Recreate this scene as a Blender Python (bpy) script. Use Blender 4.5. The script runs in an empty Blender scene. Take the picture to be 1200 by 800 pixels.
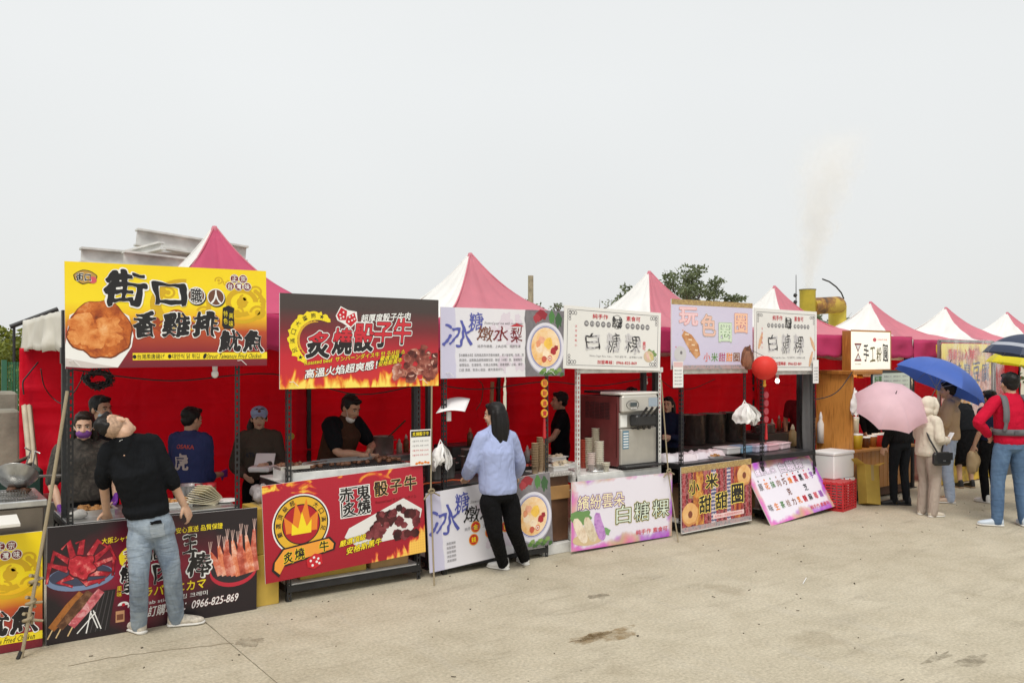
import bpy, bmesh, math, random
import numpy as np
from mathutils import Vector, Matrix, noise

random.seed(7); np.random.seed(7)
scene = bpy.context.scene
col = scene.collection
R = math.radians

# ------------------------------------------------------------------ camera
CAM_H = 2.05
cam_d = bpy.data.cameras.new('camera')
cam_d.lens = 30.0; cam_d.sensor_width = 36.0; cam_d.shift_y = 0.015
cam_d.clip_start = 0.1; cam_d.clip_end = 2000
cam = bpy.data.objects.new('camera', cam_d); col.objects.link(cam)
cam.location = (0, 0, CAM_H); cam.rotation_euler = (R(90), 0, R(-35.95))
scene.camera = cam

# ------------------------------------------------------------------ sky
SUN_EL, SUN_AZ = 55.0, 222.0     # azimuth clockwise from +Y
world = bpy.data.worlds.new('World'); scene.world = world; world.use_nodes = True
nt = world.node_tree; nt.nodes.clear()
wo = nt.nodes.new('ShaderNodeOutputWorld'); bg = nt.nodes.new('ShaderNodeBackground')
sky = nt.nodes.new('ShaderNodeTexSky'); sky.sky_type = 'NISHITA'; sky.sun_disc = False
sky.sun_elevation = R(SUN_EL); sky.sun_rotation = R(SUN_AZ); sky.dust_density = 4.0
sc_ = nt.nodes.new('ShaderNodeVectorMath'); sc_.operation = 'SCALE'; sc_.inputs['Scale'].default_value = 0.10
tc = nt.nodes.new('ShaderNodeTexCoord'); sp = nt.nodes.new('ShaderNodeSeparateXYZ')
rp = nt.nodes.new('ShaderNodeValToRGB')
rp.color_ramp.elements[0].position = 0.0; rp.color_ramp.elements[0].color = (0.735, 0.742, 0.728, 1)
rp.color_ramp.elements[1].position = 0.30; rp.color_ramp.elements[1].color = (0.80, 0.815, 0.81, 1)
nz = nt.nodes.new('ShaderNodeTexNoise'); nz.inputs['Scale'].default_value = 1.3; nz.inputs['Detail'].default_value = 3
mr = nt.nodes.new('ShaderNodeMapRange'); mr.inputs['To Min'].default_value = 0.92; mr.inputs['To Max'].default_value = 1.08
sc2 = nt.nodes.new('ShaderNodeVectorMath'); sc2.operation = 'SCALE'
mx = nt.nodes.new('ShaderNodeMix'); mx.data_type = 'RGBA'; mx.inputs['Factor'].default_value = 0.93
L = nt.links.new
L(tc.outputs['Generated'], sp.inputs[0]); L(sp.outputs['Z'], rp.inputs[0])
L(tc.outputs['Generated'], nz.inputs['Vector']); L(nz.outputs['Fac'], mr.inputs['Value'])
L(rp.outputs['Color'], sc2.inputs[0]); L(mr.outputs['Result'], sc2.inputs['Scale'])
L(sky.outputs['Color'], sc_.inputs[0]); L(sc_.outputs['Vector'], mx.inputs['A']); L(sc2.outputs['Vector'], mx.inputs['B'])
L(mx.outputs['Result'], bg.inputs['Color']); L(bg.outputs[0], wo.inputs[0])
bg.inputs['Strength'].default_value = 0.78

# ------------------------------------------------------------------ sun behind thin cloud
sun_d = bpy.data.lights.new('sun', 'SUN'); sun_d.energy = 1.5; sun_d.angle = R(22); sun_d.color = (1.0, 0.95, 0.87)
sun = bpy.data.objects.new('sun', sun_d); col.objects.link(sun)
el, az = R(SUN_EL), R(SUN_AZ)
sdir = Vector((math.sin(az)*math.cos(el), math.cos(az)*math.cos(el), math.sin(el)))
sun.rotation_euler = (-sdir).to_track_quat('-Z', 'Y').to_euler()

scene.view_settings.view_transform = 'Standard'; scene.view_settings.look = 'None'
scene.view_settings.exposure = 0.50; scene.view_settings.gamma = 1.0
scene.view_settings.use_curve_mapping = False
scene.render.engine = 'CYCLES'
scene.cycles.max_bounces = 8; scene.cycles.transparent_max_bounces = 12
scene.cycles.volume_bounces = 4; scene.cycles.use_denoising = True

# ------------------------------------------------------------------ layout: X runs along the row of stalls, Y into it
CA, SA = 0.8096, 0.5870
def W(px, py, v):
    """point of the plane Y = v that a sight line of the survey photo meets"""
    a = (px - 600) / 1000.0
    d = v / (CA - SA * a)
    return Vector((d * (CA * a + SA), v, CAM_H + (418 - py) / 1000.0 * d))
def U(px, v): return W(px, 418, v).x
def Z(px, py, v): return W(px, py, v).z
def G(px, py, z=0.0):
    d = (CAM_H - z) * 1000.0 / (py - 418); a = (px - 600) / 1000.0
    return Vector((d * (CA * a + SA), d * (CA - SA * a), z))

# ------------------------------------------------------------------ materials
MATS = {}
class NT:
    """small wrapper for node graphs"""
    def __init__(s, m): s.t = m.node_tree; s.n = s.t.nodes; s.l = s.t.links.new
    def add(s, kind, ins=None, **props):
        n = s.n.new(kind)
        for k, v in props.items(): setattr(n, k, v)
        for k, v in (ins or {}).items(): s.put(n.inputs[k], v)
        return n
    def put(s, sock, v):
        if isinstance(v, bpy.types.NodeSocket): s.l(v, sock)
        elif isinstance(v, (tuple, list)) and sock.type == 'RGBA' and len(v) == 3: sock.default_value = (*v, 1)
        else: sock.default_value = v
    def co(s, kind='Object'): return s.add('ShaderNodeTexCoord').outputs[kind]
    def map(s, v, scale=(1, 1, 1), loc=(0, 0, 0), rot=(0, 0, 0)):
        return s.add('ShaderNodeMapping', {'Vector': v, 'Scale': scale, 'Location': loc, 'Rotation': rot}).outputs[0]
    def noise(s, v, scale, detail=4, rough=.55, dist=0): return s.add('ShaderNodeTexNoise', {'Vector': v, 'Scale': scale, 'Detail': detail, 'Roughness': rough, 'Distortion': dist}).outputs['Fac']
    def voro(s, v, scale, feature='F1', out='Distance', rnd=1): return s.add('ShaderNodeTexVoronoi', {'Vector': v, 'Scale': scale, 'Randomness': rnd}, feature=feature).outputs[out]
    def wave(s, v, scale, dist=0, det=2, dscale=1, dirn='X', kind='BANDS'):
        n = s.add('ShaderNodeTexWave', {'Vector': v, 'Scale': scale, 'Distortion': dist, 'Detail': det, 'Detail Scale': dscale}, wave_type=kind)
        if kind == 'BANDS': n.bands_direction = dirn
        return n.outputs['Fac']
    def ramp(s, f, stops, interp='LINEAR'):
        n = s.add('ShaderNodeValToRGB'); s.put(n.inputs[0], f); cr = n.color_ramp; cr.interpolation = interp
        while len(cr.elements) > 1: cr.elements.remove(cr.elements[0])
        cr.elements[0].position = stops[0][0]; cr.elements[0].color = (*stops[0][1], 1) if not isinstance(stops[0][1], float) else (stops[0][1],)*3 + (1,)
        for p, c in stops[1:]:
            e = cr.elements.new(p); e.color = (*c, 1) if not isinstance(c, float) else (c, c, c, 1)
        return n.outputs['Color']
    def mix(s, a, b, f, mode='MIX'):
        n = s.add('ShaderNodeMix', data_type='RGBA', blend_type=mode)
        s.put(n.inputs['Factor'], f); s.put(n.inputs['A'], a); s.put(n.inputs['B'], b); return n.outputs['Result']
    def m(s, op, a, b=0.5, c=0.0):
        n = s.add('ShaderNodeMath', operation=op); s.put(n.inputs[0], a); s.put(n.inputs[1], b)
        if op in ('MULTIPLY_ADD', 'COMPARE', 'SMOOTH_MIN', 'WRAP'): s.put(n.inputs[2], c)
        return n.outputs[0]
    def sep(s, v): n = s.add('ShaderNodeSeparateXYZ'); s.put(n.inputs[0], v); return n.outputs
    def bump(s, h, strength=.3, dist=.01): return s.add('ShaderNodeBump', {'Height': h, 'Strength': strength, 'Distance': dist}).outputs[0]
    def bsdf(s, **k):
        b = s.n['Principled BSDF']
        for kk, v in k.items(): s.put(b.inputs[kk.replace('_', ' ')], v)
        return b
def newmat(name):
    m = bpy.data.materials.new(name); m.use_nodes = True; return m, NT(m)
def M(name, c=None, rough=.55, metal=0.0, var=.0, vscale=6.0, bump=0.0, bscale=60.0, spec=None, trans=0.0, coat=0.0, bdist=.004):
    """plain procedural material: base colour, tonal variation, grain"""
    if name in MATS: return MATS[name]
    m, t = newmat(name); co = t.co()
    base = tuple(c)
    b = t.bsdf(Base_Color=base, Roughness=rough, Metallic=metal)
    if spec is not None: b.inputs['Specular IOR Level'].default_value = spec
    if coat: b.inputs['Coat Weight'].default_value = coat
    if var:
        f = t.noise(co, vscale, 5)
        lo = tuple(max(0, x*(1-var)) for x in base); hi = tuple(min(1, x*(1+var*.8)) for x in base)
        t.put(b.inputs['Base Color'], t.ramp(f, [(.3, lo), (.7, hi)]))
        t.put(b.inputs['Roughness'], t.m('MULTIPLY_ADD', t.noise(co, vscale*2.3, 3), .25, max(.02, rough-.12)))
    if bump: t.put(b.inputs['Normal'], t.bump(t.noise(co, bscale, 4), bump, bdist))
    if trans:
        tr = t.add('ShaderNodeBsdfTranslucent', {'Color': base}); ms = t.add('ShaderNodeMixShader', {0: trans})
        t.l(b.outputs[0], ms.inputs[1]); t.l(tr.outputs[0], ms.inputs[2]); t.l(ms.outputs[0], t.n['Material Output'].inputs[0])
    MATS[name] = m; return m
def emit(name, c, strength):
    if name in MATS: return MATS[name]
    m, t = newmat(name); t.bsdf(Base_Color=c, Emission_Color=c, Emission_Strength=strength); MATS[name] = m; return m
def cloth(name, c, fold=.32, weave=900., scale=9., var=.12, rough=.85, stretch=(1, 1, .35)):
    """woven garment cloth with soft creases"""
    if name in MATS: return MATS[name]
    m, t = newmat(name); co = t.co()
    f = t.m('ABSOLUTE', t.m('MULTIPLY_ADD', t.noise(t.map(co, stretch, rot=(.35, .25, 0)), scale*.75, 2, .45, 1.3), 2.0, -1.0)); f = t.m('POWER', f, .6)
    g = t.noise(co, 2.5, 3)
    lo = tuple(x*(1-var) for x in c); hi = tuple(min(1, x*(1+var)) for x in c)
    b = t.bsdf(Base_Color=t.ramp(g, [(.3, lo), (.7, hi)]), Roughness=rough)
    b.inputs['Specular IOR Level'].default_value = .12
    b.inputs['Sheen Weight'].default_value = .0
    n1 = t.bump(f, fold, .03)
    nb = t.add('ShaderNodeBump', {'Height': t.noise(co, weave, 1), 'Strength': .15, 'Distance': .001, 'Normal': n1})
    t.put(b.inputs['Normal'], nb.outputs[0]); MATS[name] = m; return m

# ------------------------------------------------------------------ mesh helpers
class MB:
    """collects shapes for ONE mesh object"""
    def __init__(s): s.v = []; s.f = []; s.mi = []; s.cur = 0; s.smooth = []
    def mat(s, i): s.cur = i; return s
    def add(s, vs, fs, smooth=False):
        o = len(s.v); s.v += [tuple(p) for p in vs]
        for f in fs: s.f.append([i+o for i in f]); s.mi.append(s.cur); s.smooth.append(smooth)
        return s
    def box(s, c, d, rot=None, ch=0.0):
        x, y, z = d[0]/2, d[1]/2, d[2]/2
        if ch:
            q = min(ch, x*.9, y*.9, z*.9); vs = []; 
            for sx in (-1, 1):
                for sy in (-1, 1):
                    for sz in (-1, 1):
                        vs += [(sx*x, sy*(y-q), sz*(z-q)), (sx*(x-q), sy*y, sz*(z-q)), (sx*(x-q), sy*(y-q), sz*z)]
            I = lambda sx, sy, sz, k: ((sx > 0)*4+(sy > 0)*2+(sz > 0))*3+k
            fs = []
            for a in (-1, 1):
                fs.append([I(a, -1, -1, 0), I(a, 1, -1, 0), I(a, 1, 1, 0), I(a, -1, 1, 0)][::a])
                fs.append([I(-1, a, -1, 1), I(-1, a, 1, 1), I(1, a, 1, 1), I(1, a, -1, 1)][::a])
                fs.append([I(-1, -1, a, 2), I(1, -1, a, 2), I(1, 1, a, 2), I(-1, 1, a, 2)][::a])
                for b in (-1, 1):
                    fs.append([I(a, b, -1, 0), I(a, b, -1, 1), I(a, b, 1, 1), I(a, b, 1, 0)][::a*b])
                    fs.append([I(a, -1, b, 0), I(a, 1, b, 0), I(a, 1, b, 2), I(a, -1, b, 2)][::a*b])
                    fs.append([I(-1, a, b, 1), I(-1, a, b, 2), I(1, a, b, 2), I(1, a, b, 1)][::a*b])
                    for e in (-1, 1): fs.append([I(a, b, e, 0), I(a, b, e, 1), I(a, b, e, 2)][::-a*b*e])
        else:
            vs = [(-x, -y, -z), (x, -y, -z), (x, y, -z), (-x, y, -z), (-x, -y, z), (x, -y, z), (x, y, z), (-x, y, z)]
            fs = [[0, 3, 2, 1], [4, 5, 6, 7], [0, 1, 5, 4], [1, 2, 6, 5], [2, 3, 7, 6], [3, 0, 4, 7]]
        c = Vector(c)
        vs = [(rot @ Vector(p) if rot is not None else Vector(p)) + c for p in vs]
        return s.add(vs, fs)
    def b(s, x0, x1, y0, y1, z0, z1, ch=0.0): return s.box(((x0+x1)/2, (y0+y1)/2, (z0+z1)/2), (x1-x0, y1-y0, z1-z0), None, ch)
    def tube(s, pts, r, n=8, caps=True, smooth=True):
        pts = [Vector(p) for p in pts]; k = len(pts)
        rs = r if isinstance(r, (list, tuple)) else [r]*k
        tang = [(pts[min(i+1, k-1)]-pts[max(i-1, 0)]).normalized() for i in range(k)]
        up = Vector((0, 0, 1)) if abs(tang[0].z) < .9 else Vector((1, 0, 0))
        a = tang[0].cross(up).normalized(); vs = []
        for i in range(k):
            a = (a - tang[i]*a.dot(tang[i])).normalized(); b = tang[i].cross(a)
            vs += [pts[i] + (a*math.cos(2*math.pi*j/n) + b*math.sin(2*math.pi*j/n))*rs[i] for j in range(n)]
        fs = [[i*n+j, i*n+(j+1) % n, (i+1)*n+(j+1) % n, (i+1)*n+j] for i in range(k-1) for j in range(n)]
        s.add(vs, fs, smooth)
        if caps: s.add(vs[:n], [list(range(n))[::-1]]); s.add(vs[-n:], [list(range(n))])
        return s
    def lathe(s, prof, c=(0, 0, 0), n=20, smooth=True, M4=None):
        """profile of (radius, height)"""
        vs = []; c = Vector(c)
        for r, h in prof:
            for j in range(n):
                p = Vector((r*math.cos(2*math.pi*j/n), r*math.sin(2*math.pi*j/n), h))
                vs.append((M4 @ p if M4 is not None else p) + c)
        fs = [[i*n+j, i*n+(j+1) % n, (i+1)*n+(j+1) % n, (i+1)*n+j] for i in range(len(prof)-1) for j in range(n)]
        return s.add(vs, fs, smooth)
    def blob(s, c, r, seed=0, rough=.15, n=8, m=6, rot=None):
        """uneven rounded lump"""
        vs = []; c = Vector(c); r = Vector(r) if not isinstance(r, (int, float)) else Vector((r, r, r))
        for i in range(m+1):
            th = math.pi*i/m
            for j in range(n):
                ph = 2*math.pi*j/n
                d = Vector((math.sin(th)*math.cos(ph), math.sin(th)*math.sin(ph), math.cos(th)))
                q = 1 + rough*noise.noise(d*1.7 + Vector((seed*3.1, seed*1.7, seed)))*1.6
                p = Vector((d.x*r.x*q, d.y*r.y*q, d.z*r.z*q))
                vs.append(c + (rot @ p if rot is not None else p))
        fs = [[i*n+j, (i+1)*n+j, (i+1)*n+(j+1) % n, i*n+(j+1) % n] for i in range(m) for j in range(n)]
        return s.add(vs, fs, True)
    def grid(s, fn, nu, nv, smooth=True):
        vs = [fn(i/nu, j/nv) for j in range(nv+1) for i in range(nu+1)]
        fs = [[j*(nu+1)+i, j*(nu+1)+i+1, (j+1)*(nu+1)+i+1, (j+1)*(nu+1)+i] for j in range(nv) for i in range(nu)]
        return s.add(vs, fs, smooth)
    def mesh(s, name, mats):
        me = bpy.data.meshes.new(name); me.from_pydata(s.v, [], s.f); me.validate(clean_customdata=False)
        for m in (mats if isinstance(mats, (list, tuple)) else [mats]): me.materials.append(m)
        if len(me.polygons) == len(s.f):
            me.polygons.foreach_set('material_index', s.mi); me.polygons.foreach_set('use_smooth', s.smooth)
        me.update(); return me
    def build(s, name, mats, parent=None, label=None):
        o = bpy.data.objects.new(name, s.mesh(name, mats)); col.objects.link(o)
        if parent is not None: o.parent = parent
        if label: o['label'] = label
        return o
def tag(o, label=None, cat=None, group=None, kind=None):
    for k, v in (('label', label), ('category', cat), ('group', group), ('kind', kind)):
        if v: o[k] = v
    return o
def thing(name, label, cat, loc=(0, 0, 0), rz=0.0, group=None):
    o = bpy.data.objects.new(name, None); col.objects.link(o); o.empty_display_size = .1
    o.location = loc; o.rotation_euler = (0, 0, rz); return tag(o, label, cat, group)
def one(mb, name, mats, label, cat, loc=(0, 0, 0), rz=0.0, group=None, kind=None):
    o = mb.build(name, mats); o.location = loc; o.rotation_euler = (0, 0, rz); return tag(o, label, cat, group, kind)
def copy_tree(o, parent=None):
    c = o.copy(); col.objects.link(c); c.parent = parent
    for ch in list(o.children): copy_tree(ch, c)
    return c
def solid(o, th, off=-1):
    md = o.modifiers.new('thickness', 'SOLIDIFY'); md.thickness = th; md.offset = off; return o

# ------------------------------------------------------------------ lettering: outlines are buffered on a distance field
SEG = {}
def glyph_segs(s):
    if s in SEG: return SEG[s]
    c = bpy.data.curves.new('t', 'FONT'); c.body = s; c.size = 1; c.resolution_u = 3; c.fill_mode = 'NONE'
    o = bpy.data.objects.new('t', c); m = bpy.data.meshes.new_from_object(o)
    v = np.array([p.co[:2] for p in m.vertices]) if len(m.vertices) else np.zeros((0, 2))
    e = np.array([tuple(q.vertices) for q in m.edges]) if len(m.edges) else np.zeros((0, 2), int)
    bpy.data.objects.remove(o); bpy.data.meshes.remove(m); bpy.data.curves.remove(c)
    SEG[s] = (v[e[:, 0]], v[e[:, 1]]) if len(e) else (np.zeros((0, 2)), np.zeros((0, 2)))
    return SEG[s]
GP = {}
def glyph_poly(s, w=0.0, res=34, brush=0.0):
    key = (s, w, res, brush)
    if key in GP: return GP[key]
    A, B = glyph_segs(s)
    if len(A) == 0: GP[key] = ([], [], None); return GP[key]
    lo = np.minimum(A.min(0), B.min(0)) - w - .06 - brush*.08; hi = np.maximum(A.max(0), B.max(0)) + w + .06 + brush*.08
    nx, ny = int((hi[0]-lo[0])*res)+2, int((hi[1]-lo[1])*res)+2
    xs = np.linspace(lo[0], hi[0], nx); ys = np.linspace(lo[1], hi[1], ny)
    X, Y = np.meshgrid(xs, ys); P = np.stack([X.ravel(), Y.ravel()], 1)
    Q = P.copy(); wv = w
    if brush:
        sd = sum(map(ord, s)) % 17
        Q[:, 0] += brush*.03*np.sin(5*P[:, 1]+sd) + brush*.008*np.sin(17*P[:, 1]+9*P[:, 0])
        Q[:, 1] += brush*.035*np.sin(4*P[:, 0]+sd*1.3) + brush*.008*np.sin(15*P[:, 0]-7*P[:, 1])
        wv = w*(1 + brush*.7*np.sin(7*P[:, 0]-4*P[:, 1]+sd)) + brush*.006*np.sin(29*P[:, 0]+21*P[:, 1])
    D = B-A; LL = (D**2).sum(1)+1e-12; f = np.zeros((ny, nx)); cap = w+.16
    smin = np.minimum(A[:, 0], B[:, 0]); smax = np.maximum(A[:, 0], B[:, 0]); QX = Q.reshape(ny, nx, 2); WV = np.broadcast_to(wv, (len(P),)).reshape(ny, nx)
    for c0 in range(0, nx, 16):
        q = QX[:, c0:c0+16].reshape(-1, 2); x0, x1 = q[:, 0].min()-cap, q[:, 0].max()+cap
        ks = np.nonzero((smax >= x0) & (smin <= x1))[0]; d2 = np.full(len(q), cap*cap); wind = np.zeros(len(q))
        if len(ks):
            a, dd = A[ks], D[ks]; bb_ = B[ks]; pa = q[:, None, :]-a[None]
            t = np.clip((pa*dd).sum(2)/LL[ks], 0, 1); r = pa-t[..., None]*dd; d2 = np.minimum(d2, (r**2).sum(2).min(1))
            up = (a[:, 0] <= q[:, :1]) & (bb_[:, 0] > q[:, :1]); dn = (a[:, 0] > q[:, :1]) & (bb_[:, 0] <= q[:, :1])
            cr = dd[:, 0]*pa[..., 1]-dd[:, 1]*pa[..., 0]
            wind = (up & (cr < 0)).sum(1) - (dn & (cr > 0)).sum(1)
        d = np.sqrt(d2); f[:, c0:c0+16] = np.where(wind != 0, d, -d).reshape(ny, -1)
    f = f + WV
    verts = []; faces = []; ins = f > 0
    for j in range(ny-1):
        i = 0
        while i < nx-1:
            c4 = (ins[j, i], ins[j, i+1], ins[j+1, i+1], ins[j+1, i])
            if all(c4):
                i0 = i
                while i < nx-1 and ins[j, i] and ins[j, i+1] and ins[j+1, i+1] and ins[j+1, i]: i += 1
                o = len(verts); verts += [(xs[i0], ys[j]), (xs[i], ys[j]), (xs[i], ys[j+1]), (xs[i0], ys[j+1])]
                faces.append([o, o+1, o+2, o+3]); continue
            if any(c4):
                cs = ((i, j), (i+1, j), (i+1, j+1), (i, j+1)); pl = []
                for q in range(4):
                    a, b = cs[q], cs[(q+1) % 4]; fa, fb = f[a[1], a[0]], f[b[1], b[0]]
                    if fa > 0: pl.append((xs[a[0]], ys[a[1]]))
                    if (fa > 0) != (fb > 0):
                        t = fa/(fa-fb); pl.append((xs[a[0]]+(xs[b[0]]-xs[a[0]])*t, ys[a[1]]+(ys[b[1]]-ys[a[1]])*t))
                if len(pl) >= 3: o = len(verts); verts += pl; faces.append(list(range(o, o+len(pl))))
            i += 1
    bb = (*np.minimum(A.min(0), B.min(0)), *np.maximum(A.max(0), B.max(0)))
    GP[key] = (np.array(verts), faces, bb); return GP[key]
FP = {}
def font_poly(s):
    """small print: the face's own fill"""
    if s in FP: return FP[s]
    c = bpy.data.curves.new('t', 'FONT'); c.body = s; c.size = 1; c.resolution_u = 1; c.fill_mode = 'FRONT'
    o = bpy.data.objects.new('t', c); m = bpy.data.meshes.new_from_object(o)
    v = np.array([p.co[:2] for p in m.vertices]); f = [list(p.vertices) for p in m.polygons]
    bpy.data.objects.remove(o); bpy.data.meshes.remove(m); bpy.data.curves.remove(c)
    bb = (*v.min(0), *v.max(0)); FP[s] = (v, f, bb); return FP[s]

class Board:
    """a printed board: local X right, Z up, front towards -Y; x,y of the print run 0..1"""
    def __init__(s, name, label, cat, loc, w, h, mat, rz=0.0, tilt=0.0, lean=0.0, th=.012, group=None, edge=None, board='board'):
        s.w, s.h = w, h
        s.root = thing(name, label, cat, loc, rz, group)
        s.root.rotation_euler = (lean, tilt, rz)
        mb = MB(); mb.b(0, w, 0, th, 0, h); mb.mi = [1, 1, 0, 1, 1, 1]
        mb.build(board, [mat, edge or M('board_edge', (.72, .71, .69), .6)], s.root)
        s.calls = []
    def _put(s, part, mat, layer, pts, faces):
        y = -.0008*layer - .0006 - .00003*(len(s.calls) % 9); xs = [p[0] for p in pts]; zs = [p[1] for p in pts]
        s.calls.append((part, mat, y, pts, faces, (min(xs), min(zs), max(xs), max(zs))))
    def poly(s, part, mat, pts, layer=1):
        s._put(part, mat, layer, [(x*s.w, y*s.h) for x, y in pts], [list(range(len(pts)))])
    def rect(s, part, mat, x0, y0, x1, y1, layer=1): s.poly(part, mat, [(x0, y0), (x1, y0), (x1, y1), (x0, y1)], layer)
    def disc(s, part, mat, cx, cy, rx, ry=None, layer=1, n=28, jit=0.0, seed=0, a0=0, a1=360):
        """radii in units of board width"""
        ry = rx if ry is None else ry; pts = []
        for i in range(n + (a1 != 360)):
            a = R(a0 + (a1-a0)*i/n); q = 1 + jit*noise.noise(Vector((math.cos(a)*2+seed, math.sin(a)*2-seed, seed*.7)))*1.8
            pts.append((cx*s.w+rx*q*s.w*math.cos(a), cy*s.h+ry*q*s.w*math.sin(a)))
        s._put(part, mat, layer, pts, [list(range(len(pts)))])
    def ring(s, part, mat, cx, cy, r0, r1, layer=1, n=36, a0=0, a1=360, jit=0, sy=1.0):
        pts = []; 
        for i in range(n+1):
            a = R(a0+(a1-a0)*i/n); t = i/n; q = jit*noise.noise(Vector((i*.9, 3, 1)))
            wd = math.sin(math.pi*t)**.35 if jit else 1
            for r in ((r0+r1)/2-(r1-r0)/2*wd, (r0+r1)/2+(r1-r0)/2*wd+q): pts.append((cx*s.w+r*s.w*math.cos(a), cy*s.h+r*sy*s.w*math.sin(a)))
        s._put(part, mat, layer, pts, [[2*i, 2*i+1, 2*i+3, 2*i+2] for i in range(n)])
    def stroke(s, part, mat, pts, wd, layer=1):
        P = [Vector((x*s.w, y*s.h)) for x, y in pts]; o = []
        wds = wd if isinstance(wd, (list, tuple)) else [wd]*len(P)
        for i, p in enumerate(P):
            t = (P[min(i+1, len(P)-1)]-P[max(i-1, 0)]).normalized(); nrm = Vector((-t.y, t.x))
            o += [p+nrm*wds[i]*s.w/2, p-nrm*wds[i]*s.w/2]
        s._put(part, mat, layer, [tuple(q) for q in o], [[2*i, 2*i+1, 2*i+3, 2*i+2] for i in range(len(P)-1)])
    def text(s, st, box, mat, layer=3, bold=.03, outline=(), brush=0.0, slope=0.0, shear=0.0, part='lettering', res=42, small=False, rot=0.0):
        """fit a line of writing into box = x0,y0,x1,y1; outline = [(extra width, material)] drawn beneath"""
        bold = bold*.45; lays = [(bold, mat, 0)] + [(bold+ww*.75, mm, -1-i) for i, (ww, mm) in enumerate(outline)]
        x0, y0, x1, y1 = box[0]*s.w, box[1]*s.h, box[2]*s.w, box[3]*s.h
        for bw, mm, dl in lays:
            if small: v, f, bb = font_poly(st)
            else: v, f, bb = glyph_poly(st, bw, res, brush)
            if bb is None: continue
            sx = (x1-x0)/max(1e-6, bb[2]-bb[0]); sy = (y1-y0)/max(1e-6, bb[3]-bb[1])
            px = x0+(v[:, 0]-bb[0])*sx; py = y0+(v[:, 1]-bb[1])*sy
            px = px + (py-y0)*shear; py = py + (px-x0)*slope*s.h/s.w
            if rot:
                cx, cy = (x0+x1)/2, (y0+y1)/2; c_, s_ = math.cos(rot), math.sin(rot)
                px, py = cx+(px-cx)*c_-(py-cy)*s_, cy+(px-cx)*s_+(py-cy)*c_
            s._put(part, mm, layer+dl*.5, list(zip(px.tolist(), py.tolist())), f)
    def finish(s):
        """one mesh per printed motif; each line of type and trim stays one print"""
        for part in dict.fromkeys(c[0] for c in s.calls):
            cl = []
            for c in (c for c in s.calls if c[0] == part):
                if part != 'border':
                    hit = [g for g in cl if any(c[5][0] <= k[5][2]+.004 and k[5][0] <= c[5][2]+.004 and c[5][1] <= k[5][3]+.004 and k[5][1] <= c[5][3]+.004 for k in g)]
                    new = [c]
                    for g in hit: cl.remove(g); new = g+new
                    cl.append(new)
                elif cl: cl[0].append(c)
                else: cl.append([c])
            for g in cl:
                mb = MB(); sl = []
                for _, mat, y, pts, faces, _b in g:
                    if mat not in sl: sl.append(mat)
                    mb.mat(sl.index(mat)); mb.add([(p[0], y, p[1]) for p in pts], faces)
                mb.build(part, sl, s.root)
        return s.root
# ================================================================== ground
def concrete_mat():
    m, t = newmat('concrete_slab'); co = t.co()
    big = t.noise(co, .35, 6, .6, .4); mid = t.noise(co, 2.2, 6, .65, .3); fine = t.noise(co, 42, 4, .7)
    c = t.ramp(big, [(.25, (.41, .355, .255)), (.5, (.49, .435, .325)), (.75, (.55, .50, .39))])
    c = t.mix(c, t.ramp(mid, [(.32, (.36, .315, .22)), (.62, (.57, .515, .40))]), .42)
    # scuffs drawn along the row, as if swept or driven over
    sc1 = t.noise(t.map(co, (.5, 2.6, 1), rot=(0, 0, .5)), 2.2, 6, .7, .8)
    c = t.mix(c, (.24, .205, .145), t.m('MULTIPLY', t.ramp(sc1, [(.54, 0.0), (.74, 1.0)]), .5))
    tr = t.noise(t.map(co, (2.4, .3, 1), rot=(0, 0, .9)), 1.9, 5, .65, .4)
    c = t.mix(c, (.47, .435, .36), t.m('MULTIPLY', t.ramp(tr, [(.55, 0.0), (.72, 1.0)]), .35))
    # damp and oil spots
    v = t.voro(co, .8); sp_ = t.ramp(t.m('ADD', v, t.m('MULTIPLY', t.noise(co, 5, 4), .35)), [(.27, 1.0), (.37, 0.0)])
    c = t.mix(c, (.27, .22, .14), t.m('MULTIPLY', sp_, .35))
    pits = t.ramp(t.voro(co, 26), [(.05, 1.0), (.11, 0.0)])
    gate = t.ramp(t.noise(co, 1.4, 2), [(.5, 0.0), (.62, 1.0)])
    c = t.mix(c, (.10, .085, .06), t.m('MULTIPLY', t.m('MULTIPLY', pits, gate), .6))
    c = t.mix(c, t.ramp(fine, [(.3, (.7, .7, .7)), (.7, (1.18, 1.18, 1.18))]), 1.0, 'MULTIPLY')
    h = t.m('ADD', t.m('MULTIPLY', fine, .5), t.noise(co, 9, 5, .6))
    t.bsdf(Base_Color=c, Roughness=t.m('MULTIPLY_ADD', mid, .25, .68), Normal=t.bump(h, .22, .008))
    return m
conc = concrete_mat()
groundE = thing('ground', 'worn beige concrete yard in front of the stalls', 'ground'); groundE['kind'] = 'structure'
mb = MB(); mb.b(-400, 700, -300, 900, -.30, -.03); mb.build('subsoil', M('joint_dirt', (.06, .05, .038), .95, var=.3, vscale=8), groundE)
JX = 1.955
def slab(x0, x1, y0, y1, wob=True):
    mb = MB(); n = 60 if wob else 1
    def edge(xx, y, s): return xx + (s*(.004 + .006*noise.noise(Vector((y*6, s*9, 0)))) if wob and abs(xx-JX) < .05 else 0)
    ys = [y0+(y1-y0)*i/n for i in range(n+1)]
    vs = []
    for y in ys: vs += [(edge(x0, y, 1), y, 0), (edge(x1, y, -1), y, 0), (edge(x0, y, 1), y, -.03), (edge(x1, y, -1), y, -.03)]
    fs = []
    for i in range(n):
        o = i*4; fs += [[o, o+1, o+5, o+4], [o+2, o, o+4, o+6], [o+1, o+3, o+7, o+5]]
    mb.add(vs, fs); return mb.build('slab', conc, groundE)
slab(-12, JX, -2, 10); slab(JX, 16, -2, 10)
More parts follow.
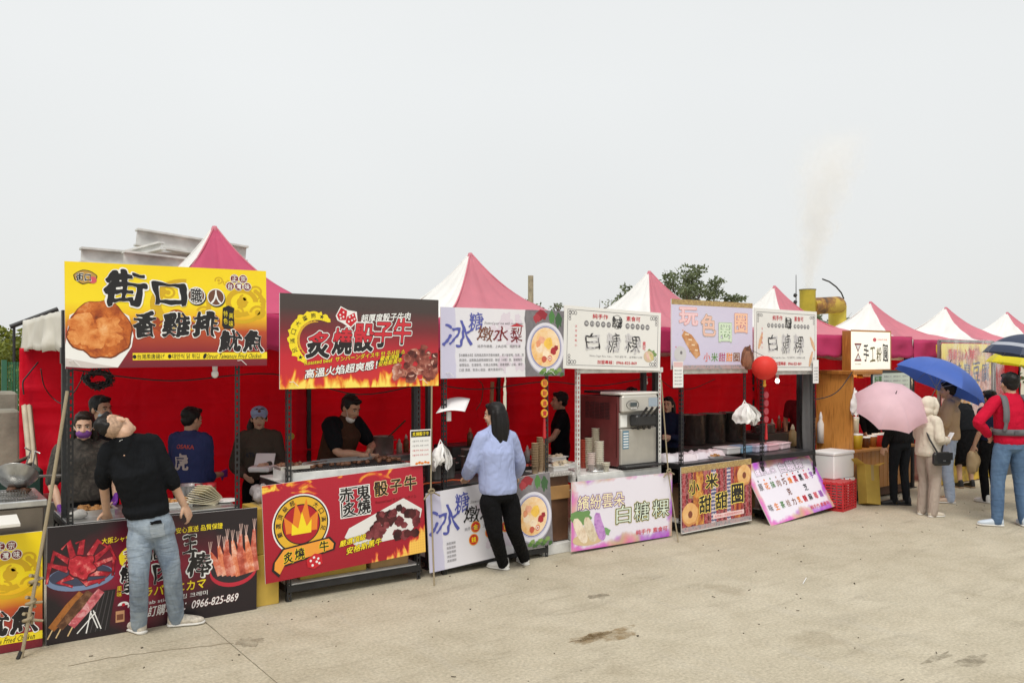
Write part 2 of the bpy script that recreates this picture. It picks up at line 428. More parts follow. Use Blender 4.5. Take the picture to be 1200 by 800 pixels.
for (x0, x1, y0, y1) in ((-12.0, 16.0, -300, -2.012), (-12.0, 16.0, 10.012, 900), (-400, -12.012, -300, 900), (16.012, 700, -300, 900)): slab(x0, x1, y0, y1, False)
# surface marks with a shape of their own
def stain(px, py, rx, ry, mat, seed, label, name='stain', z=.003):
    c = G(px, py); mb = MB(); n = 44; vs = [(c.x, c.y, z)]
    for i in range(n):
        a = 2*math.pi*i/n; q = 1+.75*noise.noise(Vector((math.cos(a)*1.6+seed, math.sin(a)*1.6, seed)))+.28*noise.noise(Vector((math.cos(a)*5, math.sin(a)*5+seed, 2)))
        vs.append((c.x+rx*q*math.cos(a), c.y+ry*q*math.sin(a), z))
    mb.add(vs, [[0, 1+i, 1+(i+1) % n] for i in range(n)])
    mb.build('stain', mat, groundE, label)
def stain_mat(name, c, amt):
    m, t = newmat(name); co = t.co(); b = t.bsdf(Base_Color=c, Roughness=.7)
    tr = t.add('ShaderNodeBsdfTransparent'); ms = t.add('ShaderNodeMixShader')
    t.put(ms.inputs[0], t.m('MULTIPLY', t.ramp(t.noise(co, 9, 5, .7), [(.36, 0.0), (.62, 1.0)]), amt))
    t.l(tr.outputs[0], ms.inputs[1]); t.l(b.outputs[0], ms.inputs[2]); t.l(ms.outputs[0], t.n['Material Output'].inputs[0]); return m
st_tan = stain_mat('rust_stain', (.31, .205, .085), .62); st_dk = stain_mat('damp_stain', (.17, .14, .09), .45)
stain(712, 744, .30, .10, st_tan, 3, 'rusty tan water stain on the concrete'); stain(690, 747, .19, .06, st_tan, 8, 'faint tan stain')
stain(1138, 775, .20, .05, st_dk, 5, 'dark damp stain near the photo edge'); stain(1100, 770, .16, .035, st_dk, 6, 'faint dark damp stain')
stain(703, 698, .10, .07, st_dk, 9, 'small dark oil spot'); stain(290, 752, .10, .10, st_dk, 2, 'brown scuff beside the slab joint')
# hairline crack that meets the joint
cr = [(80, 780), (120, 772), (160, 766), (200, 761), (240, 757), (280, 752)]
mb = MB(); pts = [G(x, y) for x, y in cr]; pp = []
for i in range(len(pts)-1):
    for k in range(6):
        q = pts[i].lerp(pts[i+1], k/6); q.y += .02*noise.noise(Vector((i+k/6, 0, 5))*3); q.z = .0022; pp.append(q)
for i in range(len(pp)-1):
    a, b_ = pp[i], pp[i+1]; w_ = .004
    mb.add([(a.x, a.y-w_, a.z), (b_.x, b_.y-w_, b_.z), (b_.x, b_.y+w_, b_.z), (a.x, a.y+w_, a.z)], [[0, 1, 2, 3]])
mb.build('crack', M('joint_dirt2', (.24, .19, .12), .9), groundE, 'hairline crack running to the slab joint')
# crumbs, leaf bits and twigs blown over the yard: one mass
mb = MB()
for i in range(230):
    x = random.uniform(-1, 15); y = random.uniform(1.6, 6.9); s_ = random.uniform(.003, .012)
    if i % 3 == 0:
        a = random.uniform(0, 6.28); l_ = random.uniform(.01, .04); mb.box((x, y, .005), (l_, .004, .004), Matrix.Rotation(a, 3, 'Z'))
    else: mb.blob((x, y, s_*.4), (s_, s_*.8, s_*.5), i, .4, 5, 3)
one(mb, 'litter', [M('litter', (.06, .045, .025), .9, var=.5, vscale=3)], 'scattered crumbs and twigs on the concrete', 'litter', kind='stuff')
p = G(945, 681); mb = MB(); mb.tube([(-.11, 0, .006), (.11, .03, .006)], .005, 6)
one(mb, 'drinking_straw', [M('straw_white', (.8, .8, .78), .4)], 'white drinking straw dropped on the open concrete', 'straw', (p.x, p.y, 0), .35)

# ================================================================== tents
def fabric(name, c, trans, bumpn=.25, sc=2.2):
    m, t = newmat(name); co = t.co()
    f = t.noise(co, 1.4, 4); col_ = t.ramp(f, [(.3, tuple(x*.88 for x in c)), (.7, tuple(min(1, x*1.06) for x in c))])
    nrm = t.bump(t.noise(t.map(co, (1, 1, .6)), sc*3, 4, .6, 1.0), bumpn, .02)
    b = t.bsdf(Base_Color=col_, Roughness=.6, Normal=nrm); b.inputs['Specular IOR Level'].default_value = .3
    tr = t.add('ShaderNodeBsdfTranslucent', {'Color': col_, 'Normal': nrm}); ms = t.add('ShaderNodeMixShader', {0: trans})
    t.l(b.outputs[0], ms.inputs[1]); t.l(tr.outputs[0], ms.inputs[2]); t.l(ms.outputs[0], t.n['Material Output'].inputs[0]); return m
pink = fabric('pink_canopy', (.84, .36, .44), .5); pinkn = fabric('deep_pink_canopy', (.74, .14, .27), .42)
white_c = fabric('white_canopy', (.92, .92, .90), .22); magenta = fabric('magenta_valance', (.66, .06, .19), .35)
cream_v = fabric('cream_valance', (.80, .78, .71), .25); redtarp = fabric('red_tarp', (.84, .010, .044), .48, 1.0, .9)
steel_dk = M('dark_tent_steel', (.045, .047, .05), .45, .6, var=.3); steel_lt = M('pale_tent_steel', (.38, .39, .4), .4, .8, var=.2)
TC = [2.60, 5.65, 8.68, 11.50, 14.25, 16.90, 19.50, 22.2]
PK = [3.36, 3.31, 3.27, 3.20, 3.05, 3.04, 3.02, 3.0]
EV = [2.42, 2.42, 2.40, 2.36, 2.32, 2.32, 2.3, 2.3]
TV0, TV1 = 7.12, 10.18
order = ['leftmost tent, behind the yellow fried chicken sign', 'second from the left, behind the pear drink sign',
         'third tent from the left, above the white ornate framed sign', 'fourth tent from the left, beside the yellow chimney',
         'fifth tent from the left, behind the backlit wooden stall sign', 'sixth tent from the left, above the yellow tofu banner',
         'seventh tent from the left, near the photo edge', 'last tent at the far end of the row']
def tent(i):
    cx = TC[i]; hw = (TC[min(i+1, len(TC)-1)]-TC[max(i-1, 0)])/(2 if 0 < i < len(TC)-1 else 1)/2*.985
    hw = 1.5 if i == 0 else hw
    cy = (TV0+TV1)/2; hd = (TV1-TV0)/2; pk, ev = PK[i], EV[i]
    root = thing('market_tent', 'pink and white peaked canopy, ' + order[i], 'tent', (cx, cy, 0), 0, 'row of peaked market tents')
    def prof(r): return ev + (pk-ev)*(.95*(1-r)**3.0 + .05*(1-r))
    sides = [((0, -1), pinkn if i == 0 else pink, 'front_panel'), ((-1, 0), white_c, 'side_panel'), ((0, 1), pink, 'rear_panel'), ((1, 0), white_c, 'side_panel')]
    for (dx, dy), mt, nm in sides:
        def fn(s, r, dx=dx, dy=dy):
            r = .012+.988*r; q = (s*2-1)*r
            x = (dx*r if dx else q*(-dy))*hw; y = (dy*r if dy else q*dx)*hd
            sag = .05*math.sin(math.pi*r)*(1-(s*2-1)**2)
            wr = .042*noise.noise(Vector((x*3+i*7, y*3, r*2)))*math.sin(math.pi*min(1, r*1.05)) + .036*math.sin((s*2-1)*9+4*noise.noise(Vector((s*4, r*2, i))))*r*(1-r)*3*.6
            return (x, y, prof(r)-sag+wr)
        mb = MB(); mb.grid(fn, 26, 22); o = mb.build(nm, mt, root); solid(o, .003)
        def fv(s, t_, dx=dx, dy=dy):
            q = s*2-1; x = (dx if dx else q*(-dy))*hw; y = (dy if dy else q*dx)*hd
            wv = .018*math.sin(q*17+i)*t_+.03*noise.noise(Vector((q*4, t_*2, i+dx*3+dy*7)))*(.3+t_)
            zz = ev - .012*noise.noise(Vector((q*6, 0, i))) - t_*(.31+.007*math.sin(q*23)+.03*noise.noise(Vector((q*3, 1, i))))
            if t_ > 0: zz += .012*math.sin(t_*9+q*3)
            return (x+(dx*(.006+wv) if dx else 0), y+(dy*(.006+wv) if dy else 0), zz)
        mb = MB(); mb.grid(fv, 40, 6); o = mb.build('valance', cream_v if dx else magenta, root); solid(o, .003)
    for sx in (-1, 1):
        for sy in (-1, 1):
            mb = MB(); mb.tube([(sx*hw*r_, sy*hd*r_, prof(r_)+.004) for r_ in [.012+.988*k/20 for k in range(21)]], .009, 6); mb.build('hip_seam', pink if sy < 0 else white_c, root)
    mb = MB(); mb.lathe([(.0, .03), (.022, .025), (.032, 0), (.036, -.04)], (0, 0, pk-.03), 10)
    mb.build('peak_cap', pink, root)
    for sx in (-1, 1):
        for sy in (-1, 1):
            x, y = sx*(hw-.05)-(.10 if i == 0 and sx < 0 and sy < 0 else 0), sy*(hd-.05); mb = MB()
            mb.b(x-.026, x+.026, y-.026, y+.026, .012, ev-.02); mb.b(x-.034, x+.034, y-.034, y+.034, ev-.42, ev-.30); mb.b(x-.05, x+.05, y-.05, y+.05, 0, .012)
            mb.build('leg', steel_dk, root)
    for sy in (-1, 1):
        mb = MB(); y = sy*(hd-.05); n = 4
        for k in range(n):
            x0 = -hw+.08+(2*hw-.16)*k/n; x1 = -hw+.08+(2*hw-.16)*(k+1)/n
            mb.tube([(x0, y, ev-.05), (x1, y, ev-.30)], .011, 6); mb.tube([(x0, y+.012, ev-.30), (x1, y+.012, ev-.05)], .011, 6)
        mb.build('truss', steel_lt, root)
    # red back wall hung between the rear legs
    def fw(s, t_):
        x = (s*2-1)*(hw+.05); z = ev-.28 - t_*(ev-.30)
        f = .035*noise.noise(Vector((x*1.1+i*5, z*2.4, i))) + .02*math.sin(x*2.2+z*3.1+i) - .02*math.exp(-((z-1.52)/.02)**2) - .014*math.exp(-((z-.9)/.03)**2)
        fold = .03*abs(noise.noise(Vector((x*2.6, z*.9, i+9))))+.022*abs(noise.noise(Vector((x*1.2+z*.8, z*3.4, i+4))))
        for cx_ in (-1.05, -.35, .4, 1.1): fold += .016*math.exp(-abs(x-cx_-.03*math.sin(z*3+i))/.035)
        for cz_ in (.45, .9, 1.35, 1.72): fold -= .016*math.exp(-abs(z-cz_-.02*math.sin(x*2+i))/.03)
        return (x, hd-.12+f+fold+.05*(i % 2), z)
    mb = MB(); mb.grid(fw, 90, 70); o = mb.build('back_wall', redtarp, root, 'bright red tarpaulin back wall'); solid(o, .003)
    return root
for i in range(len(TC)): tent(i)

# ================================================================== what stands behind the row
# stacked concrete barrier blocks
blk = M('old_concrete', (.24, .225, .18), .9, var=.35, vscale=3, bump=.5, bscale=22, bdist=.012)
def block(px0, px1, pyt, v, dv, lab):
    x0, x1 = U(px0, v), U(px1, v); z1 = Z(px1, pyt, v); mb = MB(); mb.b(x0, x1, v, v+dv, 0, z1, .03)
    return one(mb, 'concrete_block_wall', [blk], lab, 'wall')
block(-420, 21, 459, 12.4, .5, 'mossy grey concrete wall behind the far left fryer')
block(-60, 24, 480, 11.6, .45, 'lower pale concrete block leaning before the mossy wall')
def gate(px0, px1, pyt, v):
    x0, x1 = U(px0, v), U(px1, v); zt = Z(px1, pyt, v); r = thing('green_fence', 'green corrugated metal fence panel above the concrete wall', 'fence', (x0, v, 0))
    n = 10; w = (x1-x0)/n
    for k in range(n):
        mb = MB(); mb.b(k*w, (k+1)*w-.012, 0, .03+.012*(k % 2), 0, zt, .006); mb.build('panel', M('green_paint', (.04, .24, .12), .6, var=.3), r)
    mb = MB(); mb.b(-.06, 0, -.02, .08, 0, zt+.03); mb.b(x1-x0, x1-x0+.06, -.02, .08, 0, zt+.03); mb.build('post', M('green_post', (.03, .14, .08), .6), r)
gate(8, 26, 424, 14.0)
# leafy growth
def leaf_mat(name, lo, hi):
    m, t = newmat(name); g = t.add('ShaderNodeObjectInfo'); co = t.co()
    c = t.ramp(t.noise(co, 3.5, 3), [(.3, lo), (.7, hi)]); b = t.bsdf(Base_Color=c, Roughness=.55)
    tr = t.add('ShaderNodeBsdfTranslucent', {'Color': c}); ms = t.add('ShaderNodeMixShader', {0: .25})
    t.l(b.outputs[0], ms.inputs[1]); t.l(tr.outputs[0], ms.inputs[2]); t.l(ms.outputs[0], t.n['Material Output'].inputs[0]); return m
lf_g = leaf_mat('leaves_green', (.075, .10, .045), (.19, .23, .11)); lf_y = leaf_mat('leaves_yellowgreen', (.08, .11, .012), (.24, .26, .03))
bark = M('bark', (.09, .07, .05), .9, var=.4, vscale=9, bump=.6, bscale=30, bdist=.02)
def leaf_cloud(mb, c, r, n, size, rng):
    for _ in range(n):
        d = Vector((rng.gauss(0, 1), rng.gauss(0, 1), rng.gauss(0, 1))).normalized()*rng.uniform(.35, 1)**.6
        p = Vector(c)+Vector((d.x*r[0], d.y*r[1], d.z*r[2]))
        a = Vector((rng.gauss(0, 1), rng.gauss(0, 1), rng.gauss(0, .6))).normalized(); b_ = a.cross(Vector((rng.gauss(0, 1), rng.gauss(0, 1), rng.gauss(0, 1)))).normalized()
        s_ = size*rng.uniform(.6, 1.4); mb.add([p, p+a*s_*.5+b_*s_*.28, p+a*s_, p+a*s_*.5-b_*s_*.28], [[0, 1, 2, 3]])
def tree(label, base, clumps, trunk, n, size, mt, seed, group=None):
    rng = random.Random(seed); r = thing('tree', label, 'tree', base, 0, group); mb = MB()
    top = Vector((0, 0, trunk)); mb.tube([(0, 0, 0), (.05, 0, trunk*.5), top], [.16, .12, .09], 8)
    for (c, rr) in clumps:
        c = Vector(c); m1 = top.lerp(c, .5)+Vector((rng.uniform(-.1, .1), 0, .1)); mb.tube([top-Vector((0, 0, .3)), m1, c], [.07, .04, .012], 6)
        for _ in range(4):
            e = c+Vector((rng.uniform(-1, 1)*rr[0], rng.uniform(-1, 1)*rr[1], rng.uniform(-.2, 1)*rr[2])); mb.tube([m1.lerp(c, .6), e], [.018, .005], 4)
    mb.build('trunk', bark, r); mb = MB()
    for (c, rr) in clumps:
        for _ in range(7):
            q = Vector(c)+Vector((rng.uniform(-.8, .8)*rr[0], rng.uniform(-.8, .8)*rr[1], rng.uniform(-.7, .8)*rr[2]))
            leaf_cloud(mb, q, tuple(x*.42 for x in rr), n//7, size, rng)
    o = mb.build('crown', mt, r); return r
def at(px, py, v, base): p = W(px, py, v); return p - base
b0 = W(803, 418, 24); b0.z = 0
cl = [(at(x, y, 24+dv, b0), (rx, .8, rz)) for x, y, dv, rx, rz in ((788, 330, 0, .75, .5), (813, 322, .4, .75, .45), (836, 337, 0, .65, .42), (800, 336, .6, .8, .5), (822, 340, .3, .7, .45), (806, 345, -.4, .7, .4), (775, 345, .3, .5, .35), (748, 343, .2, .32, .3), (738, 352, 0, .3, .25), (850, 352, 0, .38, .22), (765, 352, 0, .5, .3), (825, 352, 0, .6, .3))]
tree('spreading green tree rising behind the third tent', b0, cl, 2.6, 420, .13, lf_g, 4)
b0 = W(612, 418, 18); b0.z = 0
tree('small sparse tree top beside the wooden pole', b0, [(at(612, 358, 18, b0), (.28, .3, .14)), (at(606, 353, 18, b0), (.14, .2, .1)), (at(624, 361, 18, b0), (.2, .3, .1))], 2.3, 90, .09, lf_g, 6)
b0 = W(655, 418, 20); b0.z = 0
tree('thin leafy twigs beyond the white ornate sign', b0, [(at(655, 359, 20, b0), (.2, .3, .12)), (at(714, 358, 20, b0), (.5, .3, .2))], 2.3, 70, .09, lf_g, 9)
b0 = W(972, 418, 30); b0.z = 0
tree('low dense green tree under the rusty pipe', b0, [(at(960, 378, 30, b0), (.8, .6, .5)), (at(985, 376, 30, b0), (.9, .6, .5)), (at(970, 388, 30, b0), (1.1, .6, .5))], 1.8, 700, .16, lf_g, 11)
def bush(px, py, v, rx, rz, seed, label, mt):
    c = W(px, py, v); rng = random.Random(seed); r = thing('bush', label, 'bush', (c.x, c.y, 0), 0, 'bushes behind the concrete wall'); mb = MB()
    for k in range(5): mb.tube([(0, 0, 0), (rng.uniform(-.3, .3), 0, c.z*.5), (rng.uniform(-rx, rx), rng.uniform(-.3, .3), c.z)], [.03, .02, .008], 5)
    mb.build('trunk', bark, r); mb = MB()
    for k in range(26): leaf_cloud(mb, (rng.uniform(-rx, rx), rng.uniform(-.5, .5), c.z+rng.uniform(-rz*1.6, rz)), (rx*.3, .3, rz*.35), 150, .085, rng)
    mb.build('crown', mt, r)
bush(6, 405, 17, .55, .30, 3, 'yellow-green bush at the left edge behind the wall', lf_y); bush(-18, 425, 16, .7, .5, 5, 'larger bush cut by the left edge', lf_y); bush(20, 415, 19, .4, .25, 8, 'bush tucked behind the green fence', lf_g)
# far scrub that closes the yard on every side: one mass
mb = MB(); rg = random.Random(77)
for k in range(150):
    a_ = 2*math.pi*k/150+rg.uniform(-.02, .02); d_ = rg.uniform(70, 95); c_ = Vector((d_*math.sin(a_), d_*math.cos(a_), rg.uniform(.6, 1.5)))
    leaf_cloud(mb, c_, (3.6, 3.6, rg.uniform(.9, 1.9)), 170, .55, rg)
one(mb, 'treeline', [lf_g], 'low green scrub far behind the yard', 'scrub', kind='stuff')
# black guard rail glimpsed over the wall
r = thing('black_handrail', 'black metal handrail sloping above the cream valance', 'handrail', (0, 0, 0)); v = 15.0
A_, B_ = W(12, 383, v), W(68, 362, v); mb = MB(); mb.tube([A_, B_], .035, 8); mb.build('top_rail', M('black_paint', (.02, .02, .022), .5), r)
for k in range(5):
    q = A_.lerp(B_, .08+.22*k); mb = MB(); mb.tube([q, (q.x, q.y, 0)], .022, 6); mb.build('baluster', M('black_paint'), r)
# galvanised steel beams stacked on stanchions
galv = M('galvanised_steel', (.62, .62, .60), .6, .1, var=.35, vscale=2.5, bump=.15, bscale=20)
r = thing('steel_gantry', 'weathered galvanised steel beams above the yellow sign', 'steel frame')
def ibeam(p0, p1, h, w=.22):
    p0, p1 = Vector(p0), Vector(p1); d = (p1-p0); l_ = d.length; d.normalize(); q = d.to_track_quat('X', 'Z').to_matrix(); c = (p0+p1)/2
    mb = MB(); mb.box(c, (l_, .03, h), q); up = q @ Vector((0, 0, 1))
    mb.box(c+up*h/2, (l_+.02, w, .03), q); mb.box(c-up*h/2, (l_+.02, w, .03), q); mb.build('beam', galv, r)
v = 14.5
ibeam(W(160, 278, v), W(288, 298, v), .24); ibeam(W(95, 299, v-.5), W(146, 303, v-.5), .20); ibeam(W(145, 303, v-1.0), W(215, 311, v-1.0), .20)
ibeam(W(120, 306, v+.3), W(190, 288, v-.7), .10, .12); ibeam(W(180, 302, v+.2), W(262, 306, v+.2), .16)
for px in (170, 250, 130):
    p = W(px, 300, v-.2); mb = MB(); mb.b(p.x-.1, p.x+.1, p.y-.1, p.y+.1, 0, p.z); mb.build('column', galv, r)
# bare wooden pole
p0, p1 = W(622, 418, 17), W(622, 323, 17); mb = MB(); mb.tube([(p0.x, 17, 0), p1], [.085, .07], 10)
one(mb, 'wooden_pole', [M('old_pole', (.33, .29, .2), .85, var=.3, vscale=12, bump=.4, bscale=30)], 'bare wooden pole rising behind the pear drink sign', 'pole')
# yellow chimney with rusty elbow
v = 20.0; ch = thing('yellow_chimney', 'yellow painted steel chimney with rusty side pipe, smoking', 'chimney')
yel = M('yellow_chimney_paint', (.62, .5, .06), .5, var=.2, vscale=2, bump=.1, bscale=9)
ct = W(946.5, 339, v); rr = .30; mb = MB(); mb.lathe([(rr, 0), (rr, ct.z-.06), (rr+.015, ct.z-.05), (rr+.015, ct.z), (rr-.03, ct.z), (rr-.03, ct.z-.5), (0, ct.z-.5)], (ct.x, v, 0), 28)
mb.build('stack', yel, ch)
mb = MB(); mb.lathe([(rr+.02, ct.z-.035), (rr+.022, ct.z+.004), (rr-.02, ct.z+.004)], (ct.x, v, 0), 28); mb.build('rim', M('dark_rim', (.12, .10, .06), .7), ch)
rust = newmat('rusty_pipe'); t = rust[1]; co = t.co()
t.bsdf(Base_Color=t.ramp(t.noise(co, 1.7, 5, .6, .6), [(.35, (.09, .05, .03)), (.5, (.30, .14, .035)), (.62, (.52, .36, .05))]), Roughness=.7, Normal=t.bump(t.noise(co, 18, 4), .4, .02)); rust = rust[0]
e0, e1 = W(950, 359, v), W(982, 357, v); mb = MB(); pts = [e0, e0.lerp(e1, .5), e1]
for k in range(1, 7):
    a = R(90*k/6); pts.append(e1+Vector((CA, SA, 0))*.42*math.sin(a)+Vector((0, 0, -.42*(1-math.cos(a)))))
pts.append(pts[-1]+Vector((0, 0, -.6))); mb.tube(pts[:5], .33, 20); mb.build('rusty_pipe', rust, ch, 'rust-brown horizontal duct')
mb = MB(); mb.tube(pts[4:], .345, 20); mb.tube([pts[-1], (pts[-1].x, pts[-1].y, 0)], .33, 20); mb.build('elbow', yel, ch)
p0, p1 = W(933, 365, v-.3), W(933, 322, v-.3); mb = MB(); mb.tube([p0, p1], [.022, .012], 6)
for y in (346, 354): q = W(932, y, v-.3); mb.blob(q, .075, 1, .1)
mb.tube([(p0.x, p0.y, 0), p0], .03, 6); mb.build('antenna', M('black_paint'), ch)
mb = MB(); mb.tube([W(x, y, v+.3) for x, y in ((964, 327), (972, 330), (980, 336), (986, 343), (989, 350))], .03, 6); mb.build('curved_bracket', M('black_paint'), ch)
# rising steam
sm = newmat('steam'); t = sm[1]; t.n.remove(t.n['Principled BSDF']); co = t.co()
pv = t.add('ShaderNodeVolumePrincipled'); pv.inputs['Color'].default_value = (.975, .98, .99, 1); pv.inputs['Anisotropy'].default_value = .0
sx_ = t.sep(co); base = ct; top_h = 6.2
hh = t.m('DIVIDE', sx_[2], top_h)
cxx = t.m('MULTIPLY', t.m('POWER', hh, 1.3), 1.25); dx = t.m('SUBTRACT', sx_[0], cxx); rad = t.m('MULTIPLY_ADD', hh, 1.9, .30)
dist = t.m('DIVIDE', t.m('SQRT', t.m('ADD', t.m('MULTIPLY', dx, dx), t.m('MULTIPLY', sx_[1], sx_[1]))), rad)
nz_ = t.noise(t.map(co, (1, 1, .7)), 1.7, 5, .65, .8)
d_ = t.m('SUBTRACT', t.m('MULTIPLY_ADD', nz_, 2.0, -.25), dist); d_ = t.m('MAXIMUM', d_, 0.0)
fade = t.m('POWER', t.m('MAXIMUM', t.m('SUBTRACT', 1.0, hh), 0.0), .9)
t.put(pv.inputs['Density'], t.m('MULTIPLY', t.m('MULTIPLY', d_, fade), 4.2)); t.l(pv.outputs[0], t.n['Material Output'].inputs['Volume'])
mb = MB(); mb.lathe([(0, .02), (.45, .02), (1.2, 2), (2.2, 4.2), (2.6, 6.1), (0, 6.2)], (0, 0, 0), 16)
o = one(mb, 'smoke', [sm[0]], 'pale steam drifting up from the yellow chimney', 'smoke', (ct.x, v, ct.z), kind='stuff'); o.rotation_euler = (0, 0, R(-35.95))
# ================================================================== printed boards
def S(r, g, b): return tuple(((x/255+.055)/1.055)**2.4 if x/255 > .04045 else x/255/12.92 for x in (r, g, b))
def ink(name, rgb=(), rough=.38): return MATS.get('ink_'+name) or M('ink_'+name, S(*rgb), rough)
K = ink('black', (28, 26, 28)); WH = ink('white', (240, 240, 238)); RD = ink('red', (196, 30, 48)); YL = ink('yellow', (246, 222, 40))
DR = ink('deep_red', (120, 20, 30)); GD = ink('gold', (216, 168, 50)); BL = ink('blue', (86, 92, 170)); GY = ink('grey', (120, 118, 122)); PK_ = ink('rose', (214, 90, 100))
GR = ink('green', (80, 130, 70)); OR = ink('orange', (232, 132, 40)); PU = ink('purple', (150, 80, 180)); BR = ink('brown', (120, 70, 50)); LG = ink('pale_grey', (205, 203, 205)); LV = ink('lavender', (206, 202, 228))
def food(name, cols, scale=14., cell=True, rough=.4, dist=.8, stretch=(1, 1, 1)):
    """printed picture of food: mottled colour"""
    if name in MATS: return MATS[name]
    m, t = newmat(name); co = t.map(t.co(), stretch)
    n1 = t.noise(co, scale, 6, .7, dist); v = t.voro(co, scale*.55, 'SMOOTH_F1') if cell else t.noise(co, scale*.4, 3)
    f = t.m('ADD', t.m('MULTIPLY', n1, .65), t.m('MULTIPLY', v, .5))
    k = len(cols); t.bsdf(Base_Color=t.ramp(f, [(.25+.55*i/(k-1), S(*c)) for i, c in enumerate(cols)]), Roughness=rough)
    MATS[name] = m; return m
def bgmat(name, stops, axis=2, length=1.0, pat=None):
    """printed ground: colour run along one side of the board, with an optional second print"""
    m, t = newmat(name); co = t.co(); s = t.sep(co)
    f = t.m('DIVIDE', s[axis], length); f = t.m('ADD', f, t.m('MULTIPLY', t.m('SUBTRACT', t.noise(co, 3, 3), .5), .06))
    c = t.ramp(f, [(p, S(*q)) for p, q in stops])
    if pat: c = pat(t, co, s, c, f)
    t.bsdf(Base_Color=c, Roughness=t.m('MULTIPLY_ADD', t.noise(co, 4, 4), .3, .22), Normal=t.bump(t.noise(t.map(co, (1, 1, .6)), 3.2, 3), .25, .02)); return m
def swirl(t, co, s, c, f):
    w = t.wave(t.map(co, (1, 1, 1.1), loc=(-.75, 0, -.45)), 4.2, 7, 2, 2.2, kind='RINGS')
    g = t.ramp(t.noise(co, 2.6, 2), [(.46, 0.0), (.52, 1.0)])
    return t.mix(c, t.mix(c, S(150, 110, 20), .6), 0.0)
def flame(lo=0.0, hi=.30, amt=1.0, xs=1.0):
    def fn(t, co, s, c, f):
        n1 = t.noise(t.map(co, (3.2*xs, 1, 1.25), loc=(.3, 0, 0)), 2.3, 3, .5, 1.6)
        e = t.m('SUBTRACT', t.m('ADD', n1, .06), t.m('MULTIPLY', t.m('SUBTRACT', f, lo), 1.0/(hi-lo)*.55))
        return t.mix(c, t.ramp(e, [(.36, S(214, 60, 40)), (.43, S(238, 150, 50)), (.55, S(252, 226, 100))]), t.m('MULTIPLY', t.ramp(e, [(.30, 0.0), (.36, 1.0)]), amt))
    return fn
def dots(t, co, s, c, f):
    v = t.voro(co, 42, rnd=0.0); return t.mix(c, S(150, 15, 30), t.m('MULTIPLY', t.ramp(v, [(.3, 1.0), (.4, 0.0)]), .12))
def hung(px0, px1, pt, pb, v):
    """board corner and size from its two upper and lower edges"""
    a, b = W(px0, pb, v), W(px1, pb, v); return a, b.x-a.x, Z(px0, pt, v)-a.z
meat = food('meat_print', [(40, 12, 12), (96, 34, 30), (140, 66, 54), (206, 150, 130)], 16); crisp = food('cutlet_print', [(70, 24, 6), (160, 70, 20), (206, 112, 40), (242, 184, 120)], 19)
redmeat = food('crab_print', [(50, 2, 12), (150, 14, 36), (196, 40, 58), (250, 170, 160)], 44); soup = food('soup_print', [(222, 150, 90), (240, 190, 120), (246, 214, 170), (250, 232, 205)], 16)

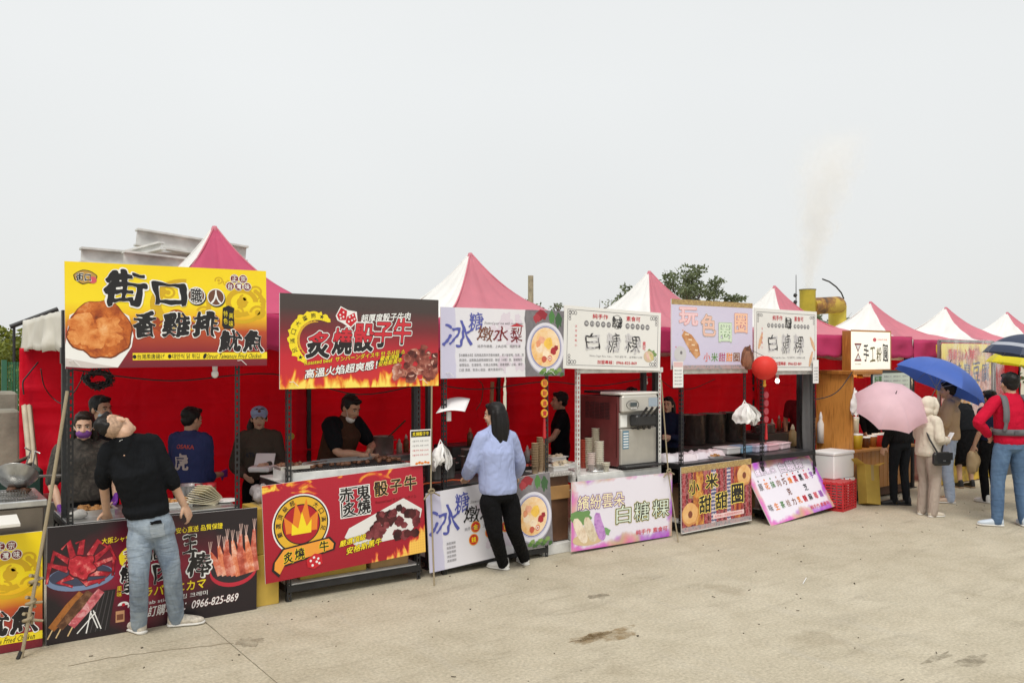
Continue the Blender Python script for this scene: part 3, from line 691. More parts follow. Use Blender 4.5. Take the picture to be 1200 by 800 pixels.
# ---- 1: yellow fried chicken sign
def chicken_sign(name, label, loc, w, h, tilt=0.0):
    bg_ = bgmat(name+'_ground', [(0, (112, 28, 44)), (.16, (140, 36, 44)), (.36, (186, 78, 40)), (.5, (240, 190, 30)), (.62, (248, 222, 30)), (1, (246, 216, 20))], 2, h, swirl)
    b = Board(name, label, 'sign', loc, w, h, bg_, tilt=tilt); P = 'food_picture'
    b.poly(P, WH, [(0, .02), (0, .22), (.02, .5), (.16, .64), (.29, .5), (.31, .31), (.3, .2), (.235, .005), (.1, .004)], 1)
    b.poly(P, ink('paper_shade', (208, 200, 196)), [(0, .02), (0, .1), (.12, .05), (.235, .005), (.1, .004)], 1.6)
    b.disc(P, ink('crust_edge', (116, 54, 20)), .156, .365, .147, .142, 2, 40, .12, 3); b.disc(P, crisp, .156, .37, .141, .137, 2.6, 40, .12, 3)
    for (x, y, r, s_) in ((.08, .43, .055, 1), (.19, .40, .06, 4), (.13, .28, .06, 7), (.21, .28, .045, 9), (.06, .30, .045, 12)):
        b.disc(P, food('cutlet_light', [(150, 70, 24), (206, 114, 44), (230, 154, 84), (246, 196, 140)], 22), x, y, r, r*.8, 3.2, 22, .3, s_)
    sw = ink('scroll_yellow', (212, 172, 24)); sr = ink('scroll_red', (160, 66, 30)); rs = random.Random(3)
    for (x, y, r_) in ((.56, .62, .17), (.56, .62, .14), (.865, .64, .13), (.865, .66, .10), (.42, .46, .06), (.46, .40, .045), (.52, .50, .05), (.60, .42, .06), (.66, .55, .045), (.70, .46, .05), (.84, .56, .04), (.95, .56, .05), (.88, .70, .035), (.94, .78, .04), (.97, .68, .03), (.74, .88, .025), (.78, .86, .02), (.48, .74, .04), (.63, .72, .035)):
        if x < .99: b.ring('print', sw if y > .5 else sr, x, y, r_*.82, r_, .3, 22, (q0 := rs.uniform(0, 360)), q0+rs.uniform(180, 300), sy=.8) if r_ > .1 else (b.ring('print', sw if y > .5 else sr, x, y, r_*.62, r_*.9, .3, 18, (q0 := rs.uniform(0, 360)), q0+rs.uniform(200, 310), sy=.85), b.disc('print', sw if y > .5 else sr, x, y, r_*.3, layer=.3, n=12))
    o = [(.035, WH)]
    for ch, bx in (('街', (.177, .60, .362, .92)), ('口', (.414, .618, .564, .83)), ('香', (.31, .305, .42, .54)), ('雞', (.454, .31, .58, .54)), ('排', (.605, .31, .734, .545)), ('魷', (.743, .155, .853, .36)), ('魚', (.87, .155, .977, .36))):
        b.text(ch, bx, K, 5, .075, o, brush=1.0)
    for ch, x, y in (('職', .622, .717), ('人', .724, .706)):
        b.disc('emblem', K, x+.004, y-.012, .047, layer=2); b.disc('emblem', ink('umber', (110, 70, 50)), x, y, .045, layer=2.8); b.ring('emblem', WH, x, y, .041, .046, 3.4)
        b.text(ch, (x-.029, y-.07, x+.029, y+.07), K if ch == '職' else WH, 5, .04, [(.05, WH)] if ch == '職' else [])
    b.poly('emblem', K, [(.765, .385), (.81, .38), (.822, .42), (.818, .55), (.822, .6), (.79, .625), (.76, .60), (.757, .5), (.755, .42)], 2)
    b.text('特', (.763, .51, .785, .57), YL, 4, .02, small=True); b.text('色', (.763, .435, .785, .495), YL, 4, small=True); b.text('美', (.792, .49, .815, .55), YL, 4, small=True); b.text('味', (.792, .405, .815, .47), YL, 4, small=True)
    for ch, x, y in (('正', .824, .905), ('宗', .871, .905), ('台', .80, .825), ('灣', .847, .825), ('味', .893, .825)):
        b.disc('emblem', WH, x, y, .0235, layer=2, n=22); b.disc('emblem', DR, x, y, .0205, layer=2.8, n=22); b.text(ch, (x-.013, y-.028, x+.013, y+.028), WH, 4, .03, res=22)
    b.disc('emblem', K, .092, .862, .053, .034, 2, jit=.1); b.disc('emblem', ink('tan', (190, 150, 70)), .092, .862, .049, .03, 2.8, jit=.1); b.text('街口', (.05, .825, .115, .895), K, 4, .05, [(.05, WH)], brush=.8, res=24); b.disc('emblem', PK_, .125, .835, .017, layer=3.2)
    b.rect('print', YL, .305, .072, 1, .142, 1); f_ = dict(small=True, layer=3)
    b.text('●台灣風唐揚げ', (.305, .082, .46, .132), K, **f_); b.text('●대만식 닭 튀김', (.475, .082, .635, .132), K, **f_); b.text('●Street Taiwanese Fried Chicken', (.65, .08, .965, .134), K, shear=.3, **f_)
    return b.finish()
a, w, h = hung(77, 313, 306, 432, 6.84)
chicken_sign('chicken_stall_sign', 'large yellow and red fried chicken sign above the leftmost stall', a, w, h, R(-.6))
chicken_sign('chicken_stall_banner', 'yellow and red banner cut off by the left edge, on the ground', (-.62, 6.84, .004), 1.475, .815)

# ---- 2: dark dice beef sign
a, w, h = hung(328, 514, 343, 456, 6.84)
b = Board('beef_stall_sign', 'dark grey and red dice beef sign with flames along its foot', 'sign', a, w, h,
          bgmat('beef_ground', [(0, (206, 50, 50)), (.35, (196, 36, 52)), (.62, (120, 42, 48)), (.85, (72, 60, 58)), (1, (70, 64, 62))], 2, h, flame(-.02, .30)))
b.ring('emblem', YL, .205, .52, .105, .16, 1.5, 40, 48, 248, jit=.02)
b.ring('emblem', GD, .205, .52, .093, .106, 1.5, 40, 80, 236, jit=.01)
for i, ch in enumerate('★足滿口大爽飽★'):
    a_ = R(228-i*22); x, y = .205+.134*math.cos(a_), .52+.134*math.sin(a_)*w/h; b.text(ch, (x-.014, y-.026, x+.014, y+.026), K, 3, small=True, rot=a_+R(90) if False else a_-R(90))
b.poly('emblem', WH, [(.325, .78), (.355, .885), (.40, .845), (.455, .83), (.46, .72), (.415, .645), (.37, .70), (.335, .73)], 1.5)
for q in ([(.332, .785), (.358, .87), (.395, .835), (.388, .735), (.345, .735)], [(.395, .775), (.44, .82), (.455, .735), (.418, .665), (.385, .71)]): b.poly('emblem', ink('dice_red', (200, 30, 44)), q, 2.2)
for x, y in ((.352, .79), (.372, .82), (.372, .77), (.355, .755), (.41, .77), (.43, .79), (.425, .735), (.405, .72), (.44, .75)): b.disc('emblem', WH, x, y, .0055, layer=3, n=10)
two = bgmat('two_tone', [(.30, (30, 26, 28)), (.49, (34, 28, 30)), (.50, (200, 40, 54)), (.95, (214, 60, 70))], 2, h)
for ch, bx in (('炙', (.15, .33, .28, .60)), ('燒', (.302, .372, .415, .645)), ('骰', (.432, .405, .55, .695)), ('子', (.56, .45, .67, .72)), ('牛', (.685, .485, .80, .77))):
    b.text(ch, bx, two, 5, .045, [(.03, K), (.075, WH)], shear=.10)
b.text('超厚度骰子牛肉', (.479, .71, .80, .80), WH, 4, .04, [(.05, K)], slope=.14, shear=.15)
b.text('Roasted beef  サンバーンダイス牛 탄 주사위 소', (.14, .245, .765, .30), YL, 4, .025, [(.03, K)], slope=.20, shear=.1, res=26)
b.text('高溫火焰超爽感！', (.14, .105, .58, .20), WH, 4, .045, [(.05, K)], slope=.22, shear=.15)
b.poly('emblem', K, [(.585, .245), (.745, .335), (.755, .39), (.59, .30)], 1.4)
b.text('嚴選頂級', (.60, .285, .725, .335), YL, 4, .03, [(.04, K)], slope=.3, shear=.2, res=24); b.text('安格斯黑牛', (.59, .225, .745, .28), YL, 4, .03, [(.04, K)], slope=.3, shear=.2, res=24)
rng = random.Random(5)
for k in range(46):
    x = .70+.285*rng.random(); top_ = .46*(1-abs(x-.88)*2.6); y = .06+max(.02, top_-.06)*rng.random()**.8; r_ = rng.uniform(.022, .042); n = 6
    ph = rng.uniform(0, 6); q = [(min(.994, max(.68, x+r_*(1+.3*rng.uniform(-1, 1))*math.cos(ph+i*6.283/n))), max(.01, y+r_*1.7*(1+.3*rng.uniform(-1, 1))*math.sin(ph+i*6.283/n))) for i in range(n)]; la = 2+k*.05
    b.poly('food_picture', (food('meat_dark', [(34, 10, 10), (84, 30, 26), (130, 62, 52), (170, 100, 84)], 30), food('meat_face', [(80, 30, 26), (140, 70, 58), (190, 126, 106), (232, 200, 184)], 26), food('meat_mid', [(60, 20, 18), (120, 54, 44), (160, 90, 76), (214, 164, 146)], 34))[k % 3], q, la)
    if k % 2: b.poly('food_picture', food('meat_sheen', [(170, 110, 96), (214, 170, 154), (240, 214, 204)], 40), [(x+(p[0]-x)*.55, y+.012+(p[1]-y)*.4) for p in q[:4]], la+.03)
b.finish()

# ---- 3: pear drink boards
def pear(name, label, loc, w, h, tilt=0.0, kind='sign'):
    bg_ = bgmat(name+'_ground', [(0, (200, 198, 222)), (.105, (204, 202, 226)), (.11, (226, 225, 234)), (.5, (232, 230, 236)), (.66, (228, 226, 230)), (.665, (112, 110, 116)), (1, (120, 120, 118))], 0, w)
    b = Board(name, label, kind, loc, w, h, bg_, tilt=tilt)
    faint = ink('faint_bloom', (222, 212, 224))
    for (x, y, r) in ((.5, .8, .06), (.42, .66, .05), (.56, .55, .06), (.6, .22, .05), (.48, .2, .05), (.6, .86, .03)): b.disc('print', faint, x, y, r, layer=.8, jit=.5, seed=x*9)
    P = 'food_picture'
    b.rect(P, food('slate_cloth', [(70, 66, 74), (104, 100, 108), (126, 122, 126), (150, 146, 146)], 7, False), .665, .0, 1, 1, .5)
    b.disc(P, ink('berry', (150, 40, 52)), .80, .93, .05, .035, 1, jit=.2); b.disc(P, ink('berry2', (176, 60, 70)), .76, .88, .03, .03, 1.2, jit=.2); b.disc(P, GR, .89, .9, .026, .045, 1, jit=.2); b.disc(P, ink('leaf_dark', (60, 96, 60)), .95, .86, .03, .05, 1, jit=.3)
    b.disc(P, ink('plate_shade', (176, 174, 190)), .835, .42, .165, .178, 1.4, 44); b.disc(P, ink('china', (226, 224, 234)), .835, .43, .16, .172, 1.9, 44); b.ring(P, ink('china_blue', (110, 116, 176)), .835, .44, .127, .133, 2.4, sy=1.07); b.ring(P, ink('china_blue', (110, 116, 176)), .835, .44, .137, .139, 2.4, sy=1.07)
    b.disc(P, soup, .835, .44, .125, .134, 2.8, 40)
    for (x, y, r, c, s_) in ((.86, .50, .035, (244, 196, 84), 1), (.80, .55, .026, (232, 170, 140), 2), (.90, .38, .024, (170, 40, 50), 3), (.925, .43, .018, (150, 34, 46), 4), (.78, .42, .03, (246, 220, 190), 5), (.84, .33, .03, (250, 226, 196), 6), (.87, .27, .02, (222, 130, 90), 7), (.77, .50, .022, (226, 150, 110), 8), (.82, .26, .022, (196, 90, 70), 9)):
        b.disc(P, food('soup_bit%d' % s_, [tuple(int(k*.7) for k in c), c, tuple(min(255, int(k*1.1)) for k in c)], 30, False), x, y, r, r*1.05, 3.3+.05*s_, 18, .2, s_)
    b.ring(P, WH, .87, .27, .008, .013, 3.9, 14)
    for k in range(9): b.disc(P, ink('leaf%d' % (k % 3), ((90, 130, 60), (130, 160, 90), (64, 100, 50))[k % 3]), .80+.022*k, .06+.035*math.sin(k*2.1), .022, .014, 3.5, 12, .4, k)
    for ch, bx, mt in (('冰', (.02, .42, .243, .80), BL), ('糖', (.21, .69, .315, .94), BL), ('燉', (.275, .53, .395, .74), BR), ('水', (.403, .52, .523, .735), DR), ('梨', (.54, .52, .635, .74), DR)):
        b.text(ch, bx, mt if name.endswith('sign') or ch in '冰糖' else K, 4, .012, brush=1.5)
    b.poly('print', RD, [(.535, .745), (.59, .80), (.65, .75)], 2)
    b.text('Stewed pear tea with rock sugar', (.325, .76, .64, .81), GY, 3, small=True, shear=.3); b.text('純手作燉煮，上火必喝，潤肺生津', (.275, .43, .62, .475), GY, 3, small=True)
    if name.endswith('sign'):
        for y, l_, e in ((.325, '【冰糖燉水梨】採用高品質天然食材燉煮，老少皆宜喝，生津、潤', .645), (.255, '肺清熱。這款飲品燉煮細緻甘甜，散發（冰糖）甜、滋補養生，', .64), (.185, '燉雪梨白，生津解渴，化痰止咳潤喉，滋養潤肺、止咳，讓您', .635), (.115, '口感 清甜，對身心滋益，補充滿滿水分。', .48)):
            b.text(l_, (.135, y-.022, e, y+.022), GY, 3, small=True)
    else:
        for k in range(5): b.text('清甜潤肺', (.13, .30-.055*k, .20, .335-.055*k), GY, 3, small=True)
        # red and gold festive rounds beside the lettering
        for (x, y, ch) in ((.36, .46, '金'), (.34, .30, '錢'), (.50, .47, '財'), (.47, .35, '來'), (.60, .38, '吉')):
            b.disc('emblem', ink('coin_gold', (228, 160, 50)), x, y, .038, layer=2.4); b.disc('emblem', ink('festive_red', (200, 44, 44)), x, y, .032, layer=2.9); b.text(ch, (x-.018, y-.035, x+.018, y+.035), YL, 4.2, .03, res=22)
    return b.finish()
a, w, h = hung(517, 661.5, 359.5, 443.5, 6.84)
pear('pear_drink_sign', 'pale lavender stewed pear sign with a soup bowl picture, hung high', a, w, h, R(-.3))
a = W(504, 672, 6.84); a.z = .05
pear('pear_drink_banner', 'pale lavender stewed pear banner at knee height beside the woman in blue', a, 1.46, .74, R(-3.4), 'banner')

# ---- 4 and 6: white ornate rice cake signs
def ricecake(name, label, loc, w, h, tilt, var):
    bg_ = bgmat(name+'_ground', [(0, (230, 229, 226)), (1, (236, 235, 232))], 0, w)
    b = Board(name, label, 'sign', loc, w, h, bg_, tilt=tilt)
    for (x0, y0, x1, y1) in ((.03, .055, .97, .062), (.03, .938, .97, .945), (.03, .055, .034, .945), (.966, .055, .97, .945)): b.rect('border', GY, x0, y0, x1, y1, 1)
    for (x, y, sx, sy) in ((.035, .06, 1, 1), (.965, .06, -1, 1), (.035, .94, 1, -1), (.965, .94, -1, -1)):
        for k in range(3):
            b.ring('border', GY, x+sx*(.02+.026*k), y+sy*(.045+.002*k), .010, .0145, 1.5, 14); b.ring('border', GY, x+sx*(.018), y+sy*(.05+.048*k), .008, .012, 1.5, 14)
    for ch, bx in (('白', (.21, .32, .35, .60)), ('糖', (.418, .29, .558, .61)), ('粿', (.61, .29, .777, .60))):
        b.text(ch, bx, K, 4, -.035, [(.045, LG)], brush=1.2)
    b.text('純手作', (.275, .82, .43, .90), RD, 3, .02, res=24); b.text('素食可', (.62, .82, .77, .90), RD, 3, .02, res=24)
    b.text('誠', (.475, .70, .575, .88), K, 3, .03, brush=1.6); b.ring('emblem', K, .525, .79, .05, .053, 2)
    for i, ch in enumerate('每日現炸好'): x = .215+.056*i; b.disc('emblem', GY, x, .735, .022, layer=1.5, n=16); b.text(ch, (x-.013, .715, x+.013, .757), WH, 3, small=True)
    for i, ch in enumerate('傳統古早味'): x = .635+.054*i; b.disc('emblem', GY, x, .735, .022, layer=1.5, n=16); b.text(ch, (x-.013, .715, x+.013, .757), WH, 3, small=True)
    b.text('White Sugar Rice Cake 、하얀 설탕 떡 、古早味の小吃', (.25, .195, .80, .235), GY, 3, small=True)
    b.text('加盟專線：0966-825-869', (.33, .09, .74, .15), RD, 3, .02, res=22)
    P = 'food_picture'
    if var:
        for (x, y, ang) in ((.09, .48, 70), (.93, .45, -60), (.90, .2, 70)):
            c_, s_ = math.cos(R(ang)), math.sin(R(ang))*w/h; b.stroke(P, food('roll_tan', [(196, 140, 100), (220, 170, 130), (236, 200, 170)], 30, False), [(x-.08*c_, y-.08*s_), (x, y), (x+.08*c_, y+.08*s_)], [.02, .045, .02], 2)
    else:
        b.disc(P, ink('leafy', (120, 150, 90)), .90, .27, .05, .045, 1.5, jit=.3, seed=2); b.disc(P, ink('roll_dish', (214, 190, 160)), .87, .24, .055, .045, 1.8)
        for k in range(3): b.stroke(P, food('roll_pink%d' % k, [((200, 150, 150), (226, 180, 170), (240, 210, 200)), ((190, 160, 120), (220, 200, 160), (238, 224, 196)), ((176, 150, 90), (206, 186, 120), (226, 210, 150))][k], 30, False), [(.84+.022*k, .31-.015*k), (.86+.022*k, .24), (.872+.022*k, .18)], [.016, .03, .018], 2.4)
        b.text('素', (.80, .42, .835, .49), PK_, 3, .03, res=22); b.text('可', (.80, .34, .835, .41), PK_, 3, .03, res=22)
    for k, ch in enumerate('古早味點心'): b.text(ch, (.105, .66-.075*k, .125, .70-.075*k), PK_, 3, small=True)
    return b.finish()
a = W(660, 431.5, 6.835); ricecake('rice_cake_sign', 'white ornate framed rice cake sign above the ice cream machine', a, 1.415, .655, R(1.6), 0)
a, w, h = hung(884, 957, 363.5, 434.5, 6.83); ricecake('rice_cake_sign', 'white rice cake sign with tan rolls, nearest the red lantern', a, w, h+.03, R(.4), 1)

# ---- 5: lilac doughnut sign
def ethnic(t, co, s, c, f):
    z = s[2]; return c
a, w, h = hung(787, 882, 350, 433, 6.83)
b = Board('doughnut_stall_sign', 'lilac millet doughnut sign with outlined bubble lettering', 'sign', a, w, h, bgmat('lilac_ground', [(0, (206, 200, 226)), (.6, (214, 208, 232)), (1, (212, 206, 230))], 2, h))
tri = food('tribal_trim', [(90, 80, 70), (196, 170, 110), (150, 120, 80), (224, 204, 150)], 60, True, stretch=(1, 1, 1.6)); tri2 = food('tribal_trim_grey', [(60, 60, 66), (150, 150, 156), (190, 160, 160), (110, 120, 120)], 60)
b.rect('border', tri, 0, .925, 1, 1, 1); b.rect('border', tri2, 0, 0, 1, .06, 1)
for ch, bx, o1, fl in (('玩', (.09, .64, .30, .885), PK_, (244, 206, 210)), ('色', (.345, .49, .52, .80), BR, (238, 196, 180)), ('圈', (.565, .41, .72, .68), GR, (214, 232, 206)), ('圈', (.765, .55, .925, .83), ink('magenta', (170, 60, 120)), (246, 200, 170))):
    b.text(ch, bx, ink('pale%d' % fl[1], fl), 5, .045, [(.022, o1), (.04, WH)])
for k, ch in enumerate('小米甜甜圈'): b.text(ch, (.375+.093*k, .115, .455+.093*k, .24), (PK_, GR, ink('magenta', ()), OR, BR)[k], 4, .035, [(.03, WH)], res=26)
P = 'food_picture'; b.stroke(P, food('bread_print', [(150, 92, 50), (200, 140, 90), (230, 186, 140)], 22), [(.13, .52), (.2, .43), (.27, .30), (.31, .18)], [.05, .10, .11, .06], 2)
for k in range(4): b.stroke(P, ink('crumb', (240, 214, 180)), [(.155+.038*k, .505-.075*k), (.20+.035*k, .50-.075*k)], .012, 2.5)
b.disc(P, LG, .10, .22, .07, .065, 2); b.disc(P, ink('dough_hole', (120, 116, 120)), .11, .24, .014, layer=2.5); b.disc(P, food('choco', [(70, 40, 30), (110, 70, 50), (160, 110, 80)], 24), .93, .16, .085, .10, 2, 26, .15, 3); b.stroke(P, BR, [(.955, .29), (.965, .36)], .02, 2)
for k in range(7): b.stroke(P, ink('choco_line', (190, 140, 110)), [(.87+.02*k, .03), (.885+.015*k, .15), (.915+.007*k, .27)], .004, 3)
for k in range(10): b.disc('print', (PK_, LV, GR, OR)[k % 4], .03+.02*(k*7 % 11), .08+.06*(k*5 % 9), .006, layer=1.5, n=8)
b.finish()

# ---- lower banners
# black crab stick banner
m_, t = newmat('crab_ground'); co = t.co(); s_ = t.sep(co)
gx = t.m('ABSOLUTE', t.m('SUBTRACT', s_[0], .66)); f = t.m('SUBTRACT', 1.0, t.m('MULTIPLY', gx, .95)); f2 = t.m('SUBTRACT', f, t.m('MULTIPLY', t.m('ABSOLUTE', t.m('SUBTRACT', s_[2], .45)), 1.5))
t.bsdf(Base_Color=t.ramp(t.m('ADD', f2, t.m('MULTIPLY', t.noise(co, 2.5, 3), .35)), [(.35, S(34, 26, 32)), (.62, S(96, 18, 40)), (.95, S(150, 26, 56))]), Roughness=.34)
b = Board('crab_stick_banner', 'black and crimson crab stick banner behind the man in jeans', 'banner', (.878, 6.84, .004), 1.515, .835, m_, tilt=R(.5))
P = 'food_picture'; pl = ink('plate_blue', (120, 140, 176)); shell = redmeat; dk = ink('crab_dark', (90, 10, 26))
b.disc(P, pl, .145, .54, .15, .062, 1.2); b.disc(P, ink('plate_blue_dark', (60, 66, 90)), .145, .56, .135, .05, 1.6)
for i, (x0, y0, x1, y1, x2, y2) in enumerate(((.10, .68, .03, .78, .01, .62), (.09, .62, .01, .68, .0, .52), (.11, .72, .09, .86, .06, .80), (.14, .74, .15, .86, .12, .84), (.18, .72, .22, .84, .26, .78), (.20, .68, .27, .78, .30, .66), (.20, .63, .29, .68, .285, .52), (.18, .57, .27, .54, .22, .47), (.11, .56, .05, .52, .11, .47), (.15, .54, .17, .48, .25, .50))):
    b.stroke(P, dk, [(x0, y0), (x1, y1), (x2, y2)], [.034, .03, .014], 2+.04*i); b.stroke(P, shell, [(x0, y0), (x1, y1), (x2, y2)], [.027, .023, .008], 2.5+.04*i)
b.disc(P, dk, .145, .63, .066, .062, 3.1, 26, .2, 4); b.disc(P, food('crab_body', [(80, 4, 18), (170, 22, 40), (204, 46, 62), (246, 160, 150)], 36), .145, .635, .06, .056, 3.5, 26, .2, 4)
for i, (c1, c2, off) in enumerate((((176, 110, 50), (130, 70, 30), 0), ((96, 60, 40), (150, 110, 80), .035), ((200, 90, 100), (240, 200, 200), .085))):
    b.stroke(P, food('stick%d' % i, [tuple(int(k*.6) for k in c1), c1, c2], 40, True, stretch=(1, 1, 1)), [(.02+off, .13), (.10+off, .30), (.15+off, .405)], [.034, .046, .034], 2+.2*i); b.stroke(P, ink('bamboo', (220, 190, 140)), [(-.0+off+.005, .05), (.03+off, .14)], .006, 1.9)
b.poly(P, ink('griddle', (30, 28, 32)), [(.14, .03), (.27, .06), (.30, .40), (.21, .40)], 1.4)
for k in range(5): b.stroke(P, ink('griddle_bar', (80, 76, 80)), [(.165+.022*k, .05), (.215+.018*k, .39)], .003, 1.8)
for (x, y, x1, y1) in ((.13, .06, .21, .22), (.17, .05, .19, .24), (.20, .24, .235, .07), (.19, .22, .22, .08)): b.stroke(P, WH, [(x, y), (x1, y1)], .005, 2.3)
b.disc(P, ink('plate_red', (190, 40, 60)), .875, .42, .125, .085, 1.2); b.disc(P, ink('bowl_dark', (44, 40, 46)), .875, .45, .12, .08, 1.6)
for i in range(9):
    x = .775+.024*i; lx = .02*(i % 3-1); y0 = .36+.10*abs(i-4)/4*.3; y1 = .62+.04*(i % 3)+.012*i
    b.stroke(P, food('shrimp%d' % (i % 3), [((150, 50, 30), (214, 110, 80), (240, 190, 170)), ((170, 60, 40), (226, 130, 90), (250, 220, 200)), ((130, 40, 30), (190, 86, 66), (236, 170, 150))][i % 3], 34), [(x+.03, y0), (x+.012, (y0+y1)/2), (x-.004+lx, y1)], [.03, .035, .014], 2.2+.1*i)
    for k in range(3): b.stroke(P, ink('feeler', (236, 200, 190)), [(x-.004+lx, y1-.02), (x-.012+lx+.009*k, y1+.10)], .002, 3.4)
ow = [(.035, WH)]
b.text('大阪シャワーより直送', (.235, .81, .50, .862), YL, 3, .03, brush=.6, slope=.02, res=26); b.text('安心直送 品質保證', (.58, .83, .815, .885), YL, 3, .03, brush=.6, slope=.02, res=26)
b.disc('emblem', YL, .375, .665, .062, .058, 1.6, jit=.08); b.text('炙', (.335, .66, .40, .74), DR, 4, .05, [(.05, WH)], brush=1, res=26); b.text('燒', (.335, .565, .40, .65), DR, 4, .05, [(.05, WH)], brush=1, res=26)
b.text('北', (.44, .62, .50, .76), K, 4, .045, ow, brush=1); b.text('海', (.52, .62, .58, .78), K, 4, .045, ow, brush=1); b.text('王', (.615, .64, .685, .80), K, 4, .045, ow, brush=1)
for ch, bx in (('蟹', (.322, .36, .40, .585)), ('肉', (.475, .40, .575, .60)), ('棒', (.64, .41, .755, .63))): b.text(ch, bx, K, 4.5, .05, [(.045, WH)], brush=1.1)
b.text('風', (.305, .375, .327, .42), YL, 3, small=True); b.text('味', (.305, .325, .327, .37), YL, 3, small=True)
b.text('タラバガニカマ', (.375, .285, .73, .375), YL, 3, .035, brush=.7, slope=.03); b.text('King crab stick ● 킹 크레미', (.355, .205, .74, .255), WH, 3, .01, slope=.04, res=24)
b.text('訂購專線：0966-825-869', (.445, .105, .895, .20), WH, 3, .02, [(.04, DR)], shear=.2, slope=.03, res=26)
b.disc('emblem', WH, .335, .245, .026, .018, 1.6, 16, 0, 0, 0, 180); b.disc('emblem', RD, .335, .25, .008, layer=2); b.rect('emblem', ink('cup_tan', (200, 150, 110)), .30, .10, .34, .20, 1.6); b.rect('emblem', BR, .305, .12, .335, .17, 2)
b.finish()

# red dice beef banner
def red_top(t, co, s, c, f):
    n1 = t.noise(t.map(co, (1.3, 1, 2.6)), 3.0, 3, .5, 1.4); g = t.m('ADD', n1, t.m('SUBTRACT', t.m('DIVIDE', s[2], .81), 1.36))
    g = t.m('SUBTRACT', g, t.m('MULTIPLY', s[0], .16))
    c = t.mix(c, t.ramp(g, [(.06, S(210, 60, 46)), (.12, S(240, 170, 60)), (.2, S(250, 226, 90))]), t.ramp(g, [(.03, 0.0), (.06, 1.0)]))
    n2 = t.noise(t.map(co, (3.2, 1, 1.2)), 2.5, 3, .5, 1.4); g2 = t.m('SUBTRACT', t.m('ADD', n2, t.m('MULTIPLY', t.m('SUBTRACT', s[0], 1.42), .85)), t.m('MULTIPLY', s[2], 2.0))
    return dots(t, co, s, t.mix(c, t.ramp(g2, [(.2, S(226, 80, 50)), (.3, S(250, 200, 90))]), t.ramp(g2, [(.16, 0.0), (.22, 1.0)])), f)
a = W(311.5, 684, 6.80)
b = Board('beef_stall_banner', 'red dice beef banner with round gold crest, strapped to the black rack', 'banner', a, 1.50, .80, bgmat('red_ground', [(0, (160, 18, 40)), (.5, (172, 24, 48)), (1, (180, 28, 52))], 2, .8, red_top), tilt=R(-2.4))
cx, cy = .215, .55
b.disc('emblem', WH, cx, cy, .168, layer=1, n=40); b.disc('emblem', K, cx, cy, .160, layer=1.5, n=40); b.disc('emblem', ink('crest_gold', (230, 180, 50)), cx, cy, .152, layer=2, n=40); b.disc('emblem', K, cx, cy, .112, layer=2.5, n=40); b.disc('emblem', ink('crest_red', (176, 24, 40)), cx, cy, .106, layer=3, n=40)
b.poly('emblem', OR, [(cx-.09, cy-.08), (cx-.10, cy+.1), (cx-.05, cy+.02), (cx-.03, cy+.24), (cx+.0, cy+.10), (cx+.035, cy+.26), (cx+.05, cy+.05), (cx+.10, cy+.12), (cx+.09, cy-.08)], 3.4); b.poly('emblem', YL, [(cx-.06, cy-.1), (cx-.055, cy+.02), (cx-.02, cy-.04), (cx+.005, cy+.13), (cx+.03, cy-.03), (cx+.06, cy+.04), (cx+.055, cy-.1)], 3.7)
for i, ch in enumerate('嚴選頂級超厚切大口滿足'):
    if i in (5, 6): continue
    a_ = R(198-i*21.5); x, y = cx+.132*math.cos(a_), cy+.132*math.sin(a_)*1.5/.8; b.text(ch, (x-.014, y-.026, x+.014, y+.026), K, 4, .02, res=22, rot=a_-R(90))
b.poly('emblem', K, [(.045, .20), (.10, .33), (.38, .37), (.415, .29), (.405, .22), (.10, .14), (.075, .04), (.035, .12)], 4.2); b.poly('emblem', ink('ribbon', (240, 160, 60)), [(.055, .20), (.108, .315), (.372, .352), (.402, .288), (.395, .235), (.11, .16), (.08, .07), (.05, .125)], 4.6)
for ch, bx in (('炙', (.105, .17, .16, .285)), ('燒', (.17, .19, .225, .305)), ('牛', (.315, .225, .37, .335))): b.text(ch, bx, K, 5.6, .05, [(.05, YL)])
b.poly('emblem', ink('dice_red', ()), [(.235, .17), (.285, .22), (.325, .20), (.33, .10), (.28, .06), (.24, .09)], 5.4)
for x, y in ((.26, .15), (.28, .18), (.27, .10), (.305, .16), (.31, .11), (.295, .13)): b.disc('emblem', WH, x, y, .007, layer=6, n=10)
for (x0, y0, x1, y1) in ((.455, .845, .635, .86), (.455, .545, .635, .56), (.455, .545, .463, .86), (.627, .545, .635, .86)): b.rect('lettering', K, x0, y0, x1, y1, 2.4); b.rect('lettering', WH, x0-.006, y0-.01, x1+.006, y1+.01, 2)
for ch, bx in (('赤', (.447, .71, .535, .86)), ('鬼', (.555, .71, .64, .86)), ('炙', (.465, .555, .545, .70)), ('燒', (.56, .555, .64, .71))): b.text(ch, bx, K, 4, .055, [(.045, WH)])
for ch, bx in (('骰', (.67, .72, .755, .875)), ('子', (.775, .73, .85, .875)), ('牛', (.87, .735, .95, .895))): b.text(ch, bx, K, 4, .05, [(.03, ink('crest_gold', ())), (.05, WH)])
b.text('Roasted beef サンバーンダイス', (.675, .635, .945, .675), DR, 3, .01, res=22)
b.poly('food_picture', ink('dish_white', (228, 226, 224)), [(.47, .33), (.50, .42), (.86, .655), (.985, .50), (.97, .40), (.88, .22), (.55, .2)], 1.5)
rng = random.Random(11)
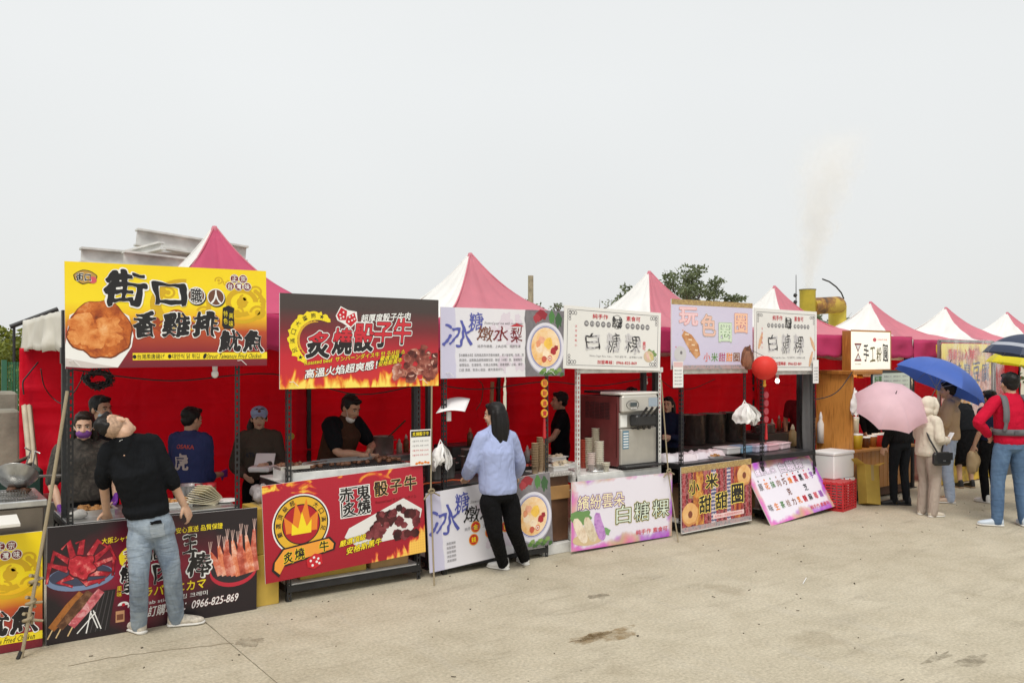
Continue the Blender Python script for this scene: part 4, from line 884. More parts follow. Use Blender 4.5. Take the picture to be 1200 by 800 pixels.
for k in range(48):
    x = .62+.32*rng.random(); y = .23+.36*rng.random()*(1-abs(x-.79)*2.4); r_ = .028*rng.uniform(.8, 1.3); n = 6; ph = rng.uniform(0, 6); q = [(x+r_*math.cos(ph+i*6.283/n)*rng.uniform(.8, 1.1), y+r_*1.75*math.sin(ph+i*6.283/n)*rng.uniform(.8, 1.1)) for i in range(n)]
    b.poly('food_picture', (food('cube_dark', [(20, 6, 10), (52, 14, 20), (96, 34, 38)], 20), food('cube_red', [(50, 12, 20), (100, 30, 40), (160, 80, 84)], 20))[k % 2], q, 2+k*.06)
b.text('嚴選頂級', (.435, .235, .60, .30), YL, 5, .04, [(.05, K)], slope=.2, shear=.2); b.text('安格斯黑牛', (.475, .14, .70, .215), YL, 5, .04, [(.05, K)], slope=.2, shear=.2)
b.finish()

# white rice cake banner with colour washes
def washes(t, co, s, c, f):
    n = t.noise(co, 2.2, 4, .6, .5); w_, h_ = 1.53, .75
    ex = t.m('MINIMUM', t.m('MINIMUM', s[0], t.m('SUBTRACT', w_, s[0])), t.m('MINIMUM', s[2], t.m('SUBTRACT', h_, s[2])))
    g = t.m('SUBTRACT', t.m('MULTIPLY', n, .30), ex); hue = t.noise(co, 1.3, 2)
    wc = t.ramp(hue, [(.34, S(190, 50, 200)), (.45, S(216, 80, 190)), (.51, S(220, 150, 150)), (.54, S(200, 170, 140)), (.58, S(186, 90, 204)), (.7, S(140, 56, 190))])
    return t.mix(c, wc, t.ramp(g, [(.07, 0.0), (.11, .8), (.16, 1.0)]))
wash = bgmat('wash_ground', [(0, (232, 228, 240)), (1, (234, 230, 242))], 0, 1.5, washes)
a = W(669.5, 645.5, 6.80); a.z = .03
b = Board('rice_cake_banner', 'white rice cake banner with purple and pink washes below the ice cream machine', 'banner', a, 1.49, .72, wash, tilt=R(.6))
oc = [(.014, ink('violet', (120, 60, 150))), (.03, WH), (.045, K)]
b.text('繽紛雲朵', (.055, .58, .50, .79), ink('cream', (246, 236, 190)), 5, .02, [(.05, ink('violet', (84, 50, 110)))])
for ch, bx in (('白', (.42, .31, .565, .58)), ('糖', (.60, .31, .755, .60)), ('粿', (.79, .32, .965, .60))): b.text(ch, bx, ink('mint', (228, 240, 220)), 5, -.01, [(.055, ink('dark_olive', (50, 48, 40))), (.075, ink('corn2', (236, 226, 150)))])
b.text('純手作 素食可', (.62, .10, .95, .175), PK_, 3, .03)
P = 'food_picture'; b.disc(P, ink('bowl', (214, 190, 150)), .16, .15, .15, .045, 1.4); b.disc(P, ink('leaf_banner', (110, 150, 90)), .08, .48, .10, .05, 1.2, jit=.2, seed=4); b.disc(P, ink('leaf_banner2', (120, 166, 110)), .32, .22, .045, .03, 1.5, jit=.3)
for k, (c1, c2) in enumerate((((214, 190, 160), (240, 226, 206)), ((200, 180, 150), (226, 214, 190)), ((150, 90, 170), (200, 150, 214)))):
    b.stroke(P, food('roll%d' % k, [tuple(int(q*.8) for q in c1), c1, c2, c2], 22, False), [(.02+.10*k, .455+.05*(k == 2)), (.035+.10*k, .435+.05*(k == 2)), (.055+.095*k, .37), (.085+.09*k, .27), (.115+.085*k, .17), (.13+.085*k, .13), (.14+.083*k, .11)], [.02, .055, .075, .08, .072, .05, .015], 2+.3*k)
b.finish()

# maroon doughnut banner
def stripes(t, co, s, c, f):
    w = t.wave(co, 3.4, 0, 0, 1, 'X'); v = t.voro(t.map(co, (1, 1, .8)), 26, 'DISTANCE_TO_EDGE')
    c = t.mix(c, S(92, 26, 34), t.ramp(w, [(.35, 1.0), (.45, 0.0)])); c = t.mix(c, S(206, 140, 140), t.m('MULTIPLY', t.ramp(v, [(.04, 1.0), (.1, 0.0)]), .55))
    w2 = t.m('COMPARE', s[0], .55, .045); w3 = t.m('COMPARE', s[0], .82, .035); c = t.mix(c, t.ramp(t.wave(t.map(co, (1, 1, 1)), 7, 3, 1, 6, 'Z'), [(.4, S(80, 90, 130)), (.6, S(214, 200, 206))]), t.m('MAXIMUM', w2, w3)); return c
a = W(799, 630.5, 6.75); a.z = .03
b = Board('doughnut_stall_banner', 'patterned maroon doughnut banner with gold trim, standing on the ground', 'banner', a, 1.24, .76, bgmat('maroon_ground', [(0, (156, 50, 60)), (1, (166, 58, 66))], 2, .76, stripes), tilt=R(-.8))
b.rect('border', tri, 0, .905, 1, 1, 1); b.rect('border', tri2, 0, .0, 1, .085, 1); b.rect('print', WH, 0, -.0, 1, .012, 2)
for ch, bx in (('小', (.10, .57, .24, .77)), ('米', (.33, .62, .50, .84)), ('甜', (.24, .26, .40, .52)), ('甜', (.47, .28, .635, .53)), ('圈', (.70, .33, .87, .62))): b.text(ch, bx, K, 5, .055, [(.05, ink('corn', (252, 226, 110)))])
b.rect('print', food('tribal_panel', [(70, 20, 26), (150, 50, 56), (214, 150, 60), (230, 200, 140)], 34, True, stretch=(1, 1, .5)), .16, .09, .30, .9, .6); b.rect('print', food('tribal_panel2', [(60, 16, 24), (140, 40, 50), (200, 110, 50), (226, 190, 120)], 26, True, stretch=(1.4, 1, .4)), .74, .09, .86, .9, .6)
for (x, y, r) in ((.115, .27, .112), (.89, .745, .108)):
    b.disc('food_picture', food('doughnut_dark', [(170, 100, 50), (206, 140, 80), (226, 170, 110)], 18, False), x, y, r, r*.95, 2, 34, .05); b.disc('food_picture', food('doughnut', [(206, 140, 70), (230, 176, 110), (244, 206, 150)], 14, False), x, y+.02, r*.93, r*.86, 2.5, 34, .05); b.disc('food_picture', ink('dough_hole2', (130, 70, 50)), x, y, r*.26, r*.3, 3)
b.rect('print', ink('pale_pink', (244, 214, 214)), .43, .135, .88, .205, 2); b.text('古早味小米甜甜圈現炸好吃', (.45, .15, .86, .19), RD, 3, small=True)
for k in range(4): b.rect('border', tri, .10, .15+.18*k, .15, .26+.18*k, 1.2)
b.finish()

# leaning price list with flavour columns
a0, a1 = G(904, 616), G(979.5, 598.5)
rz = math.atan2(a1.y-a0.y, a1.x-a0.x); b = Board('flavour_list_board', 'pastel rice cake flavour list leaning against the dark counter', 'board', a0, (a1-a0).length, .80, wash, rz=rz, lean=R(-29), tilt=R(-2.5))
b.text('繽紛雲朵', (.11, .775, .40, .885), ink('lilac_white', (240, 226, 246)), 4, .05, [(.045, GY)]); b.text('白糖粿', (.46, .74, .82, .91), ink('lilac_white', ()), 4, .05, [(.05, GY)])
cols_ = ((GY, '原味'), (OR, '花生'), (GR, '抹茶'), (ink('tan_ink', (170, 140, 130)), '肉桂'), (BR, '巧克力'), (OR, '煉乳'), (RD, '黑糖'), (K, '黑芝麻'), (PK_, '草莓'), (PU, '芋頭'))
for k, (mt, st) in enumerate(cols_):
    x = .10+.086*k; ys = (.60, .26) if len(st) == 2 else (.60, .43, .26)
    for ch, y in zip(st, ys): b.text(ch, (x-.028, y-.055, x+.028, y+.055), mt, 4, .035, res=26)
    b.disc('print', mt, x, .70, .009, layer=2, n=10)
b.text('純手作 素食可', (.63, .06, .93, .125), PK_, 3, .03); b.finish()
# ================================================================== racks and counters
def slotted(name, c, rough=.5, metal=.3):
    """angle steel punched with a row of see-through slots"""
    m, t = newmat(name); co = t.co(); s = t.sep(co)
    fz = t.m('FRACT', t.m('DIVIDE', s[2], .05)); zin = t.m('COMPARE', fz, .5, .30)
    ax = t.m('COMPARE', t.m('ABSOLUTE', s[0]), .021, .0075); ay = t.m('COMPARE', t.m('ABSOLUTE', s[1]), .021, .0075)
    hole = t.m('MULTIPLY', zin, t.m('MAXIMUM', ax, ay))
    g = t.noise(co, 9, 4); b = t.bsdf(Base_Color=t.ramp(g, [(.3, tuple(x*.7 for x in c)), (.7, tuple(min(1, x*1.15) for x in c))]), Roughness=rough, Metallic=metal)
    tr = t.add('ShaderNodeBsdfTransparent'); ms = t.add('ShaderNodeMixShader'); t.put(ms.inputs[0], hole)
    t.l(b.outputs[0], ms.inputs[1]); t.l(tr.outputs[0], ms.inputs[2]); t.l(ms.outputs[0], t.n['Material Output'].inputs[0]); return m
sl_black = slotted('black_slotted_steel', (.028, .028, .03)); sl_white = slotted('white_slotted_steel', (.68, .68, .66), .45, .0)
blackst = M('black_steel', (.03, .03, .032), .5, .3, var=.3); whitest = M('white_steel', (.7, .7, .68), .5, 0, var=.15, vscale=9)
stainless = M('stainless', (.55, .55, .54), .32, .9, var=.2, vscale=7); stainless_d = M('dull_stainless', (.33, .32, .30), .42, .85, var=.3, vscale=5)
darktop = M('dark_counter_top', (.05, .05, .052), .35, .2, var=.3)
wood = newmat('varnished_wood'); t = wood[1]; co = t.co(); g_ = t.wave(t.map(co, (14, 14, 1.1)), 2.0, 5, 3, 1.6, 'X')
t.bsdf(Base_Color=t.ramp(t.m('ADD', t.m('MULTIPLY', g_, .55), t.m('MULTIPLY', t.noise(co, 2.4, 3), .45)), [(.25, (.34, .13, .026)), (.75, (.60, .27, .062))]), Roughness=.38, Normal=t.bump(g_, .08, .004)); wood = wood[0]
card = M('cardboard', (.42, .27, .12), .85, var=.15, vscale=5, bump=.1, bscale=40); card_y = M('yellow_carton', (.52, .35, .06), .75, var=.12, vscale=5); whitepl = M('white_plastic', (.78, .78, .76), .4); foam = M('styrofoam', (.82, .83, .83), .75, bump=.15, bscale=120)
redpl = M('red_plastic', (.50, .02, .025), .4, var=.15); blackpl = M('black_plastic', (.02, .02, .022), .4)
def rack(label, x0, x1, v0, v1, tops, shelves, dark=True, cast=False, topmat=None, name='slotted_steel_rack', backtop=None, beam=None):
    r = thing(name, label, 'rack', (x0, v0, 0), 0, 'slotted steel stall racks'); w, d = x1-x0, v1-v0; z0 = .07 if cast else 0.0
    for sx in (0, 1):
        for sy in (0, 1):
            zt = tops[sx] if sy == 0 else (backtop or shelves[0][0]-.02); mb = MB(); ax, ay = (1 if sx == 0 else -1), (1 if sy == 0 else -1)
            mb.b(min(0, ax*.04), max(0, ax*.04), min(0, ay*.003), max(0, ay*.003), z0, zt); mb.b(min(0, ax*.003), max(0, ax*.003), min(ay*.003, ay*.04), max(ay*.003, ay*.04), z0, zt)
            o = mb.build('post', sl_black if dark else sl_white, r); o.location = (sx*w, sy*d, 0)
            if cast: mb = MB(); mb.tube([(ax*.02-.012, ay*.02, .032), (ax*.02+.012, ay*.02, .032)], .032, 12); mb.b(ax*.02-.016, ax*.02+.016, ay*.02-.006, ay*.02+.006, .04, .072); c = mb.build('caster', M('caster_grey', (.3, .3, .3), .5), r); c.location = (sx*w, sy*d, 0)
    sm = blackst if dark else whitest
    if beam: mb = MB(); mb.b(-.02, w+.02, -.012, -.002, beam-.025, beam+.03, .002); mb.build('top_beam', sl_white, r)
    for z, th, tm in shelves:
        mb = MB(); mb.b(.004, w-.004, .005, d-.005, z-.012, z, .003); mb.build('shelf', tm or whitest, r)
        for yy in (-.0, d-.03):
            mb = MB(); mb.b(.0, w, yy-.004, yy+.03, z-th-.013, z-.013, .002); mb.build('beam', sm, r)
        for xx in (0, w-.03): mb = MB(); mb.b(xx-.003, xx+.033, .032, d-.036, z-th-.013, z-.013, .002); mb.build('beam', sm, r)
    return r
F0, F1 = 6.88, 7.55
rack('black slotted rack carrying the yellow fried chicken sign', 1.02, 2.27, F0, F1, (1.98, 1.98), [(.845, .05, stainless), (.25, .04, None)])
rack('black slotted rack with low white shelf behind the red beef banner', 2.665, 3.945, F0, F1, (1.80, 1.80), [(.985, .05, None), (.145, .055, None)])
rack('black slotted rack holding the stewed pear boards', 4.19, 5.45, F0, F1, (1.87, 1.9), [(.835, .04, darktop), (.11, .05, None)])
rack('white slotted rack on casters under the ice cream machine', 5.84, 7.09, F0, F1, (1.97, 1.93), [(.80, .075, whitest), (.16, .05, None)], False, True, beam=1.90)
rack('black slotted rack behind the maroon doughnut banner', 7.42, 8.58, F0, F1, (1.92, 1.92), [(.80, .05, darktop), (.12, .05, None)], beam=1.875)
rack('black slotted rack beside the red lantern', 8.90, 10.02, F0, F1, (1.92, 1.9), [(.80, .05, darktop), (.12, .05, None)], beam=1.845)
# side and front cladding of the ice cream counter
mb = MB(); mb.b(5.45, 5.80, 6.98, 7.5, .12, .80, .004); o = one(mb, 'plywood_cabinet', [M('dark_plywood', (.10, .045, .022), .6, var=.4, vscale=4), card], 'dark brown plywood cabinet beside the white rack', 'cabinet')
mb = MB(); mb.b(5.47, 5.80, 6.955, 6.978, .56, .70, .003); mb.build('drawer_front', M('tan_plywood', (.40, .22, .08), .6, var=.2), o)
mb = MB(); mb.b(5.43, 5.82, 6.93, 7.52, .802, .845, .006); mb.build('worktop', M('speckled_top', (.42, .40, .38), .4, var=.5, vscale=60), o)
mb = MB(); mb.b(5.42, 5.80, 6.92, 7.5, .0, .11, .005); mb.build('plinth', whitest, o)

# ---- goods
rng = random.Random(21)
def food_heap(mb, x0, x1, y0, y1, z, n, r, seed=0, flat=.7):
    rg = random.Random(seed)
    for k in range(n):
        s_ = r*rg.uniform(.6, 1.3); mb.blob((rg.uniform(x0+r, x1-r), rg.uniform(y0+r, y1-r), z+rg.uniform(0, r)), (s_, s_*rg.uniform(.7, 1.2), s_*flat), k+seed*9, .45, 7, 5)
def tray(label, x, y, z, w, d, h, fm, n, r, seed, mat=None, rz=0.0, group='trays of food on the counters', name='food_tray'):
    o = thing(name, label, 'tray', (x, y, z), rz, group); mb = MB(); t_ = .004; e = .02
    for (a, b_, c, d_) in ((-w/2, w/2, -d/2, -d/2+t_), (-w/2, w/2, d/2-t_, d/2), (-w/2, -w/2+t_, -d/2+t_, d/2-t_), (w/2-t_, w/2, -d/2+t_, d/2-t_)): mb.b(a, b_, c, d_, 0, h)
    mb.b(-w/2+t_, w/2-t_, -d/2+t_, d/2-t_, 0, .004)
    for (a, b_, c, d_) in ((-w/2-e, w/2+e, -d/2-e, -d/2), (-w/2-e, w/2+e, d/2, d/2+e), (-w/2-e, -w/2, -d/2, d/2), (w/2, w/2+e, -d/2, d/2)): mb.b(a, b_, c, d_, h-.004, h)
    mb.build('pan', mat or M('foil', (.7, .69, .67), .35, .85, bump=.3, bscale=30), o)
    if n: mb = MB(); food_heap(mb, -w/2, w/2, -d/2, d/2, h*.6, n, r, seed); f = mb.build('food', fm, o); f['kind'] = 'stuff'
    return o
fried = M('fried_chicken', (.42, .20, .06), .6, var=.5, vscale=30, bump=.6, bscale=60, bdist=.01); grilled = M('grilled_meat', (.14, .06, .03), .5, var=.6, vscale=25, bump=.5, bscale=50, bdist=.008)
tray('foil tray heaped with fried chicken beside the leaning man', U(112, 7.15), 7.15, .845, .24, .18, .05, fried, 26, .028, 1)
tray('white tray of fried pieces under the man\'s hanging arm', U(206, 7.18), 7.18, .845, .22, .17, .045, fried, 18, .028, 2, whitepl)
def pot(label, px, v, z, r, h, mat=None, lid=None, ladle=False, name='steel_pot', cat='pot', group='steel pots'):
    o = thing(name, label, cat, (U(px, v), v, z), 0, group); mb = MB(); t_ = .005
    mb.lathe([(0, 0), (r*.97, 0), (r, .01), (r, h), (r+.008, h+.004), (r-t_, h), (r-t_, .02), (0, .02)], (0, 0, 0), 24); mb.build('body', mat or stainless_d, o)
    for sx in (-1, 1):
        mb = MB(); mb.tube([(sx*r, -.04, h*.75), (sx*(r+.035), -.035, h*.76), (sx*(r+.035), .035, h*.76), (sx*r, .04, h*.75)], .006, 6); mb.build('handle', stainless_d, o)
    if lid is not None: mb = MB(); mb.lathe([(0, .05), (.02, .05), (.02, .03), (r*.6, .022), (r+.004, .006), (r+.004, 0)], (0, 0, h+.004), 24); mb.build('lid', lid, o)
    if ladle: mb = MB(); mb.tube([(-.03, .02, h*.5), (r*.9, 0, h+.02), (r+.16, -.02, h+.17)], .010, 6); mb.build('ladle', M('dark_wood', (.08, .04, .02), .6), o)
    return o
pot('steel tub of pale powder beside red-lidded jars', 222, 7.4, .845, .10, .13, stainless); 
for k, px in enumerate((235.5, 246.5)):
    o = thing('spice_jar', ('squat spice jar with red lid next to the steel tub', 'squat spice jar with red lid nearest the paper sleeves')[k], 'jar', (U(px, 7.45), 7.45, .845), 0, 'red lidded jars'); mb = MB(); mb.lathe([(0, 0), (.045, 0), (.048, .01), (.048, .09), (.04, .10)], (0, 0, 0), 16); mb.build('jar_body', M('jar_brown', (.25, .14, .07), .35), o); mb = MB(); mb.lathe([(.05, 0), (.05, .03), (0, .032)], (0, 0, .095), 16); mb.build('lid', redpl, o)
o = thing('paper_sleeve_stack', 'fanned stack of cream paper sleeves on the steel counter', 'paper sleeves', (U(240, 7.12), 7.12, .846), .3)
for k in range(9):
    mb = MB(); rot = Matrix.Rotation(R(6*k-20), 3, 'Z') @ Matrix.Rotation(R(10+3*k), 3, 'Y'); mb.box((.012*k-.05, 0, .02+.010*k), (.22, .13, .004), rot); mb.build('sleeve', M('cream_paper', (.72, .66, .48), .8), o)
mb = MB(); mb.lathe([(0, 0), (.06, 0), (.10, .012), (.095, .016), (.055, .006), (0, .006)], (0, 0, 0), 20); one(mb, 'white_plate', [whitepl], 'flat white plate at the end of the steel counter', 'plate', (U(266, 7.15), 7.15, .846))
mb = MB(); mb.blob((0, 0, .03), (.07, .05, .035), 4, .25); one(mb, 'folded_towel', [M('grey_towel', (.5, .49, .46), .9)], 'crumpled grey towel by the left rack post', 'towel', (U(92, 7.05), 7.05, .846))
# cooking end at the far left
o = thing('fryer_cabinet', 'stainless fryer cabinet at the far left edge', 'fryer', (-.30, 6.95, 0)); w_, d_ = 1.18, .62
mb = MB(); mb.b(0, w_, 0, d_, .06, .98, .01); mb.build('body', M('steel_brown_reflection', (.24, .21, .18), .35, .8, var=.35, vscale=2.5), o); mb = MB(); mb.b(-.02, w_+.02, -.03, d_+.02, .98, 1.03, .008); mb.build('rim', stainless, o)  # brownish reflection in the stainless body is put into its base colour
for x in (.06, w_-.06): mb = MB(); mb.b(x-.03, x+.03, .03, .09, 0, .06); mb.build('foot', blackpl, o)
for k in range(26): mb = MB(); mb.tube([(.70+.017*k, .03, 1.045), (.70+.017*k, .50, 1.045)], .0032, 5); mb.build('grate_bar', stainless, o)
mb = MB(); mb.tube([(.69, .03, 1.042), (1.14, .03, 1.042), (1.14, .5, 1.042), (.69, .5, 1.042), (.69, .03, 1.042)], .006, 6); mb.build('grate_frame', stainless, o)
mb = MB(); food_heap(mb, .95, 1.15, .2, .45, 1.05, 9, .03, 6); f = mb.build('food', grilled, o); f['kind'] = 'stuff'
Rw = Matrix.Rotation(R(-42), 3, 'X') @ Matrix.Rotation(R(12), 3, 'Y'); wk = W(20, 556, 7.3)
o = thing('wok', 'dented steel wok tipped up on the fryer', 'wok', wk); mb = MB(); mb.lathe([(.0, -.09), (.05, -.085), (.10, -.06), (.14, 0), (.145, .004), (.135, 0), (.095, -.053), (.045, -.077), (0, -.082)], (0, 0, 0), 26, M4=Rw); mb.build('bowl', M('worn_steel', (.42, .42, .41), .3, .9, var=.35, vscale=9), o)
mb = MB(); mb.tube([Rw @ Vector((.13, 0, 0)), Rw @ Vector((.22, .02, .03)), Rw @ Vector((.33, .03, .05))], [.012, .010, .012], 8); mb.build('handle', stainless_d, o)
for s_ in (0, 1): mb = MB(); mb.tube([wk*0+Vector((.06+.05*s_, .05, .05)), Vector((.09+.03*s_, .0, .17)), Vector((.05+.1*s_, -.02, .20-.05*s_))], .006, 6); mb.build('ladle', stainless, o)
o = thing('frying_basket', 'wire frying basket hanging at the fryer edge', 'basket', W(12, 592, 7.0)); 
for k in range(11):
    mb = MB(); y = -.09+.018*k; mb.tube([(y, -.05, .10), (y*.9, -.05, 0), (y*.9, .05, 0), (y, .05, .10)], .0022, 4); mb.build('wire', stainless_d, o)
for z in (.0, .035, .07, .10): mb = MB(); q = .9+.1*z/.1; mb.tube([(-.09*q, -.052, z), (.09*q, -.052, z), (.09*q, .052, z), (-.09*q, .052, z), (-.09*q, -.052, z)], .0028, 4); mb.build('hoop', stainless_d, o)
mb = MB(); mb.box((0, 0, 0), (.30, .22, .02), Matrix.Rotation(R(8), 3, 'X')); one(mb, 'cutting_board', [M('white_board', (.75, .73, .68), .5)], 'pale board poking in low at the left edge', 'board', W(-8, 612, 6.75))
# plastic tub, firewood and planks behind the fryer
o = one(MB().b(-.3, .3, -.2, .2, 0, .30, .03), 'plastic_tub', [M('dark_green_tub', (.02, .05, .04), .5)], 'dark green plastic tub behind the wok', 'tub', W(5, 540, 9.2)-Vector((0, 0, .0)))
o.location.z = .72; mb = MB(); mb.b(-.5, .45, -.3, .3, 0, .71, .01); one(mb, 'steel_table', [stainless_d], 'low steel table behind the fryer', 'table', (o.location.x, 9.2, 0))
for k, (a_, c_) in enumerate((((12, 545), (34, 535)), ((14, 550), (38, 543)), ((10, 552), (30, 548)))):
    mb = MB(); mb.tube([W(*a_, 8.6), W(*c_, 8.7)], [.018, .015], 7); one(mb, 'firewood', [bark], ('topmost', 'middle', 'lowest')[k]+' stick of firewood behind the wok', 'stick', group='sticks of firewood')
for k, px in enumerate((31, 36)):
    mb = MB(); a_, c_ = W(px-2, 475, 9.9), W(px+6, 556, 9.5); mb.tube([a_, c_], .03, 4); one(mb, 'wood_plank', [M('pale_plank', (.55, .48, .36), .8, var=.2)], ('pale plank leaning against the red wall corner', 'second pale plank leaning by the tent leg')[k], 'plank', group='leaning planks')
# charcoal grill
o = thing('charcoal_grill', 'white edged charcoal grill full of meat before the cook', 'grill', (2.73, 6.92, .985)); w_, d_ = 1.14, .46
mb = MB(); mb.b(0, w_, 0, .02, 0, .085, .004); mb.b(0, w_, d_-.02, d_, 0, .085, .004); mb.b(0, .02, .02, d_-.02, 0, .085, .004); mb.b(w_-.02, w_, .02, d_-.02, 0, .085, .004); mb.build('trough', whitest, o)
mb = MB(); mb.b(.02, w_-.02, .02, d_-.02, 0, .03); mb.build('coal_bed', M('coal', (.03, .02, .018), .95, var=.6, vscale=30, bump=.8, bscale=50, bdist=.02), o)
for k in range(44): mb = MB(); x = .03+.0248*k; mb.tube([(x, .015, .092), (x, d_-.015, .092)], .0035, 5); mb.build('grill_bar', blackst, o)
rg = random.Random(4); mb = MB()
for k in range(60):
    x, y = rg.uniform(.05, w_-.05), rg.uniform(.08, d_-.08); mb.box((x, y, .112), (.038, .036, .03), Matrix.Rotation(rg.uniform(0, 3), 3, 'Z'), .006)
f = mb.build('meat_cubes', grilled, o); f['kind'] = 'stuff'
for k in range(6): mb = MB(); y = .10+.05*k; mb.tube([(.2+.1*(k % 3), y, .135), (.75+.05*(k % 4), y+.02, .135)], .004, 5); mb.build('skewer', M('skewer_steel', (.3, .3, .3), .3, .9), o)
tray('foil tray of grilled beef cubes at the end of the grill', U(342, 7.0), 6.99, 1.10, .26, .15, .03, grilled, 30, .022, 7)
# boxes below
def carton(label, x, y, z, w, d, h, mat, rz=0.0, group='cartons stored low', rot=None, flaps=False):
    o = thing('carton', label, 'box', (x, y, z), rz, group); 
    if rot: o.rotation_euler = rot
    mb = MB(); mb.b(-w/2, w/2, -d/2, d/2, 0, h, .004); mb.build('box_body', mat, o)
    mb = MB(); mb.b(-.025, .025, -d/2-.0015, d/2+.0015, h*.6, h+.0015); mb.build('tape', M('parcel_tape', (.45, .33, .14), .3), o)
    if flaps:
        for s_ in (-1, 1): mb = MB(); mb.box((s_*(w/2+.07), 0, h+.03), (.16, d*.96, .005), Matrix.Rotation(s_*R(-25), 3, 'Y')); mb.build('flap', mat, o)
    return o
carton('yellow carton on the low shelf under the red banner', 3.12, 7.15, .147, .62, .4, .20, card_y); carton('tan carton on the low shelf beside the yellow one', 3.66, 7.12, .147, .38, .36, .22, card)
b_ = carton('yellow carton standing on the ground between the first two stalls', 2.50, 7.06, 0, .20, .34, .42, card_y); carton('upper yellow carton stacked between the first two stalls', 2.50, 7.07, .422, .19, .32, .38, card_y)
mb = MB(); mb.blob((0, 0, .07), (.07, .09, .08), 8, .5, 14, 10); one(mb, 'bin_bag', [M('clear_bag', (.32, .29, .29), .35, bump=.6, bscale=22, bdist=.02)], 'scrunched grey plastic bag behind the red banner edge', 'bag', (2.56, 7.2, .81))
# the cook's rear table and pot
o = thing('rear_work_table', 'stainless work table along the red wall behind the cook', 'table', (U(420, 8.75), 8.6, 0)); mb = MB(); mb.b(0, 1.35, 0, .55, .90, .94, .004); mb.build('table_top', stainless, o); mb = MB(); mb.b(.01, 1.34, .02, .04, .55, .90); mb.build('apron', M('pale_apron', (.42, .42, .40), .5, .3), o)
for x in (.03, 1.3):
    for y in (.05, .5): mb = MB(); mb.tube([(x, y, 0), (x, y, .9)], .02, 8); mb.build('leg', stainless_d, o)
pot('tall steel pot with a ladle on the rear work table', 449, 8.8, .94, .12, .20, stainless_d, None, True)
# pear stall goods
pot('steel canister nearest the hanging price card', 510, 7.3, .837, .075, .20); pot('steel canister behind the white carrier bag', 524, 7.32, .837, .08, .19); pot('tall soup urn half hidden by the woman in blue', 552, 7.45, .837, .10, .25)
mb = MB(); mb.b(-.30, .30, -.2, .2, 0, .26, .01); one(mb, 'gas_stove', [M('black_stove', (.03, .03, .03), .4, .4, var=.3)], 'black gas stove at the back of the pear stall', 'stove', (U(545, 8.2), 8.2, .80)); mb = MB(); mb.b(-.7, .9, -.3, .3, 0, .79, .01); one(mb, 'rear_counter', [M('dark_table', (.06, .055, .05), .6)], 'dark rear counter in the pear stall', 'counter', (U(560, 8.2), 8.25, 0))
mb = MB(); mb.tube([W(x, y, 7.0) for x, y in ((480, 572), (500, 566), (515, 565), (530, 562), (550, 563))], .008, 6); one(mb, 'gas_hose', [M('orange_hose', (.62, .10, .02), .4)], 'orange gas hose along the pear stall counter', 'hose')
for k, (px, n) in enumerate(((627, 10), (633, 12), (639, 9))):
    o = thing('cup_stack', ('left', 'middle', 'right')[k]+' kraft paper cup stack beside the woman in blue', 'cups', (U(px, 7.05+.04*k), 7.05+.04*k, .838), 0, 'stacks of kraft cups')
    for q in range(n): mb = MB(); z = .026*q; mb.lathe([(.028, z), (.037, z+.08), (.039, z+.08), (.036, z+.083)], (0, 0, 0), 14); mb.build('cup', M('kraft', (.46, .33, .2), .7), o)
tray('red tray of toppings behind the kraft cups', U(612, 7.35), 7.35, .837, .26, .2, .05, M('topping_red', (.4, .05, .03), .4), 18, .025, 9, blackpl)
# ice cream machine
x0, x1, v0, v1, zb = 6.50, 7.06, 6.95, 7.62, .83
o = thing('ice_cream_machine', 'maroon and steel soft ice cream machine on the white rack', 'ice cream machine', (x0, v0, zb)); w_, d_, h_ = x1-x0, v1-v0, .80
mar = M('maroon_panel', (.165, .040, .040), .42, .1, var=.15); cream_st = M('brushed_front', (.50, .48, .44), .4, .55, var=.1)
mb = MB(); mb.b(0, w_, .012, d_, 0, h_-.02, .006); mb.build('body', mar, o)
mb = MB(); mb.b(.006, w_-.006, -.03, .011, .02, .42, .008); mb.build('lower_door', cream_st, o); mb = MB(); mb.b(.006, w_-.006, -.002, .0115, .425, .60, .004); mb.build('tap_panel', M('tap_panel', (.42, .40, .37), .4, .5), o)
mb = MB(); mb.b(.004, w_-.004, -.06, .0118, .60, h_-.005, .02); mb.build('head_panel', M('head_panel', (.58, .56, .52), .4, .3), o); mb = MB(); mb.b(-.01, w_+.01, -.05, d_*.45, h_-.004, h_+.025, .008); mb.build('hopper_lid', M('lid_white', (.75, .74, .70), .4), o)
mb = MB(); mb.b(.05, w_-.03, .35, d_-.02, h_+.0, h_+.03, .006); mb.build('rear_lid', blackpl, o)
mb = MB(); mb.lathe([(0, -.014), (.075, -.014), (.085, -.004), (.085, .004)], (.15, -.064, .69), 24, M4=Matrix.Rotation(R(90), 3, 'X') @ Matrix.Diagonal((1.1, .62, 1))); mb.build('display_bezel', blackpl, o); mb = MB(); mb.b(.10, .20, -.082, -.0795, .672, .715); mb.build('display_screen', M('lcd', (.06, .08, .09), .2), o)
for k in range(4): mb = MB(); mb.b(.105+.024*k, .12+.024*k, -.083, -.0795, .645, .655); mb.build('button', WH, o)
mb = MB(); mb.b(.40, .54, -.064, -.0605, .66, .76); mb.build('instruction_label', M('label_blue', (.35, .42, .5), .4), o)
mb = MB(); mb.b(.15, .46, -.13, -.003, .445, .575, .02); mb.build('dispenser_head', blackpl, o)
for k in range(3):
    mb = MB(); x = .22+.085*k; mb.tube([(x, -.12, .56), (x+.02, -.20, .66)], [.012, .016], 8); mb.build('lever', blackpl, o); mb = MB(); mb.lathe([(.022, .445), (.016, .41), (0, .41)], (x, -.08, 0), 12); mb.build('nozzle', blackpl, o)
mb = MB(); mb.b(.02, .12, -.006, -.0025, .44, .575); mb.build('notice', WH, o)
